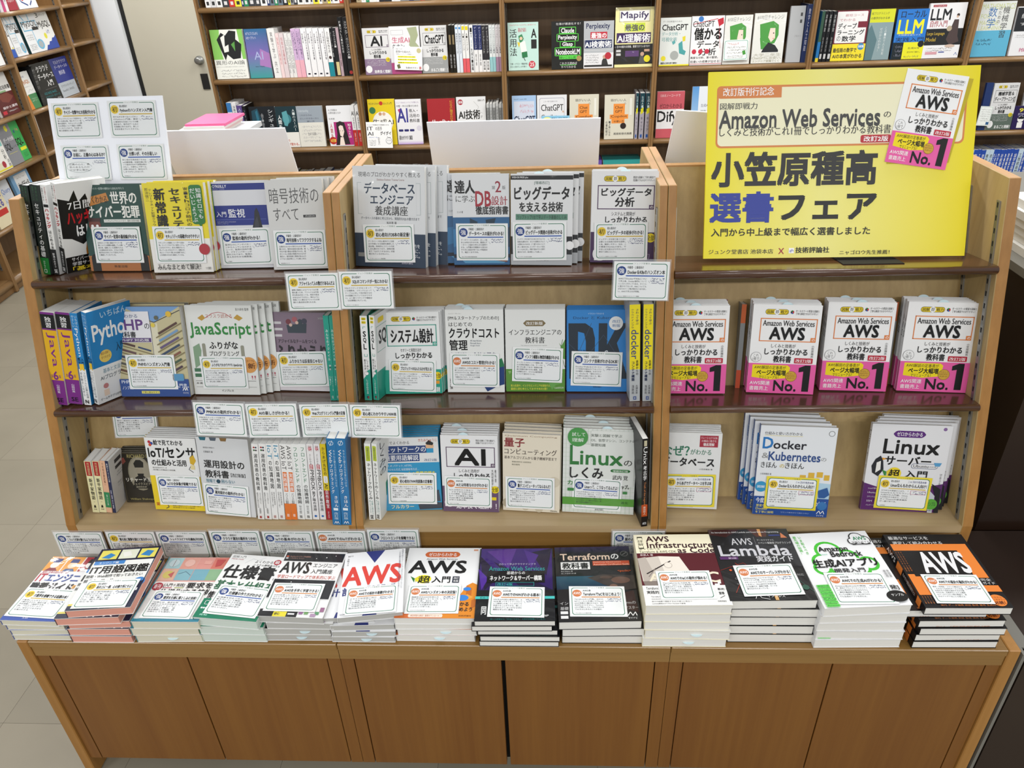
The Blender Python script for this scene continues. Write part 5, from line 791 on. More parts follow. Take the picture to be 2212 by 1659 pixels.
onb('php',(281.5,840.5),(385.5,841),'初','PHPのハンズオン入門書','PHPのハンズオン形式の入門書。初歩ではかんたんなコードをたくさん作り、後半ではそれを応用してかんたんなアプリを作る。DBについても学べる。','よくわかるPHPの教科書','library illustration paperback')
onb('jsf',(440,839.5),(537.5,839.5),'初','ふりがなでわかりやすいJavaScript','JavaScriptのプログラミング入門書。教科書的に進んでいくハンズオン。細かく丁寧に、このコードが何をしているのかをふりがなで表現しており、初心者に理解しやすい。','ふりがなプログラミング','green lettered white paperback')
onb('fri',(605.5,835.5),(712,834.5),'初','ふりかえりは反省会じゃない','ふりかえりについて考え方や技法がわかる本。ふりかえりとは、反省会ではないのだ！IT現場以外にも、プライベートや個人でも導入すると、何かと日常なしにどんどんバージョンアップできる。','ふりかえりガイドブック','mauve paperback')
onb('sys',(842,845),(942,847.5),'初','プロジェクトのなんたるかが見える！','システム設計の本としても良書だが、ウォーターフォール型のプロジェクトの進み方が見える本。自分が全体のどこに関わっているのか、チームの他の人が何をやっているのかを知るためにも読むと良い。','システム設計のセオリー','teal framed paperback')
onb('clo',(974,835),(1078.5,836.5),'A','AWSのコスト管理がわかる！','コスト最適化は、小手先の節約術で勝てるものじゃないんだぞ！というのがわかりやすい本。現状の可視化から、どのような最適化を行うかまで解説されており、サービスが変動しても対応できる力が付く。','クラウドコスト管理','paperback with blue green triangles')
onb('inf',(1106,823),(1213.5,827),'強','インフラ構築＆物理的機器がわかる','オンプレミスのインフラ構築に関わる技術を解説した本。サーバの買い方も書いてある！物理的な機器の知識を増やすのに最適。本書は続編もあり、そちらは運用管理について書かれている。','インフラエンジニアの教科書','bamboo leaf paperback')
onb('dk',(1232.5,832.5),(1341,835.5),'強','コンテナ技術がわかるDK本！','Dockerやk8sなどのコンテナ技術の仕組みがどうなっているか解説した図解本。わかりやすい。Dockerを「使わせたい」立場の人は読んでおこう。薄い本だが、あなどれないぞ！','イラストでわかるDocker','bright blue paperback')
onb('iot',(347,1090),(440.5,1093),'強','IoTの全体像が俯瞰できる！','IoT初心者向けに、どのようなデバイスがどのような方法でつながっているのか、全体が俯瞰できる本。マイコンボード、センサー、最新のMQTTの仕組み、データ分析など。','IoT/センサの仕組みと活用','white and yellow light bulb paperback')
onb('unyo',(446,1108),(542,1117.5),'強','運用設計の勘所がわかる！','運用設計について概要が分かれた本。サーバーだけでなく従業員のPC管理や、社員証や計画書の書き方なども知れる。各種リソース確保について解説。','運用設計の教科書','pale grey paperback with coloured tabs')
onb('nwb',(840,1088),(944.5,1089),'初','初心者向けNW用語集の定番書！','NW初心者にわかりやすい文章とイラストで説明された用語集。五版では、最新の情報にも対応しているのが嬉しい。読み物としても面白いが問題集としても役立つ。','ネットワークの重要用語解説','sky blue paperback')
onb('ai',(962,1093),(1063,1096.5),'A','AIとは何者なのかがわかる！','AIとは何かから始まり、さまざまなAIの手法とその理論、学習に必要なデータの整理など現在のAIに関する基礎知識が学べる読み物。','AIのしくみと活用','purple framed paperback with two capitals')
onb('ryo',(1093,1096.5),(1197.5,1101.5),'強','量子コンピュータってなんなんだ！','現在の量子コンピュータ事情や技術について書かれた本。数式や図もあってわかりやすい。「量子コンピュータって、実際なんなんだよ！」とお悩みの諸氏にオススメ。','量子コンピューティング','cream paperback')
onb('lin',(1234.5,1098),(1340,1105),'強','Linuxって、こうなってるんだよ！','Linuxの中身はどうなってるの？がわかる本。現代では、クラウドやコンテナなどの技術を使いこなすことが求められるが、「相手」を知りたいなら、上っ面だけでなく、本書で中身も理解すべし。','Linuxのしくみ','green grid patterned paperback')
for key,bl,br,short,hd,bd in (('naze',(1433,1093.5),(1543,1095.5),'white question mark paperback','からあげでデータベースを学ぶ本','「からあげ」でデータベースを学ぶDB初心者向けの読み物。データベースとは何かから、簡単なSQL、そして運用まで一通りを網羅できる本。'),('dkk',(1649,1097.5),(1761,1103.5),'white and blue whale paperback','Dockerなんもわからん人向け！','Dockerチンモワカラン人向けに書かれた入門書。コンテナとは何か？から始まり、k8sまで解説。ハンズオンもあるよ！'),('lsv',(1886.5,1096.5),(2001,1103.5),'white and purple penguin paperback','Linuxなんもわからん人向け！','ゼロからの表紙のとおり、「Linuxなんもワカラン」人向けの入門書。Linuxとは何かから始まり、ハンズオンでLinuxの基本操作が一通り学べる。')):
    card_on(key,bl,br,'yellow edged review card on the %s'%short,card('初',hd,bd,'小笠原種高',band='f0dc3c')+'Q 4 5 96 95 5 3f7f63;Q 5.2 6.7 94.8 93.3 4.5 f4f7f8;'*0+'T 56 11 90 18 2a2a7a* ニャゴロウ先生の本;L .5 c05080 64 41 92 41 92 52 64 52 64 41',group='review cards clipped to the books')
onb('p1',(8,1330),(117,1337),'初','IT業界を俯瞰できる話題の本！','IT業界にどんなエンジニア職があるのか、最近の業界を俯瞰して解説する本。PM、プログラマーやインフラ、SEなどさまざまな仕事がわかる。','','orange cartoon square paperback')
onb('p2',(151,1315),(269,1311),'初','机の上に一冊、心の拠り所にせよ！','よく使う専門用語が解説された本。いざというときに、職場に「一冊」置いておけば、新人の強い味方になる。','','navy bordered paperback')
onb('p3',(299,1334.5),(408,1337.5),'強','要求を仕様に落とし込む技術！','「仕様とは、要求を明確化したものが仕様になるのか？」ということを正しく理解し、技術を解説した書籍。読み物としても面白い。','','pastel patchwork paperback')
onb('p4',(437,1324),(550,1336),'強','仕様書の作り方がわかる！','仕様書を初めて作る、書き方について解説した本。どのような仕様書が必要か。少し現場に慣れた頃に読む本がほしい人に。','','emerald paperback')
onb('p5',(567,1319),(680,1322),'A','AWSを手早く学習できる！','AWSを使ったプロジェクトにアサインされた人向けの本。現場で遭遇しがちなサービスがシンプルに紹介されており、手早く学習できる。','','starry black banded paperback')
onb('p6',(740,1330),(855,1321),'A','AWSでの設計の基礎がわかる！','クラウド初学者に向けて、マネージドサービスの機能や役割を解説したAWS設計入門書。代表的なサービスの組み込み方がわかる。','','red capitals paperback')
onb('p7',(872.5,1325.5),(990,1325),'A','AWSハンズオン本の決定版！','図解形式のAWSを読んだ後に手を動かしたくなったらこの本。EC2、S3、VPCなど代表的なAWSのサービスの操作方法をハンズオンで学べる。','ゼロからわかるAWS超入門','white and orange paperback')
onb('p8',(1052,1332),(1175.5,1334),'A','AWSでのNWがわかる鉄本！','NWをAWS初心者向けに、AWSを使ってネットワークについて解説した本。ハンズオンで学習することができる。難しいと思われてしまいがちなVPC構築を学ぶのに最適。','','dark purple paperback')
onb('p9',(1231.5,1331.5),(1356.5,1332),'A','TerraformでIaCをはじめよう！','Terraformの入門書。ほかのIaCツールとの違いやTerraformの背景から書かれており、考え方がわかりやすい。Terraformの入門書としても、これからはじめてIaCをはじめる人にもお勧め。','Terraformの教科書','black rock picture paperback')
onb('p10',(1428.5,1295),(1549.5,1293.5),'A','AWSでのIaCの勘所が掴める！','TerraformとCDKを使って、IaCについて実践的に解説されている本。実例が多く載っており、ハンズオンでの操作方法の解説もあるため、現場ですぐに役立つ。','','cream and maroon paperback')
onb('p11',(1608.5,1288.5),(1740,1283.5),'A','AWSでのサーバレスがわかる！','AWS Lambdaについてのプログラミング入門書。Pythonを使ってサーバーレスプログラミングするハンズオン。Cloud9のため読み替えが必要だが、基礎や発展、コードの書き方がまとまっている。','','glowing red line black paperback')
onb('p12',(1810,1305),(1944,1304),'A','AWSでの生成AIがわかる！','Amazon Bedrockの実践本。概念やプロンプトエンジニアリングなど基本的なところはもちろん、事例や構成例も充実搭載。ハンズオンでの体験もでき、はじめての人でも生成AIアプリを作れる。','','green cloud paperback')
onb('p13',(2024.5,1303),(2150.5,1304.5),'A','AWSでの設計の勘所がわかる！','要件・可用性・コストの観点から、どのようなAWSサービスを組み合わせて全体を設計するのか書かれた本。代表的なシステム構成のアーキテクチャ図が豊富で、設計のアイデア出しにも使える。','','black and bright orange paperback')
# hanging cards under the shelf edges
def hang(bl,br,y,kind,head,body,foot,label,ln=0.,tz=None,**k):
    a,b=py(*bl,y),py(*br,y); X=nz(b-a); bkv=np.cross([0,0,1.],X); Z=nz(np.array([0,0,1.])+bkv*ln)
    h=None
    if tz is not None: a[2]=b[2]=.0025; h=round(solve_h((a+b)/2,Z,tz),3)
    return card_at(a,b,Z,label,card(kind,head,body,foot,**k),group='review cards hanging below the shelf edges' if tz is None else 'review cards standing on the counter',sleeve=True,h=h)
hang((626,671),(737,669),yf(Z1)-.036,'初','アジャイルって人の数だけあるんだよ','複数の著者によるアジャイルの体験を綴った本。アジャイルは代表的な技法があっても、特定の技法があるわけではない。例のように現場ごとに異なるアジャイルの体験から集合知を得られる本。','みんなのアジャイル','white review card with yellow badge, hanging left of the first divider',.22)
hang((738.5,667),(851,666),yf(Z1)-.0385,'初','SQLのコマンドが一気にわかる！','SQLのコマンドがまとまっている図解本。コマンドによってテーブルに対して何が起きるのかが図解されていてわかりやすい。よく使うコマンドや機能は、ほぼ網羅されている。','SQLのしくみと書き方','white review card with yellow badge, hanging across the first divider top',.22)
hang((1323,647.5),(1442,649),yf(Z1)-.036,'強','Docker＆K8sのハンズオン本','AWSでDockerやK8sについて学ぶ本。Docker操作についてハンズオンがタップリある。タイトルに書かれてないが、K8sについてもかなりのページ数が割かれており詳しい。AWSで学ぶのが特徴。','docker 基礎からのコンテナ構築','white review card with blue badge hanging beside the yellow poster',.22,hand=3)
hang((426.5,940),(534,943),yf(Z2)-.040,'強','PMBOKの勘所がわかる！','PMBOKのエッセンスを抜き出した概要書。仕様では対応していないPMBOKは、とかく量が多いので、初めて見ると圧倒されてしまうが、プロジェクトの指針としてとても頼りになる。','PMBOK第7版の活用','white card with blue badge, leftmost of four under the middle shelf',.18)
hang((540,945),(648.5,944.5),yf(Z2)-.038,'初','AIの楽しさがわかる！','生成AI以前の機械学習について、何をやっているのか、何ができるのかを楽しく学べる本。Google Colabで気軽に画像認識やテキスト生成、画像生成などの実装コードが掲載されている。','からあげ先生のAI自作教室','white card with yellow badge, second of four under the middle shelf',.2)
hang((655,944),(759,943),yf(Z2)-.038,'初','Webプログラミング入門書の定番','Webプログラミングがはじめての人に向けた入門書。Webプログラミングだけでなくインターネットやウェブの仕組みから解説されているのでわかりやすい。','Webプログラミングきほんのきほん','white card with yellow badge, third of four under the middle shelf',.2)
hang((761,944.5),(868,946),yf(Z2)-.0405,'初','初心者にわかりやすいNW本','NW初心者向けに、LANやイーサネット、IPなど物理層に近いレイヤー2、レイヤー3、Webのプロトコルについて解説された図解本。','図解まるわかりネットワークのしくみ','white card with yellow badge, rightmost of four under the middle shelf',.2)
hang((250,945.5),(343,944),.372+.362*(.26-ZB)-.006,'強','シェイクスピアの名戯曲','悪が一周まわった極上の戯曲。今で？初めて読むと、巧みな心理描写に驚くはずだ。読んだあと善悪について考えたくなる。','リチャード三世','white card with blue badge taped to the back board over the pocket books',.33)
for k,(bl,br,kd,hd,bd) in enumerate((((145,1222),(246,1222),'強','こういう文章を書けるようになりたい！','日本の城は、どんな本を読んでもストーリーの面白さだけ話すがいけなかったが、初めて「文章での表現」というものに気づかされた本。'),((255,1222),(357,1222),'初','寝る前に随筆を読むと気分がいい！','日本には随筆家が沢山いるが'),((361,1222),(465,1222),'強','シェイクスピアの名戯曲(河合訳)','福田訳の若干や歌みが少ない人向けに河合訳一冊の話。戯曲は人を選ぶので、ちょっと合わない場合は、「シェイクスピア物語」という小説に書き起こされたものもおすすめ。'),((472,1220),(577,1220),'強','クラウド運用の勘所をつかめ！','クラウド時代に合わせて、運用やセキュリティをどのように改善すれば良いかを説明した本。オンプレから移行したい場合だけでなく、クラウド運用の基礎を学び直すにもよい。'),((583,1220),(689,1220),'強','IoTの基本がわかる！','IoTのデバイスやネットワーク、通信がどのように構成されているのかを網羅できる本。とくに通信に関する項目が多く、さまざま。'),((694,1219),(800,1219),'A','AWSでのIoTがわかる！','AWS IoT Coreの実際の使い方の解説本。実際にマイコンからデータを送信し、ファイルや時系列データベースに保存する方法を解説。'),((804,1217),(911,1217),'強','フロントエンドを俯瞰できる！','フロントエンド周りの技術について概要がまとまっている読み物。技術のみならず、どのようなツールを使って、どのように作ればよいのか'),((1320,1219),(1430,1219),'強','鮭のような設計','調べてもわからないときに解決するのはままある'))):
    c_={'初':'yellow','強':'blue','A':'orange'}[kd]
    hang(bl,br,yf(ZB)-.005,kd,hd,bd,'','white card with %s badge standing on the counter, %s'%(c_,'alone behind the maroon cover' if k==7 else ('leftmost of seven','second of seven','third of seven','fourth of seven','fifth of seven','sixth of seven','rightmost of seven')[k]),.03,tz=(1150,1149,1149,1147,1148,1147,1144,1147)[k])
# placard with four cards
def placard():
    def q(u,v): n=nz(np.array([0,-1.,.30])); return pp(u,v,np.array([0,.552,.68]),n)
    a,b,c=q(131,400),q(373,395),q(91,212); X=nz(b-a); Zr=nz(np.array([0,.30,1.])); Zr=nz(Zr-X*np.dot(Zr,X)); Y=np.cross(Zr,X); w=float(np.linalg.norm(b-a))
    h=solve_h((a+b)/2,Zr,209.5); ex=(a[2]-(Z1-.006))/Zr[2]; o=a-Zr*ex
    r=root('card_board',None,'white board with four review cards, standing behind the leftmost books','sign board',None,basis(o,X,Y,Zr))
    ob_=bpy.data.objects.new('board',MB().box((0,0,0),(w,.004,h+ex)).mesh('board',M_WHITE)); COL.objects.link(ob_); ob_.parent=r
    F=dict(o=o,X=X,Y=Y,Z=Zr)
    for bl,br,kd,hd,bd,ft,lb in (((122,300),(222,297.5),'初','サイバー攻撃やSCの技術がわかる','セキュリティについて初歩から学べる読み物。特にサイバー攻撃の技術や、セキュリティに関わる項目について幅広く説明してくれているので、今はあった時に辞書的にも使いやすい。','','upper left'),((241,297),(344,295.5),'初','Pythonのハンズオン入門書','作りながら学べるハンズオンのPython入門書。最初に基本的な文法についての解説があり、後半はゲームなどを実際に作りながら、新しい文法を覚えていくスタイル。','','upper right'),((142,390.5),(242,389),'強','お前に、正義の心はあるか？','正義の心と、勇気のあるものだけが手に取れ。','三国志ハードボイルド','lower left'),((261,388),(361,387),'強','分厚いが、その分易しい','初心者が日常会話できるJavaの解説書。言語仕様に則って基本がなので説明は助けがなく、文章なしで学べる。分厚い本なので、後半かけてしまうかもしれないが。','独習Java','lower right')):
        pa,pb=pp(*bl,o-Y*.0025,Y),pp(*br,o-Y*.0025,Y)
        card_at(pa,pb,Zr,'%s review card with %s badge on the white four-card board'%(lb,{'初':'yellow','強':'blue'}[kd]),card(kd,hd,bd,ft,bub=1 if '正義' in hd else 0),group='review cards on the four-card board')
placard()
# ================================================================ books in the wall bookcases
YB=YW+.03
def wf(bl,br,vt,z,label,front,cf,cs=None,t=.018,n=0,lean=6,mat=None,key=None,y=YB,name='paperback_book'):
    a,b=py(*bl,y),py(*br,y); a[2]=b[2]=z+.0006; X=nz(b-a); w=float(np.linalg.norm(b-a)); L=math.radians(lean); bk=np.cross(np.array([0,0,1.]),X); Z=nz(bk*math.sin(L)+np.array([0,0,1.])*math.cos(L)); Y=np.cross(Z,X)
    h=round(solve_h((a+b)/2,Z,vt),3); o=a+np.array([0,0,t*math.sin(L)])
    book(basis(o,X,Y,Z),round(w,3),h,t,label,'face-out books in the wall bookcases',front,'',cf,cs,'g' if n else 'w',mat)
    n=0
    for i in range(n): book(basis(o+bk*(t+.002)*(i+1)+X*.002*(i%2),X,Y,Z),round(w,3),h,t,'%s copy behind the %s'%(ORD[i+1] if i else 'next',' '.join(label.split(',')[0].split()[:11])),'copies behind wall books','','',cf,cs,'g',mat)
    EACH[key or label]=dict(o=o,X=X,Y=Y,Z=Z,w=w,h=h,t=t)
def ws(x0,x1,yb_,vt,z,label,sp,cs,group,y=YB,depth=.15,side=0.):
    a,b=py(x0,yb_,y),py(x1,yb_,y); a[2]=b[2]=z+.0006; W_=nz(b-a); t=round(float(np.linalg.norm(b-a)),4); up=np.array([0,0,1.]); Z=nz(up+W_*math.tan(math.radians(side))); X=nz(np.cross(Z,W_)); h=round(solve_h((a+b)/2,Z,vt),3)
    book(basis(b,X,np.cross(Z,X),Z),depth,h,t*.985,label,group,'',sp,cs,cs)
def A(bg,*l): return 'R 0 0 100 100 %s;'%bg+';'.join(l)
# row one (upper), bays from left to right
wf((469,164.5),(537.5,163),64.5,R1,'white cover with green and black ink blot painting',A('eceee6','P 8ac860 0 0 30 0 24 30 30 60 0 60;P 8ac860 84 0 100 0 100 60 90 60;P 1a1c1a 18 20 34 6 46 12 60 2 80 4 76 20 92 30 84 58 60 60 44 50 36 62 26 40;P eceee6 30 16 44 10 40 34 52 30 50 44 36 46;P 5a9a48 60 30 72 24 70 44;T 4 62 94 71 666 異形のAI論;T 4 74 90 76 999 私たちの人間を超える日はくるのか;H 14 80 92 98 999 3'),'eceee6')
wf((541,162),(589,162),63,R1,'teal to violet gradient cover with pale glowing letters',A('4a6aa8','G 0 0 100 50 2a6a98 7a6ab0;G 0 50 100 100 7a6ab0 3a9a98;P a87ab8 60 40 100 50 100 80 50 74;T 6 6 60 12 dde AIアルゴリズムから;T 6 15 50 21 dde AIセーフティへ;T 30 46 70 62 aab4dc AI;T 30 75 70 78 223 Roman V. Yampolskiy'),'4a6aa8',n=1)
cols=[('f0f0ee','white spine with small black letters, next to the gradient cover','V 30 6 70 60 333 実験で学ぶ;V 30 64 70 90 777 共立'),('f2dada','pale pink spine, left of the grey pink one','V 24 8 76 70 c06a70 知能と人間 谷川'),('e4d6d8','grey pink spine, left of two lined white ones','V 24 8 76 70 c06a70 知能の言葉 松本'),('ececea','white spine with vertical grey lines, left one','V 12 8 44 90 777 公正 倫理 人工知能;V 54 12 86 80 999 読む知能'),('e8e8e6','white spine with vertical grey lines, right one','V 12 8 44 90 777 公正 倫理 人工知能;V 54 12 86 80 999 読む知能'),('d8b8dc','lilac and pink spine, left one','R 0 64 100 100 f0b8c4;V 14 4 46 44 446 大規模言語モデルは;V 54 4 86 60 446 人工知能の倫理と'),('d4b4da','lilac and pink spine, right one','R 0 64 100 100 eeb2c0;V 14 4 46 44 446 大規模言語モデルは;V 54 4 86 60 446 人工知能の倫理と')]+[('f2f2f4','white philosophy spine, %s of four'%s,'V 60 5 88 64 223* 人工知能のための哲学塾;V 14 10 38 30 223 %s;R 30 92 70 95 223'%q) for s,q in (('first','西洋篇三宅'),('second','東洋篇三宅'),('third','未来社会篇'),('last','未来社会篇'))]+[('f0f0f0','white spine with teal foot','R 0 70 100 100 1c8a98;V 24 6 76 50 222* 人工知能の作り方;C 50 60 30 433'),('1a1a1c','narrow black spine beside the teal footed one','V 24 6 76 60 bbb ゲームAI'),('1c1c20','black spine with cream block at its foot','V 20 6 80 40 ddd* イノベーションAI;R 10 70 90 98 d8c890'),('b8a0a8','dull pink grey spine','V 24 50 76 80 533 情報'),('101012','tall black spine, left one','V 24 6 76 60 bbb FINAL AI 解体新書'),('141416','tall black spine, right one against the upright','V 20 6 80 70 ccc* スクウェア・エニックスのAI;C 50 94 30 a33')]
xs_=[(593,608.5),(609,616),(616.5,626),(627,634),(634.5,642.3),(642.7,652),(652.3,662),(663,675),(676,688),(688.6,700.6),(702,713),(714,724.5),(725,728.6),(729,737.6),(738,743.8),(744.2,752.8),(753.6,765.8)]
tops=[61.5,72,72,72,72,62,62,61,61,61,61,61,61,60,60,37,37]
for (c,l,s),(x0,x1),vt in zip(cols,xs_,tops): ws(x0,x1,162,vt,R1,l+', wall bookcase',A(c,s),c,'spines in the first wall bay')
zk_=lambda fr,ti,bd,ft,t2='': A('dcdcdc',zk(fr,ti,'しくみと技術が','R 0 66 100 100 %s;H 8 68 80 82 ccc 4;C 88 68 8 f0d820;T 82 65 94 71 222* 全部;E 14 88 12 8 eee;T 34 90 96 97 eee** %s'%(bd,ft),small='豊富な図解と丁寧な解説で|知識0でもわかりやすい！',icon='').replace('R 0 0 100 100 dcdcdc',''))
wf((790.6,157.5),(847.6,157.5),61,R1,'grey cover with purple frame and huge two capitals, wall bookcase',zk_('5c4460','AI','8c7490','効率良く理解！').replace('T 16 20 89 37 111*+ AI','T 28 18 72 38 111++ AI'),'dcdcdc',n=1)
wf((847.6,157),(911,156.3),57,R1,'white cover with grey green dragon like foliage and magenta foot',A('e8e8ea','O 6 8 46 18 .6 888;T 8 22 66 35 c8486c* 生成AI;T 68 26 78 33 333 の;T 8 37 48 48 333* キホン;P a8b08c 60 4 92 2 96 20 86 34 98 44 80 52 64 40 70 22;R 0 76 100 100 b04880'),'e8e8ea',cs='b04880',key='kih')
wf((913.4,155.7),(969,154.5),55.7,R1,'light grey cover with framed chat title and grey foot',zk_('888','ChatGPT','9a9c9c','まるごと理解！！'),'dcdcdc',n=1)
f_=EACH['kih']; pa,pb=pp(853,150.5,f_['o']-f_['Y']*.012,f_['Y']),pp(913,152,f_['o']-f_['Y']*.012,f_['Y'])
card_at(pa,pb,f_['Z'],'white promotional card with yellow highlighted lines, upper wall shelf','T 6 8 30 13 333 読者からの声！;T 6 17 60 27 222* 原理や仕組みが、;T 6 30 70 35 333 平易なコンピュータ用語なし！;R 12 40 76 47 f0ec30;R 12 52 80 59 f0ec30;R 12 65 84 72 f0ec30;T 13 41 75 46 333 ChatGPTとはいったい何か;T 13 53 79 58 333 生成AIを使った仕事術と;T 13 66 83 71 333 理解までのポイント;C 88 16 8 c8c090;P 664 8 80 18 74 22 92 12 96;T 40 86 84 94 333* 生成AIのキホン;R 88 84 96 96 c88',asp=.76,group='promotional cards on the wall shelves')
sp2=[(973,979.6,'15140f','black spine, first of the right group','R 20 20 80 40 8a7a5a;V 24 60 76 90 bbb 機械学習'),(980.2,986.6,'17160f','black spine, second of the right group','R 20 20 80 40 8a7a5a;V 24 60 76 90 bbb 機械学習'),(988,994,'e4ecf4','pale blue spine with blue disc, left one','C 50 6 34 3a8ad0;V 20 16 80 60 223 機械学習エンジニア'),(994.6,1001,'e0e8f2','pale blue spine with blue disc, right one','C 50 6 34 3a8ad0;V 20 16 80 60 223 機械学習エンジニア'),(1001.8,1008,'f2f2f0','white and coral engineer spine, left one','R 10 2 90 10 e8d820;V 20 16 80 54 222* AIエンジニア;R 0 70 100 100 e86068'),(1008.6,1016,'f0f0ee','white and coral engineer spine, right one','R 10 2 90 10 e8d820;V 20 16 80 54 222* AIエンジニア;R 0 70 100 100 e86068'),(1017.7,1025.4,'eef0f2','white spine with tall capitals at its head','V 16 4 84 26 111* IT;V 40 30 60 46 58a 基本;V 20 48 84 96 222* 生成AI図鑑'),(1026,1034.7,'f0f0f0','navy and white deep learning spine, left one','R 0 0 100 52 1c2a60;V 20 3 80 50 ccd* ディープラーニング;V 30 60 70 86 888 教科書'),(1035.4,1043.5,'f0f0f0','navy and white deep learning spine, right one','R 0 0 100 52 1c2a60;V 20 3 80 50 ccd* ディープラーニング;V 30 60 70 86 888 教科書'),(1044,1051,'f0f0f0','charcoal and white deep learning spine, left one','R 0 0 100 74 2a2a30;V 20 3 80 60 ccc* ディープラーニング;V 20 76 80 96 333 実践編'),(1051.6,1058.7,'f0f0f0','charcoal and white deep learning spine, right one','R 0 0 100 74 2a2a30;V 20 3 80 60 ccc* ディープラーニング;V 20 76 80 96 333 実践編'),(1059.2,1065.6,'e6ecec','white spine with aqua foot, left one','R 0 68 100 100 9accd0;V 20 4 80 60 234* ディープラーニングG検定'),(1066,1072,'e6ecec','white spine with aqua foot, right one','R 0 68 100 100 9accd0;V 20 4 80 60 234* ディープラーニングG検定'),(1072.6,1078.5,'e8e4e8','white spine with mauve foot, left one','R 0 68 100 100 b08ca8;V 20 4 80 60 323* ディープラーニング E資格'),(1079,1086,'e8e4e8','white spine with mauve foot, right one','R 0 68 100 100 b08ca8;V 20 4 80 60 323* ディープラーニング E資格')]
for x0,x1,c,l,s in sp2: ws(x0,x1,154.6,54.4,R1,l+', second bay',A(c,s),c,'spines in the second wall bay')
wf((1099,150.6),(1163.8,150),49,R1,'mint cover with drawn green haired figure in white',A('c4e4da','T 6 4 92 7 d06a78 月8万円を10万円に実現する;V 5 12 30 70 222* 活用法;V 74 12 96 56 222** AI;T 34 11 60 20 d06a78* 超初心者でも稼げる;P 3a8a5a 34 28 46 24 52 34 40 46;C 43 33 5 e8c8a8;P f4f4ee 38 42 56 38 62 60 44 66;P 2a7a4a 44 62 62 60 64 72 46 74;P e8d040 30 40 40 42 36 52;L 2 333 50 72 56 80;C 78 88 11 c83848;T 71 84 85 92 f4e0e0** 25;T 6 84 64 88 444 文章・イラスト・動画作成、;T 6 90 60 94 444 まるっと任せてしっかり稼ぐ！'),'c4e4da')
wf((1191.6,147),(1260,145.6),46,R1,'black cover with four words in bright green boxes',A('141614','T 14 3 90 8 ddd 仕事が爆速化する！','O 24 12 76 26 2 5ad04a;R 26 13.5 74 24.5 141614;T 30 14.5 70 24 fff** Claude;O 16 26 84 42 2 5ad04a;R 18 27 82 41 141614;T 21 29 79 40 fff** Perplexity;O 26 41 74 54 2 5ad04a;T 34 43.5 66 53.5 fff** Glasp;O 10 54 92 72 2 5ad04a;T 14 58 88 69 fff** NotebookLM;R 24 72 80 79 5ad04a;T 26 73 76 78 121* 使いこなし術;C 86 78 8 a89058;T 26 85 80 91 ddd* これさえ読めば;R 28 91 78 92 5ad04a;T 30 93 76 98 ddd* すべてわかる'),'141614',n=2,cs='2a4a20')
wf((1260.4,145.6),(1324.5,144.8),45.6,R1,'silver grey cover with red and navy title bars',A('b4b8bc','T 8 5 86 19 1c2450** Perplexity;R 22 23 78 37 c03040;T 25 25 75 36 fff** 最強の;R 2 40 94 57 1c2a58;T 4 42 92 56 fff** AI検索術;O 4 38 96 62 .8 e8e8e8;R 0 67 100 100 e4e4e6;P 333 60 96 62 84 70 76 78 82 84 96;C 70 76 6 c8a08a;C 82 74 11 b82c3c;H 4 70 50 90 666 4;R 2 93 96 97 222'),'b4b8bc')
wf((1327,142.3),(1408,142),15.7,R1,'tall pale yellow cover with black foot and purple title bars',A('f0e8a4','O 10 4 90 24 1 888;R 12 5.5 88 22.5 f2f2f2;T 14 7.5 86 21 3a2a58** Mapify;R 24 26 78 40 c8dc3c;T 26 28 76 39 3a2a58** 最強の;R 4 42 94 59 3a2058;T 6 44 92 58 fff** AI理解術;R 0 61 100 95 17181c;T 6 63 92 67 ddd* 日々の膨大な情報、整理できていますか？;R 28 72 64 82 5a3a70;R 4 70 16 74 ccc;R 4 76 16 80 ccc;R 78 70 92 74 c8a088;P 555 64 94 68 80 74 78 82 94;C 73 78 5 c8a08a;C 86 86 8.5 e8dc20'),'f0e8a4',mat=M_WRAP,n=0,cs='3a2058')
wf((1422.8,141.3),(1487.4,139.5),38.5,R1,'pale cover with teal pipe shape and yellow foot line',A('dfe3df','T 8 6 70 10 333 データ分析者のための;T 6 14 90 26 222** ChatGPT;T 6 29 66 37 6aa0a0* データ分析・;T 6 40 56 49 6aa0a0* 可視化術;P 4aa0a0 62 54 74 48 78 66 88 70 84 78 66 74;P e0d030 74 40 84 38 84 48 76 50;P 5aa8a8 40 50 50 46 52 52 44 56;C 50 78 14 a8aca8;C 14 84 8 e8dc30;T 6 92 60 96 222** 重要な分析を秒で解決！;R 0 97 100 100 e8dc30'),'dfe3df')
wf((1489,138.8),(1557.9,136.6),35,R1,'white cover with heavy black title and red hand corner',A('f0eeee','L 2 b83040 6 16 80 6;C 28 6 8 3a78c0;T 4 10 70 22 222* ChatGPT;P c02838 78 8 96 4 98 16 84 22;T 10 24 94 48 151515++ 儲かる;T 20 50 88 64 151515** データ;T 26 66 80 80 151515** 分析;C 12 72 7 c83048;C 32 72 7 c83048;C 52 72 7 c83048;T 2 82 88 87 222* 高度な分析、楽々駆使。;T 2 90 96 95.5 222* 段違いの成果が出せる！;L 1 b83040 84 16 92 66;R 0 97 100 98 b83040'),'f0eeee')
gir='T 8 4 92 13 777 #100日チャレンジ;P 4a9a40 18 22 60 16 78 24 80 44 70 60 40 66 24 56;P 4a9a40 30 28 56 20 72 36 60 70 28 72 22 50;P f4dccc 52 30 68 30 70 50 58 58 48 48;P 1a1c22 34 72 50 58 72 64 84 74 84 78 30 78;C 64 40 2 333;R 62 50 67 51 c85a4a'
wf((1560,134),(1618,132),33,R1,'pale cover with green haired drawn girl, left of two alike',A('e6e6e0',gir),'e6e6e0',mat=M_WRAP,key='gir')
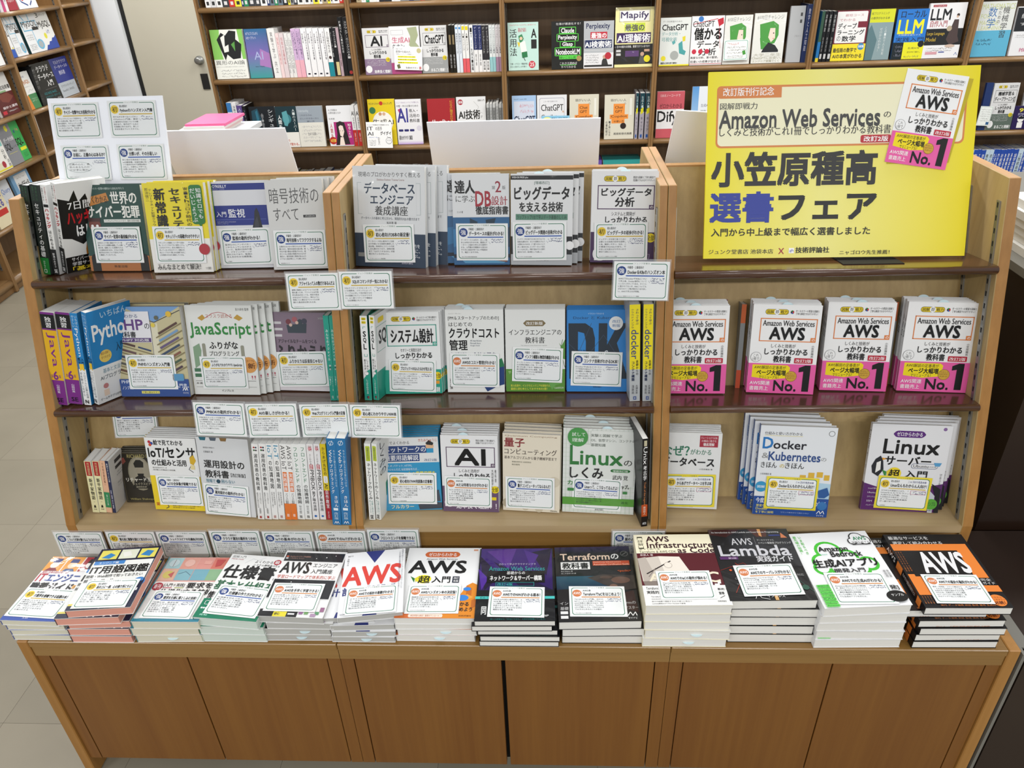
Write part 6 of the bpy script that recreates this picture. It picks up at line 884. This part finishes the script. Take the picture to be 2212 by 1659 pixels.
wf((1622,133),(1689,130),28.6,R1,'pale cover with green haired drawn girl, right of two alike',A('e6e6e0',gir,'T 6 80 94 86 b4b0a0* 大学二年生;T 2 86 96 92 a8a48e* ChatGPTに出会い、;T 4 93 90 98 a8a48e* エンジニア就職でくく'),'e6e6e0',mat=M_WRAP)
f_=EACH['gir']; pa,pb=pp(1561.5,131.5,f_['o']-f_['Y']*.012,f_['Y']),pp(1614,129,f_['o']-f_['Y']*.012,f_['Y'])
card_at(pa,pb,f_['Z'],'handwritten card with red words on the left green haired girl cover','R 0 0 100 100 f4f6f4;Q 3 4 97 96 6 6ab09a;Q 5 6.5 95 93.5 5 f4f6f4;H 12 10 60 30 c04050 1;H 12 30 90 70 333 3;P 4a9a40 76 56 88 52 92 72 80 76;H 14 76 80 90 444 2',asp=.78,group='promotional cards on the wall shelves')
wf((1697,128),(1728,127.8),13,R1,'grey back cover with two small codes, turned in the fourth bay',A('b0b2b4','R 70 12 84 18 444;R 70 24 84 30 444;H 40 50 90 56 888 1'),'b0b2b4')
ws(1729,1738.6,127.8,9,R1,'navy spine beside the grey back cover',A('1c2c58','V 24 6 76 80 bbc 数学と人工知能'),'1c2c58','spines in the fourth wall bay')
ws(1761,1767.4,125,24,R1,'blue and yellow spine at the left of the fifth bay',A('2a78b8','R 0 0 100 60 3a5a48;R 0 92 100 100 e8d030'),'2a78b8','spines in the fifth wall bay')
for k,(x0,x1) in enumerate(((1768,1774.8),(1776,1783.6),(1785,1793.4))): ws(x0,x1,125,24,R1,'black spine, %s of three in the fifth bay'%('left','middle','right')[k],A('18191c','V 24 6 76 40 aaa* 深層学習;V 30 50 70 80 999 数理 実装;R 20 84 80 94 ccc'),'18191c','spines in the fifth wall bay')
wf((1794.6,124.8),(1864.4,123),22.8,R1,'white cover in dark red frame with yellow foot',A('7a1c30','Q 4 2 96 64 3 f0efee;T 28 7 84 12 b85a68 最短コース;T 12 16 60 21 b85a68 でわかる;T 10 25 66 36 222** ディープ;T 10 38 92 48 222** ラーニング;T 10 50 22 60 222 の;T 26 50 68 61 222** 数学;R 70 22 96 34 7a1c30;Q -2 66 102 100 2 f0dc28;C 88 72 10 3a8ac0;T 80 69 97 74 fff** 決定版;T 4 74 76 83 222** 最低限の数学で;T 4 86 94 95 222** AIの本質がわかる'),'7a1c30',mat=M_WRAP)
wf((1868,120.6),(1919.5,121),20,R1,'yellow topped cover with misty grey blue picture',A('8aa0a4','R 0 0 100 26 d8dc28;T 4 6 76 11 333 縦プログラミング;T 4 15 80 20 333* の数学がわかる本;P 5a7a80 10 30 40 60 30 100 0 100 0 40;V 66 34 76 90 e4ecec この1冊で人工知能;V 46 36 58 84 e4ecec ゼロからわかる！'),'8aa0a4',mat=M_WRAP)
wf((1925,121),(1991,121),20,R1,'vivid blue cover with large yellow letters over yellow corner',A('2a78cc','T 12 3 92 17 222* ローカル;T 8 22 88 48 f4ec2c++ LLM;T 12 50 86 53 cde 大規模言語モデル;T 6 56 96 65 223* 実践入門;R 0 66 34 100 1a2428;R 34 66 100 100 eae62a;C 90 70 10 222;T 50 76 88 80 333* 生成AIを;T 50 84 92 88 333 自分のPCで動かし;H 40 92 90 98 666 1;H 6 70 30 96 889 3'),'2a78cc',n=3,cs='1a3a5a')
wf((1991,120.4),(2069,119),6.6,R1,'white cover with black band and seated woman in brown dress',A('eeeef0','R 8 3 44 7 a82838;T 10 3.7 42 6.4 fff つくりながら学ぶ！;T 6 11 60 30 17171a*+ LLM;T 8 31 54 43 a82838* 自作入門;R 0 46 100 76 17181a;T 4 52 52 59 c8a838* Large Language;T 4 62 30 69 c8a838* Model;C 80 22 4 3a2a24;C 79 25 3 d8b8a0;P 4a3a38 72 30 84 30 88 60 94 70 70 76 58 66;C 62 46 7 b8a890;E 72 78 14 3 d0b8a8;H 6 80 80 88 888 2;R 8 88 40 93 d8a0a8;R 44 88 60 90 4a5aa0;L 1 2a60b0 88 95 92 90 96 95'),'eeeef0',mat=M_WRAP,n=1)
wf((2095.7,119),(2172,119),3.7,R1,'pale cover with sky blue lower half and tall thin title',A('dfe2de','R 0 52 100 100 5cb0d0;T 8 4 98 14 c4cc8a MATHEMATICS;T 8 22 34 30 c8d08c FOR;T 8 34 60 42 c8d08c MACHINE;T 8 44 70 51 c8d08c LEARNING;V 26 8 52 48 3a70b0 数学;V 66 8 86 66 444 機械学習;V 54 8 64 40 777 のための;H 8 66 50 80 356 2'),'dfe2de',mat=M_WRAP)
wf((2178,118),(2244,117),14,R1,'white cover with charcoal block at the right picture edge',A('e8e8ea','R 0 2 100 50 26282c;T 16 14 50 24 ddd 線形;T 16 32 60 38 ddd する;H 8 56 80 64 999 2;T 30 84 80 92 c05a80* 推薦'),'e8e8ea')
# row two (lower)
for (x0,x1,c,l,s,vt) in ((507,517,'e4e8ee','white and blue spine, first on the lower wall shelf','R 0 0 100 20 3a7ab8;V 20 26 80 90 333* 学習の基礎',222),(518,527,'e8e8ea','white and black learning spine','V 20 6 80 50 222* 深層ラーニング;R 0 56 100 100 26262a',222),(527.6,538.6,'5c4a86','purple spine beside the dark covers','V 20 6 80 90 dde* 人工知能のアーキテクチャ',228),(539.4,546,'141418','very dark spine before the blue face cover','V 24 8 76 60 99a シンギュラリティ',229)): ws(x0,x1,313,vt,R2,l,A(c,s),c,'spines on the lower wall shelf')
wf((549,313),(604,311),231,R2,'black and blue cover with glowing profile, farther left',A('10161c','P 1c4454 10 10 34 4 44 30 38 50 22 60 8 40;P 2a6a80 24 12 32 8 36 30 28 44;V 70 6 92 60 d8dce0* シンギュラ;V 44 16 54 56 b8bcc0 人間がAIと融合する;R 0 60 100 100 eceae6;T 8 66 84 76 c04840** 近未来はここまで;T 8 84 70 92 333 テクノロジー'),'10161c')
wf((604.6,311),(649,311),231,R2,'dark teal cover with glassy profile and white foot',A('123038','C 50 30 22 3a7a84;P 5aa0a8 30 14 54 10 62 34 50 48 36 46;V 8 20 26 66 e4e8e8** 人間を超;V 78 6 94 60 d4dcdc AIのスーパー;R 0 63 100 100 eceae4;C 12 68 8 c05030;T 10 80 52 86 c04830** ゲームの;T 10 89 94 96 c04830** ルールが変わる。'),'123038')
wf((650,312.6),(704.5,311),230,R2,'cover with blue grey upper part and cream lower part',A('e4e2d8','R 0 0 100 40 9aa4ae;T 6 8 46 16 ccd4da Understanding;T 10 20 60 24 445 これからのAI、;T 10 28 84 32 445 正しい付き合い方と;T 36 35 66 39 445 使い方;H 12 46 88 90 bbb 5;T 34 64 66 72 888 全米で話題'),'e4e2d8',n=3)
wf((713.4,309),(765,307.6),229,R2,'white cover with black haired drawn woman on magenta',A('ecedf0','T 6 8 44 13 333* 人工知能は;T 6 15 58 20 333* 人間を超えるか;T 6 30 30 34 444 松尾豊;R 24 40 100 98 b02878;P 2a2022 34 42 50 38 68 42 74 60 84 96 26 98 34 70;P f2e0d4 42 52 50 48 60 50 64 64 56 78 46 74;P f2e0d4 46 78 58 78 62 98 40 98;C 47 62 1.6 222;C 58 62 1.6 222;V 80 44 94 80 fff* 知ることは;V 8 42 18 80 c04040* 人間を;C 14 86 15 b8281c;T 4 82 26 90 f8e060** 10万部'),'ecedf0')
for k,(x0,x1) in enumerate(((766,774),(775.4,784.8))): ws(x0,x1,308,228,R2,'white and red spine with two capitals, %s one'%('left','right')[k],A('f0f0f0','R 0 60 100 100 c82c28;T 14 14 86 24 222** AI;V 30 28 76 56 222* の予言たち;V 30 66 70 90 f0d8d0 青灯'),'f0f0f0','spines on the lower wall shelf')
wf((802,307.6),(859,308),215,R2,'yellow cover with white circle and drawn couple',A('e6cc1c','T 4 7 90 12 333* ゼロからわかる IT ほんき入門;C 50 9 7 c83828;C 16 24 12 3a7a4a;C 52 50 38 f4f2ec;C 44 32 6 c89878;C 58 32 6 d8b090;T 14 43 92 56 222* 生成AI'),'e6cc1c',key='yel',n=1)
f_=EACH['yel']; pa,pb=pp(794.5,319.5,f_['o']-f_['Y']*.035,f_['Y']),pp(849,319.5,f_['o']-f_['Y']*.035,f_['Y'])
card_at(pa,pb,f_['Z'],'handwritten white card with drawn round face, lower wall shelf','T 4 8 90 14 333 ジュンク堂書店の従業員の方も;T 4 18 26 32 111* IT;T 36 18 62 32 111* の苦手;T 4 38 26 52 111* AI;T 54 36 96 50 111** グイグイ;H 6 56 44 62 3a70c0 1;H 6 68 34 92 444 4;V 42 58 52 88 333 わかりやすい;C 86 72 12 222;C 86 72 11 f4f4f4;C 82 70 1.4 222;C 90 70 1.4 222;L 1 222 80 56 86 60 94 58',asp=.96,group='promotional cards on the wall shelves')
wf((860.8,308.4),(914.7,308),215,R2,'white cover with blue to red capitals and violet foot glow',A('ecebee','T 4 5 92 9 8a6a9a ソニーのAIエンジニアが教える;T 4 12 90 17 333* 中堅・中小企業のための;T 4 20 46 50 3a3a90** AI;P b83a70 8 22 18 20 16 34;T 52 21 86 29 222* 導入・;T 52 32 92 40 222* 活用の;T 52 43 92 51 222* 教科書;C 88 64 10 d8d4e0;Q 6 66 24 71 3 2a2a6a;Q 28 66 46 71 3 2a2a6a;Q 50 66 68 71 3 2a2a6a;T 6 80 58 90 333* 超わかりやすく解説;G 0 92 100 100 ecebee c0a0dc'),'ecebee',n=2)
wf((928,306),(987,305),214,R2,'dark red cover with thin white letters',A('a8242c','V 80 4 92 50 e8c030 ビジネスに魔法をかける;T 12 46 88 64 f4e4e4* 生成AI;H 12 80 70 90 e8c8c8 2;R 0 98 100 100 781820'),'a8242c')
wf((990,304),(1052,303),210,R2,'white cover with large black title and dark green line',A('e8e9ea','C 14 11 9 a82c3c;T 7 8 22 14 fff* 最新;T 74 6 96 10 333* 図解入門;L .6 888 60 10 76 22 70 30 90 36;T 6 28 80 48 222** AI技術;T 82 40 88 46 222 が;T 8 53 92 67 2a8a68** よ〜くわかる本;R 6 74 92 82 1c5a34;T 8 75.5 90 80.5 dee 生成AIの革命で自分変わった'),'e8e9ea')
for k in range(6):
    x=1054+k*6.6; ws(x,x+5.6,303,224 if k!=3 else 221,R2,'thin grey and black spine, %s of six on the lower wall shelf'%('first','second','third','fourth','fifth','last')[k],A(('8a8c8c','b0b2b2')[k%2],'V 24 16 76 80 222* ロボットと人工知能;R 0 0 100 10 c8caca'),('8a8c8c','b0b2b2')[k%2],'thin spines on the lower wall shelf')
wf((1108,302),(1159,302),207.6,R2,'pale blue cover with dark title, left edge of third bay',A('a8c8ec','R 8 12 92 100 d4dcec;T 8 6 60 9 345 ChatGPT Copilot 活用;H 30 16 90 40 d88a9a 2;T 8 44 96 60 1c3050** ChatGPT;T 20 66 98 82 1c3050** Copilot;T 20 88 60 96 222* 最強の時短術'),'a8c8ec')
wf((1161,301.5),(1224,301),206,R2,'white cover with rounded outline and blue slip card',A('e8e9ec','Q 8 6 92 100 6 99a;Q 9 7 91 100 6 e8e9ec;T 22 12 68 15 445 この一冊で全部わかる;T 14 20 88 34 222* ChatGPT;T 84 34 92 38 c83 &;T 14 42 68 54 222* Copilot;T 72 46 80 52 222 の'),'e8e9ec',key='cop',n=1)
f_=EACH['cop']; pa,pb=pp(1170,290,f_['o']-f_['Y']*.012,f_['Y']),pp(1230,289,f_['o']-f_['Y']*.012,f_['Y'])
card_at(pa,pb,f_['Z'],'pale blue card with yellow oval, in front of the rounded outline cover','R 0 0 100 100 8cc8e8;E 20 26 17 20 f0f090;T 10 20 30 32 333 売上;T 36 8 92 24 1a3048** ITエンジニアが;T 36 28 92 44 1a3048** 今おすすめする本;H 10 60 90 90 446 2',asp=.62,back='8cc8e8',group='promotional cards on the wall shelves')
bei=A('dcd8c6','T 20 9 72 15 444* 頭がいい人;T 64 18 72 22 444 の;P f09440 30 20 68 20 68 44 78 44 78 54 30 54 30 64 24 64 24 54 20 54 20 44 30 44;R 30 20 68 64 f09440;R 18 44 80 54 f09440;T 35 25 62 31 222* Chat;T 36 34 60 40 222* GPT;T 22 45.5 76 52 222* Copilot;T 32 57 66 62 222* の使い方;C 64 70 10 2a2020;R 84 8 92 46 ecebe0;V 4 58 12 92 555 仕事時間が;V 14 58 22 92 555 1/8になる;T 32 85 94 90 555* 尾原和啓氏推薦')
wf((1230,300),(1292,299.5),205,R2,'beige cover with orange cross shaped block, left one',bei,'dcd8c6',n=1); wf((1304.6,298.7),(1368,298.7),205,R2,'beige cover with orange cross shaped block, right one',bei,'dcd8c6',n=2)
for k,(x0,x1) in enumerate(((1370,1376),(1379,1388.6),(1391,1402))): ws(x0,x1,296,201,R2,'grey and dark teal spine, %s of three by the upright'%('left','middle','right')[k],A('b0aab4','R 0 0 100 40 1c4450;P e0d828 20 34 80 30 80 42 20 46;V 24 6 76 32 cdd 生成AI;V 24 50 76 84 334 キャリア;R 30 90 70 97 2a5aa8'),'b0aab4','spines beside the third upright')
wf((1416,291),(1474,290),198,R2,'rose red and white cover with large black title',A('e8e6e6','R 0 0 100 38 c85a64;T 12 6 84 12 f0d8d8 （ほぼノーコードで;T 10 26 92 36 4a1c20* ゼロからわかる;T 4 42 78 72 1a1a1a** Dify;T 84 60 92 66 333 の;R 0 80 100 100 c85a64'),'e8e6e6')
wf((1490,290),(1548,289),187,R2,'white and light blue cover beside the rose red one',A('e6eef6','G 0 0 24 100 5a9ad8 b8d8f4;R 24 0 100 100 e8edf4;T 34 34 88 40 445 生成AIアプリ;T 34 46 74 52 445 開発入門;T 34 58 64 68 345* Dify;T 34 74 80 79 456 徹底活用ガイド'),'e6eef6',n=2)
wf((2112,275),(2127,275),179.6,R2,'navy cover with few white characters, half behind the poster',A('1e3468','T 20 62 90 70 dde* 興味を;T 20 76 90 84 dde* くみ'),'1e3468')
wf((2129,275),(2182,275),180,R2,'grey green footed cover with framed black title, right bay',zk_('777','機械学習','5c6a60','まるごと理解！').replace('T 16 20 89 37 111*+ 機械学習','T 22 18 84 26.5 111** 機械学習＆;T 12 29 92 38 111** ディープラーニング'),'d8d8d8',n=1,key='mlk')
f_=EACH['mlk']; pa,pb=pp(2108,271,f_['o']-f_['Y']*.012,f_['Y']),pp(2134.5,272,f_['o']-f_['Y']*.012,f_['Y'])
card_at(pa,pb,f_['Z'],'pale framed card with blue square corner, right wall bay','R 0 0 100 100 eef2ee;O 4 3 96 97 1.5 5a8a7a;H 14 12 88 80 777 6;R 72 80 96 94 2a5a8a',asp=1.5,group='promotional cards on the wall shelves')
wf((2183,276.5),(2240,277),229,R2,'dark purple cover with yellow number and drawn faces',A('26164e','T 18 10 50 26 f0e040** 90;T 16 30 52 40 dde* 分でわかる;C 30 56 12 f4f2f0;P 1a1a22 18 50 30 42 44 50 40 56 22 56;R 20 70 40 94 f4f2f0;C 60 60 10 e8dcd0'),'26164e')
wf((2197,276),(2250,276),181,R2,'plain white cover behind the dark purple one',A('dcdde0','H 4 4 10 60 999 6'),'dcdde0',y=YB+.05)
# top row: only the feet of the spines show
pal=['1c2024','e8e8e6','2a3a6a','26282c','f0f0f0','3a3c40','8a8c90','c8382c','e8e040','6a7a88','f2f2f2','d8d8da','e87830','b0a080','2c8a5c']
def row(x0,x1,n,y_,z,h0,lab,grp,pal,hv=.03,txt=True,y=YB,seed=3):
    rr=random.Random(seed); w=[.5+rr.random() for _ in range(n)]; s=sum(w); x=x0; a=py(x0,y_,y); b=py(x1,y_,y); P0=np.array([a[0],y,z+.0006]); D=np.array([b[0]-a[0],0,0]); cur=0.
    for k in range(n):
        f=w[k]/s; t=round(float(D[0]*f),4); c=pal[rr.randrange(len(pal))]; lt=sum(hx(c))<1.4; cur+=f; o=P0+D*cur; h=round(h0+(rr.random()-.5)*hv,3); c2=pal[rr.randrange(len(pal))]; oc='eee' if lt else '333'
        sp='R 0 0 100 100 %s;'%c+('V 20 8 80 60 %s* %s;'%(oc,''.join(rr.sample('人工知能入門学習機械統計解析言語処理基礎実践理論設計数理',6)))+'R 0 82 100 100 %s;R 26 86 74 95 %s'%(c2,'ddd' if sum(hx(c2))<1.4 else '333') if txt else '')
        nm={'1c2024':'black','e8e8e6':'off-white','2a3a6a':'navy','26282c':'charcoal','f0f0f0':'white','3a3c40':'dark grey','8a8c90':'grey','c8382c':'red','e8e040':'yellow','6a7a88':'slate','f2f2f2':'white','d8d8da':'pale grey','e87830':'orange','b0a080':'tan','2c8a5c':'green','2a50b0':'blue','c8dcec':'pale blue','e4e4ea':'white topped'}.get(c,'plain')
        book(basis(o,np.array([0,1.,0]),np.array([-1.,0,0]),np.array([0,0,1.])),.14,h,t*.97,'%s spine, %s from the left %s'%(nm,ordn(k+1),lab),grp,'',sp,c,c)
def ordn(k):
    L='first second third fourth fifth sixth seventh eighth ninth tenth eleventh twelfth thirteenth fourteenth fifteenth sixteenth seventeenth eighteenth nineteenth'.split()
    if k<20: return L[k-1]
    t,o=divmod(k,10); T={2:'twenty',3:'thirty',4:'forty'}[t]; return T+('-'+L[o-1] if o else 'th')
STUFF[0]=1
row(444,749,30,12,R0,.2,'in the topmost visible row, first bay','spines in the topmost row, first bay',pal,seed=5)
row(770,1078,28,4,R0,.2,'in the topmost visible row, second bay','spines in the topmost row, second bay',pal[1:],seed=9)
row(560,752,20,420,R3,.235,'in the lowest visible row, first bay','spines in the lowest row, first bay',pal,seed=11,hv=.02)
row(800,925,14,420,R3,.245,'in the lowest visible row, second bay','spines in the lowest row, second bay',pal,seed=13,hv=.01)
row(2075,2215,18,372,R3,.285,'in the blue set at the lower right','blue and white set of spines',['2a50b0','2a50b0','c8dcec','2a50b0'],seed=17,hv=.004)
STUFF[0]=0
for k,(u0,u1,c,l,s,dz) in enumerate(((1286,1300,'6a50a8','lying purple book, low in the third bay','',0),(1303,1384,'38a09c','lying teal book with white title bar, low in the third bay','R 8 30 46 74 e8f0f0;T 10 38 44 66 233 ビジネスパーソン;T 50 40 62 64 cee のための',0))):
    a=py(u0,352,YB+.0); b=py(u1,352,YB+.0); w=float(b[0]-a[0]); zt=float(a[2])+.012; n_=6
    for i in range(n_):
        STUFF[0]=int(i<n_-1)
        t=(zt-R3-.001)/n_; z_=R3+.0006+(i+1)*t
        # spine towards the viewer, lying flat
        book(basis(np.array([a[0],YB,z_]),np.array([0,1.,0]),np.array([0,0,-1.]),np.array([1.,0,0])),.16,w,t*.97,l if i==n_-1 else 'lying %s book, %s from the bottom of its pile'%(('purple','teal')[k],ordn(i+1)),'books lying low in the third bay','','',c,c)
STUFF[0]=0
# ================================================================ side bookcase on the left
def lf(s0,s1,z,vt,label,front,cf,off=.035,lean=6,cs=None,t=.018,n=0,h=.21):
    a,b=lss(s0,z+.0006,off),lss(s1,z+.0006,off); X=nz(b-a); L=math.radians(lean); bk=-LSN; Z=nz(bk*math.sin(L)+np.array([0,0,1.])*math.cos(L)); Y=np.cross(Z,X); o=a+np.array([0,0,t*math.sin(L)])
    for i in range(1): book(basis(o+bk*(t+.002)*i,X,Y,Z),round(float(s1-s0),3),h,t,label if i==0 else 'copy directly behind the %s'%' '.join(label.split(',')[0].split()[:10]),'books in the side bookcase',front if i==0 else '','',cf,cs,'w' if i==0 else 'g',None)
def lsn_(s0,s1,z,h,label,sp,c,off=.035,depth=.15):
    o=lss(s1,z+.0006,off); book(basis(o,-LSN,-LSD,np.array([0,0,1.])),depth,h,round((s1-s0)*.98,4),label,'books in the side bookcase','',sp,c,c)
def S(u,v): p=lsp(u,v); return float(np.dot(p-LSO,LSD))
sq1=A('eef0f2','L 4 6ab8dc 10 0 30 20;L 4 6ab8dc 60 20 60 4 90 4;O 8 22 96 46 3 6ab8dc;T 6 22 98 40 151515* MySQL;R 60 38 98 46 222;T 14 40 50 46 8ac;L 3 6ab8dc 56 46 58 88;E 76 82 20 13 6ab8dc;E 76 82 14 9 aab4b8;H 8 54 50 70 999 3;H 8 78 46 94 666 4').replace('T 14 40 50 46 8ac;','')
zA=.768
lf(S(51,120),S(73,114),zA,0,'white cover with pale blue line drawing, inner left copy',sq1,'eef0f2',h=.25)
lf(S(34,124),S(50,121),zA,0,'white cover with large dark capitals and blue foot, partly hidden',A('f0f1f2','T 40 36 100 52 222** QL;R 40 80 100 100 2c5ab8;C 84 78 8 e8d840'),'f0f1f2',h=.25)
lf(S(78,112),S(112,106),zA,0,'white cover with pale blue line drawing, fully visible',sq1,'eef0f2',cs='1c4a50',h=.25,off=.03)
lf(S(113,106),S(140,101),zA,0,'white cover with blue steps and yellow dot',A('f2f2f0','T 10 4 30 16 222* 3;T 32 8 80 14 222* ステップ;T 4 26 92 46 151515** MySQL;T 44 50 66 60 2c4aa8* 入門;C 30 64 10 e8e040;P 2c4aa8 0 100 16 88 30 88 42 80 58 80 70 72 84 72 100 66 100 100'),'f2f2f0',h=.245)
zB=.44
lf(S(73,222),S(98,217),zB,0,'white and green cover with bird outline and orange corner',A('f0f0ec','R 30 60 100 100 4a8a58;P e08a3a 0 70 30 60 40 100 0 100;T 30 10 56 15 3a3a80 改訂版;T 20 22 84 34 c87a3a** MySQL;H 24 38 84 42 999 1;L 1 777 40 56 60 48 76 52 90 48;H 42 70 90 82 cde0c0 2'),'f0f0ec',h=.235)
lf(S(106,214),S(147,206),zB,0,'black cover with large white characters and teal lines',A('17191b','T 24 8 84 22 f0f0f0** クラウド;T 18 27 96 41 f0f0f0** データベース;T 50 46 80 60 f0f0f0** 入門;L .6 777 30 66 90 66;T 16 72 80 79 2a8a90* ACID, NoSQL, NewSQL,;T 16 81 90 88 2a8a90* クラウドデータベース;T 20 91 90 97 bbb 基本概念・理論'),'17191b',h=.262,n=1)
lf(S(148,205),S(184,199),zB,0,'deep blue cover with grey white foot beside the black one',A('2c3a90','T 20 6 92 15 dde* マルチクラウド;T 16 18 90 27 dde* データベースの;T 30 32 64 43 dde* 教科書;R 0 62 100 100 bcc4cc;T 12 68 90 75 333 クラウドネイティブ;T 12 80 80 86 333* SaaSに対応'),'2c3a90',h=.262,off=.04)
for k in range(3): lsn_(S(99,216)+k*.011,S(99,216)+(k+1)*.011,zB,.255,'black slim spine, %s of three beside the black cover'%ORD[k+1] if k else 'black slim spine, first of three beside the black cover',A('141618','V 24 4 76 60 ccc* クラウド;V 30 66 70 90 888 入門'),'141618',off=.028)
zC=.165
lf(S(0,366),S(39,355),zC,0,'aqua and cream cover with tall black letters',A('f2f0ea','R 0 0 96 40 8cccc4;T 0 44 60 62 151515* SQL;V 66 6 82 44 222* データ;V 76 46 92 74 222* 分析;V 84 74 98 94 222* 活用;R 0 78 70 100 e4dfc0;C 62 84 10 a82838;R 0 94 100 98 e8dc30'),'f2f0ea',h=.235)
lf(S(40,352),S(67,343),zC,0,'mid grey cover with black letters and yellow hexagon',A('8a8c92','P e8e030 60 6 76 4 80 16 68 20 58 14;T 20 32 96 42 e8e8ea** データ分析;T 12 46 60 64 151515** SQL;T 62 54 94 60 222 レシピ;R 20 70 84 71 c8c060'),'8a8c92',h=.25,off=.045)
lf(S(68,343),S(85,337),zC,0,'bright green cover with coins and black letters',A('3cae58','C 30 24 10 2a6a7a;C 56 20 8 8a9a70;C 74 22 8 b0a070;T 2 42 80 62 111++ SQL;R 20 66 90 74 e8e830;H 30 80 80 92 1a5a2a 3'),'3cae58',h=.245,off=.05)
zD=-.13
lf(S(2,470),S(32,452),zD,0,'cream cover with bold blue violet characters',A('e8dcb8','T 4 10 92 34 3a3a9c++ 現場で;T 20 38 84 56 3a3a9c++ 使える;R 10 60 90 74 c83028'),'e8dcb8',h=.26,off=.025)
lf(S(30,456),S(58,440),zD,0,'white cover with blue latin word behind the cream one',A('dfe2e8','T 10 24 96 40 5a7ac0* BigQuery;T 30 50 70 60 8a94b0 入門'),'dfe2e8',h=.255,off=.05)
lf(S(62,436),S(98,420),zD,0,'light blue cover with white title square',A('7aa8d0','R 18 14 88 90 ebecec;H 24 18 80 26 888 1;T 24 32 84 46 222** ビッグデータ;T 26 50 60 58 222* 分析・活用;T 26 64 72 84 151515** SQL'),'7aa8d0',h=.275,off=.04,n=1)
# bay left of the first upright and upper rows
zE=.743; lf(S(-30,154),S(-1,146),zE,0,'white cover at the left picture edge, upper row',A('eef0f2','T 40 20 90 34 333* 堂'),'eef0f2',h=.24); lf(S(0,146),S(25,140),zE,0,'white cover with magenta line corner at the left picture edge',A('f0f2f2','R 0 0 100 30 dfe8ee;L 1 2a8a9a 0 40 40 36 60 42 100 36;T 50 44 80 56 5ab0b0* SQL;L 2 b04060 0 60 60 60;L 3 c890a0 40 96 80 70'),'f0f2f2',h=.25)
zF=.457; lf(S(-30,270),S(2,261),zF,0,'white card fronted cover at the left edge, middle row',A('f2f2ee','T 30 14 90 26 222** 達人;L 1 4aa0a8 20 46 90 44;H 20 50 90 90 345 4'),'f2f2ee',h=.25); lf(S(20,256),S(58,242),zF,0,'white cover with dark red leather picture below',A('ecebe8','T 4 14 40 26 222** 達人;T 30 30 98 40 222** 徹底指南書;T 0 30 26 42 b83050* DB;R 0 46 100 100 5a1c1c;P 7a3a30 20 50 70 48 96 60 60 72 30 66;R 0 42 70 46 8ab080;T 20 78 96 84 e8e0e0** 設計と運用;R 10 88 30 96 c02838;H 40 88 90 94 ccc 1'),'ecebe8',h=.25)
lf(S(33,21),S(52,17),1.037,0,'dark red cover in the top row of the side bookcase',A('9c2838','H 10 60 80 80 ddd 2'),'9c2838',h=.22); lf(S(54,17),S(92,8),1.037,0,'white cover with dark blue leaf ring, side bookcase',A('eceef0','L 4 2c4a8a 10 50 20 80 50 92;L 4 2c4a8a 60 92 76 80;C 30 70 8 b84850;T 56 60 90 66 445 技術'),'eceef0',h=.22)
for k,(c,l) in enumerate((('3a3c40','charcoal'),('8a8a90','mid grey'),('d8d8dc','pale grey'),('c84a80','magenta'),('e8e8ea','white'))): s_=S(2,27)+k*.034; lsn_(s_,s_+.033,1.035,.22,'%s spine in the top row of the side bookcase'%l,A(c,'V 24 10 76 80 %s 技術書入門'%('ddd' if k<2 else '444')),c)
lf(S(167,92),S(176,90),.775,0,'bright blue cover with white band in the narrow bay',A('1c5aa8','R 0 26 100 60 dfe4e8;H 20 30 70 50 556 2;R 20 92 40 96 e8e040'),'1c5aa8',h=.3,off=.06)
lf(S(200,188),S(222,182),.459,0,'small pale book lying back in the narrow bay',A('b8b4ac','H 10 10 90 80 777 3'),'b8b4ac',h=.06,off=.08) if 0 else None
lsn_(S(92,296),S(92,296)+.03,.165,.27,'dark red spine low in the main bay of the side bookcase',A('7a2430','V 20 10 80 80 ddd OracleSQL'),'7a2430'); lsn_(S(92,296)+.031,S(92,296)+.055,.165,.27,'white spine with red mark beside the dark red one',A('e8e8e6','R 20 20 80 30 b03040;V 24 36 76 80 333 入門編'),'e8e8e6')
STUFF[0]=1
for k in range(16): s_=-.02-k*.022-.0; c=('e8e8e6','4a6a58','c83848','e8e8ea','8a9a90','f0f0ee')[k%6]; lsn_(s_-.0213,s_,-.415,.235,'%s slim spine, %s from the right in the lowest row'%(('white','dark green','crimson','pale','sage','bright white')[k%6],ordn(k+1)),A(c,'V 24 10 76 60 %s 経営と情報;R 0 84 100 100 %s'%('eee' if k%6 in (1,2) else '444',('c83848','e8e8ea','3a5a8a')[k%3])),c)
STUFF[0]=0
tag(ob('bookcase_books',mesh('bookcase_books',SV,SF,M_PRINT,cols=SCc)),'many small spines along the topmost and lowest visible bookcase rows','books',None,'stuff')
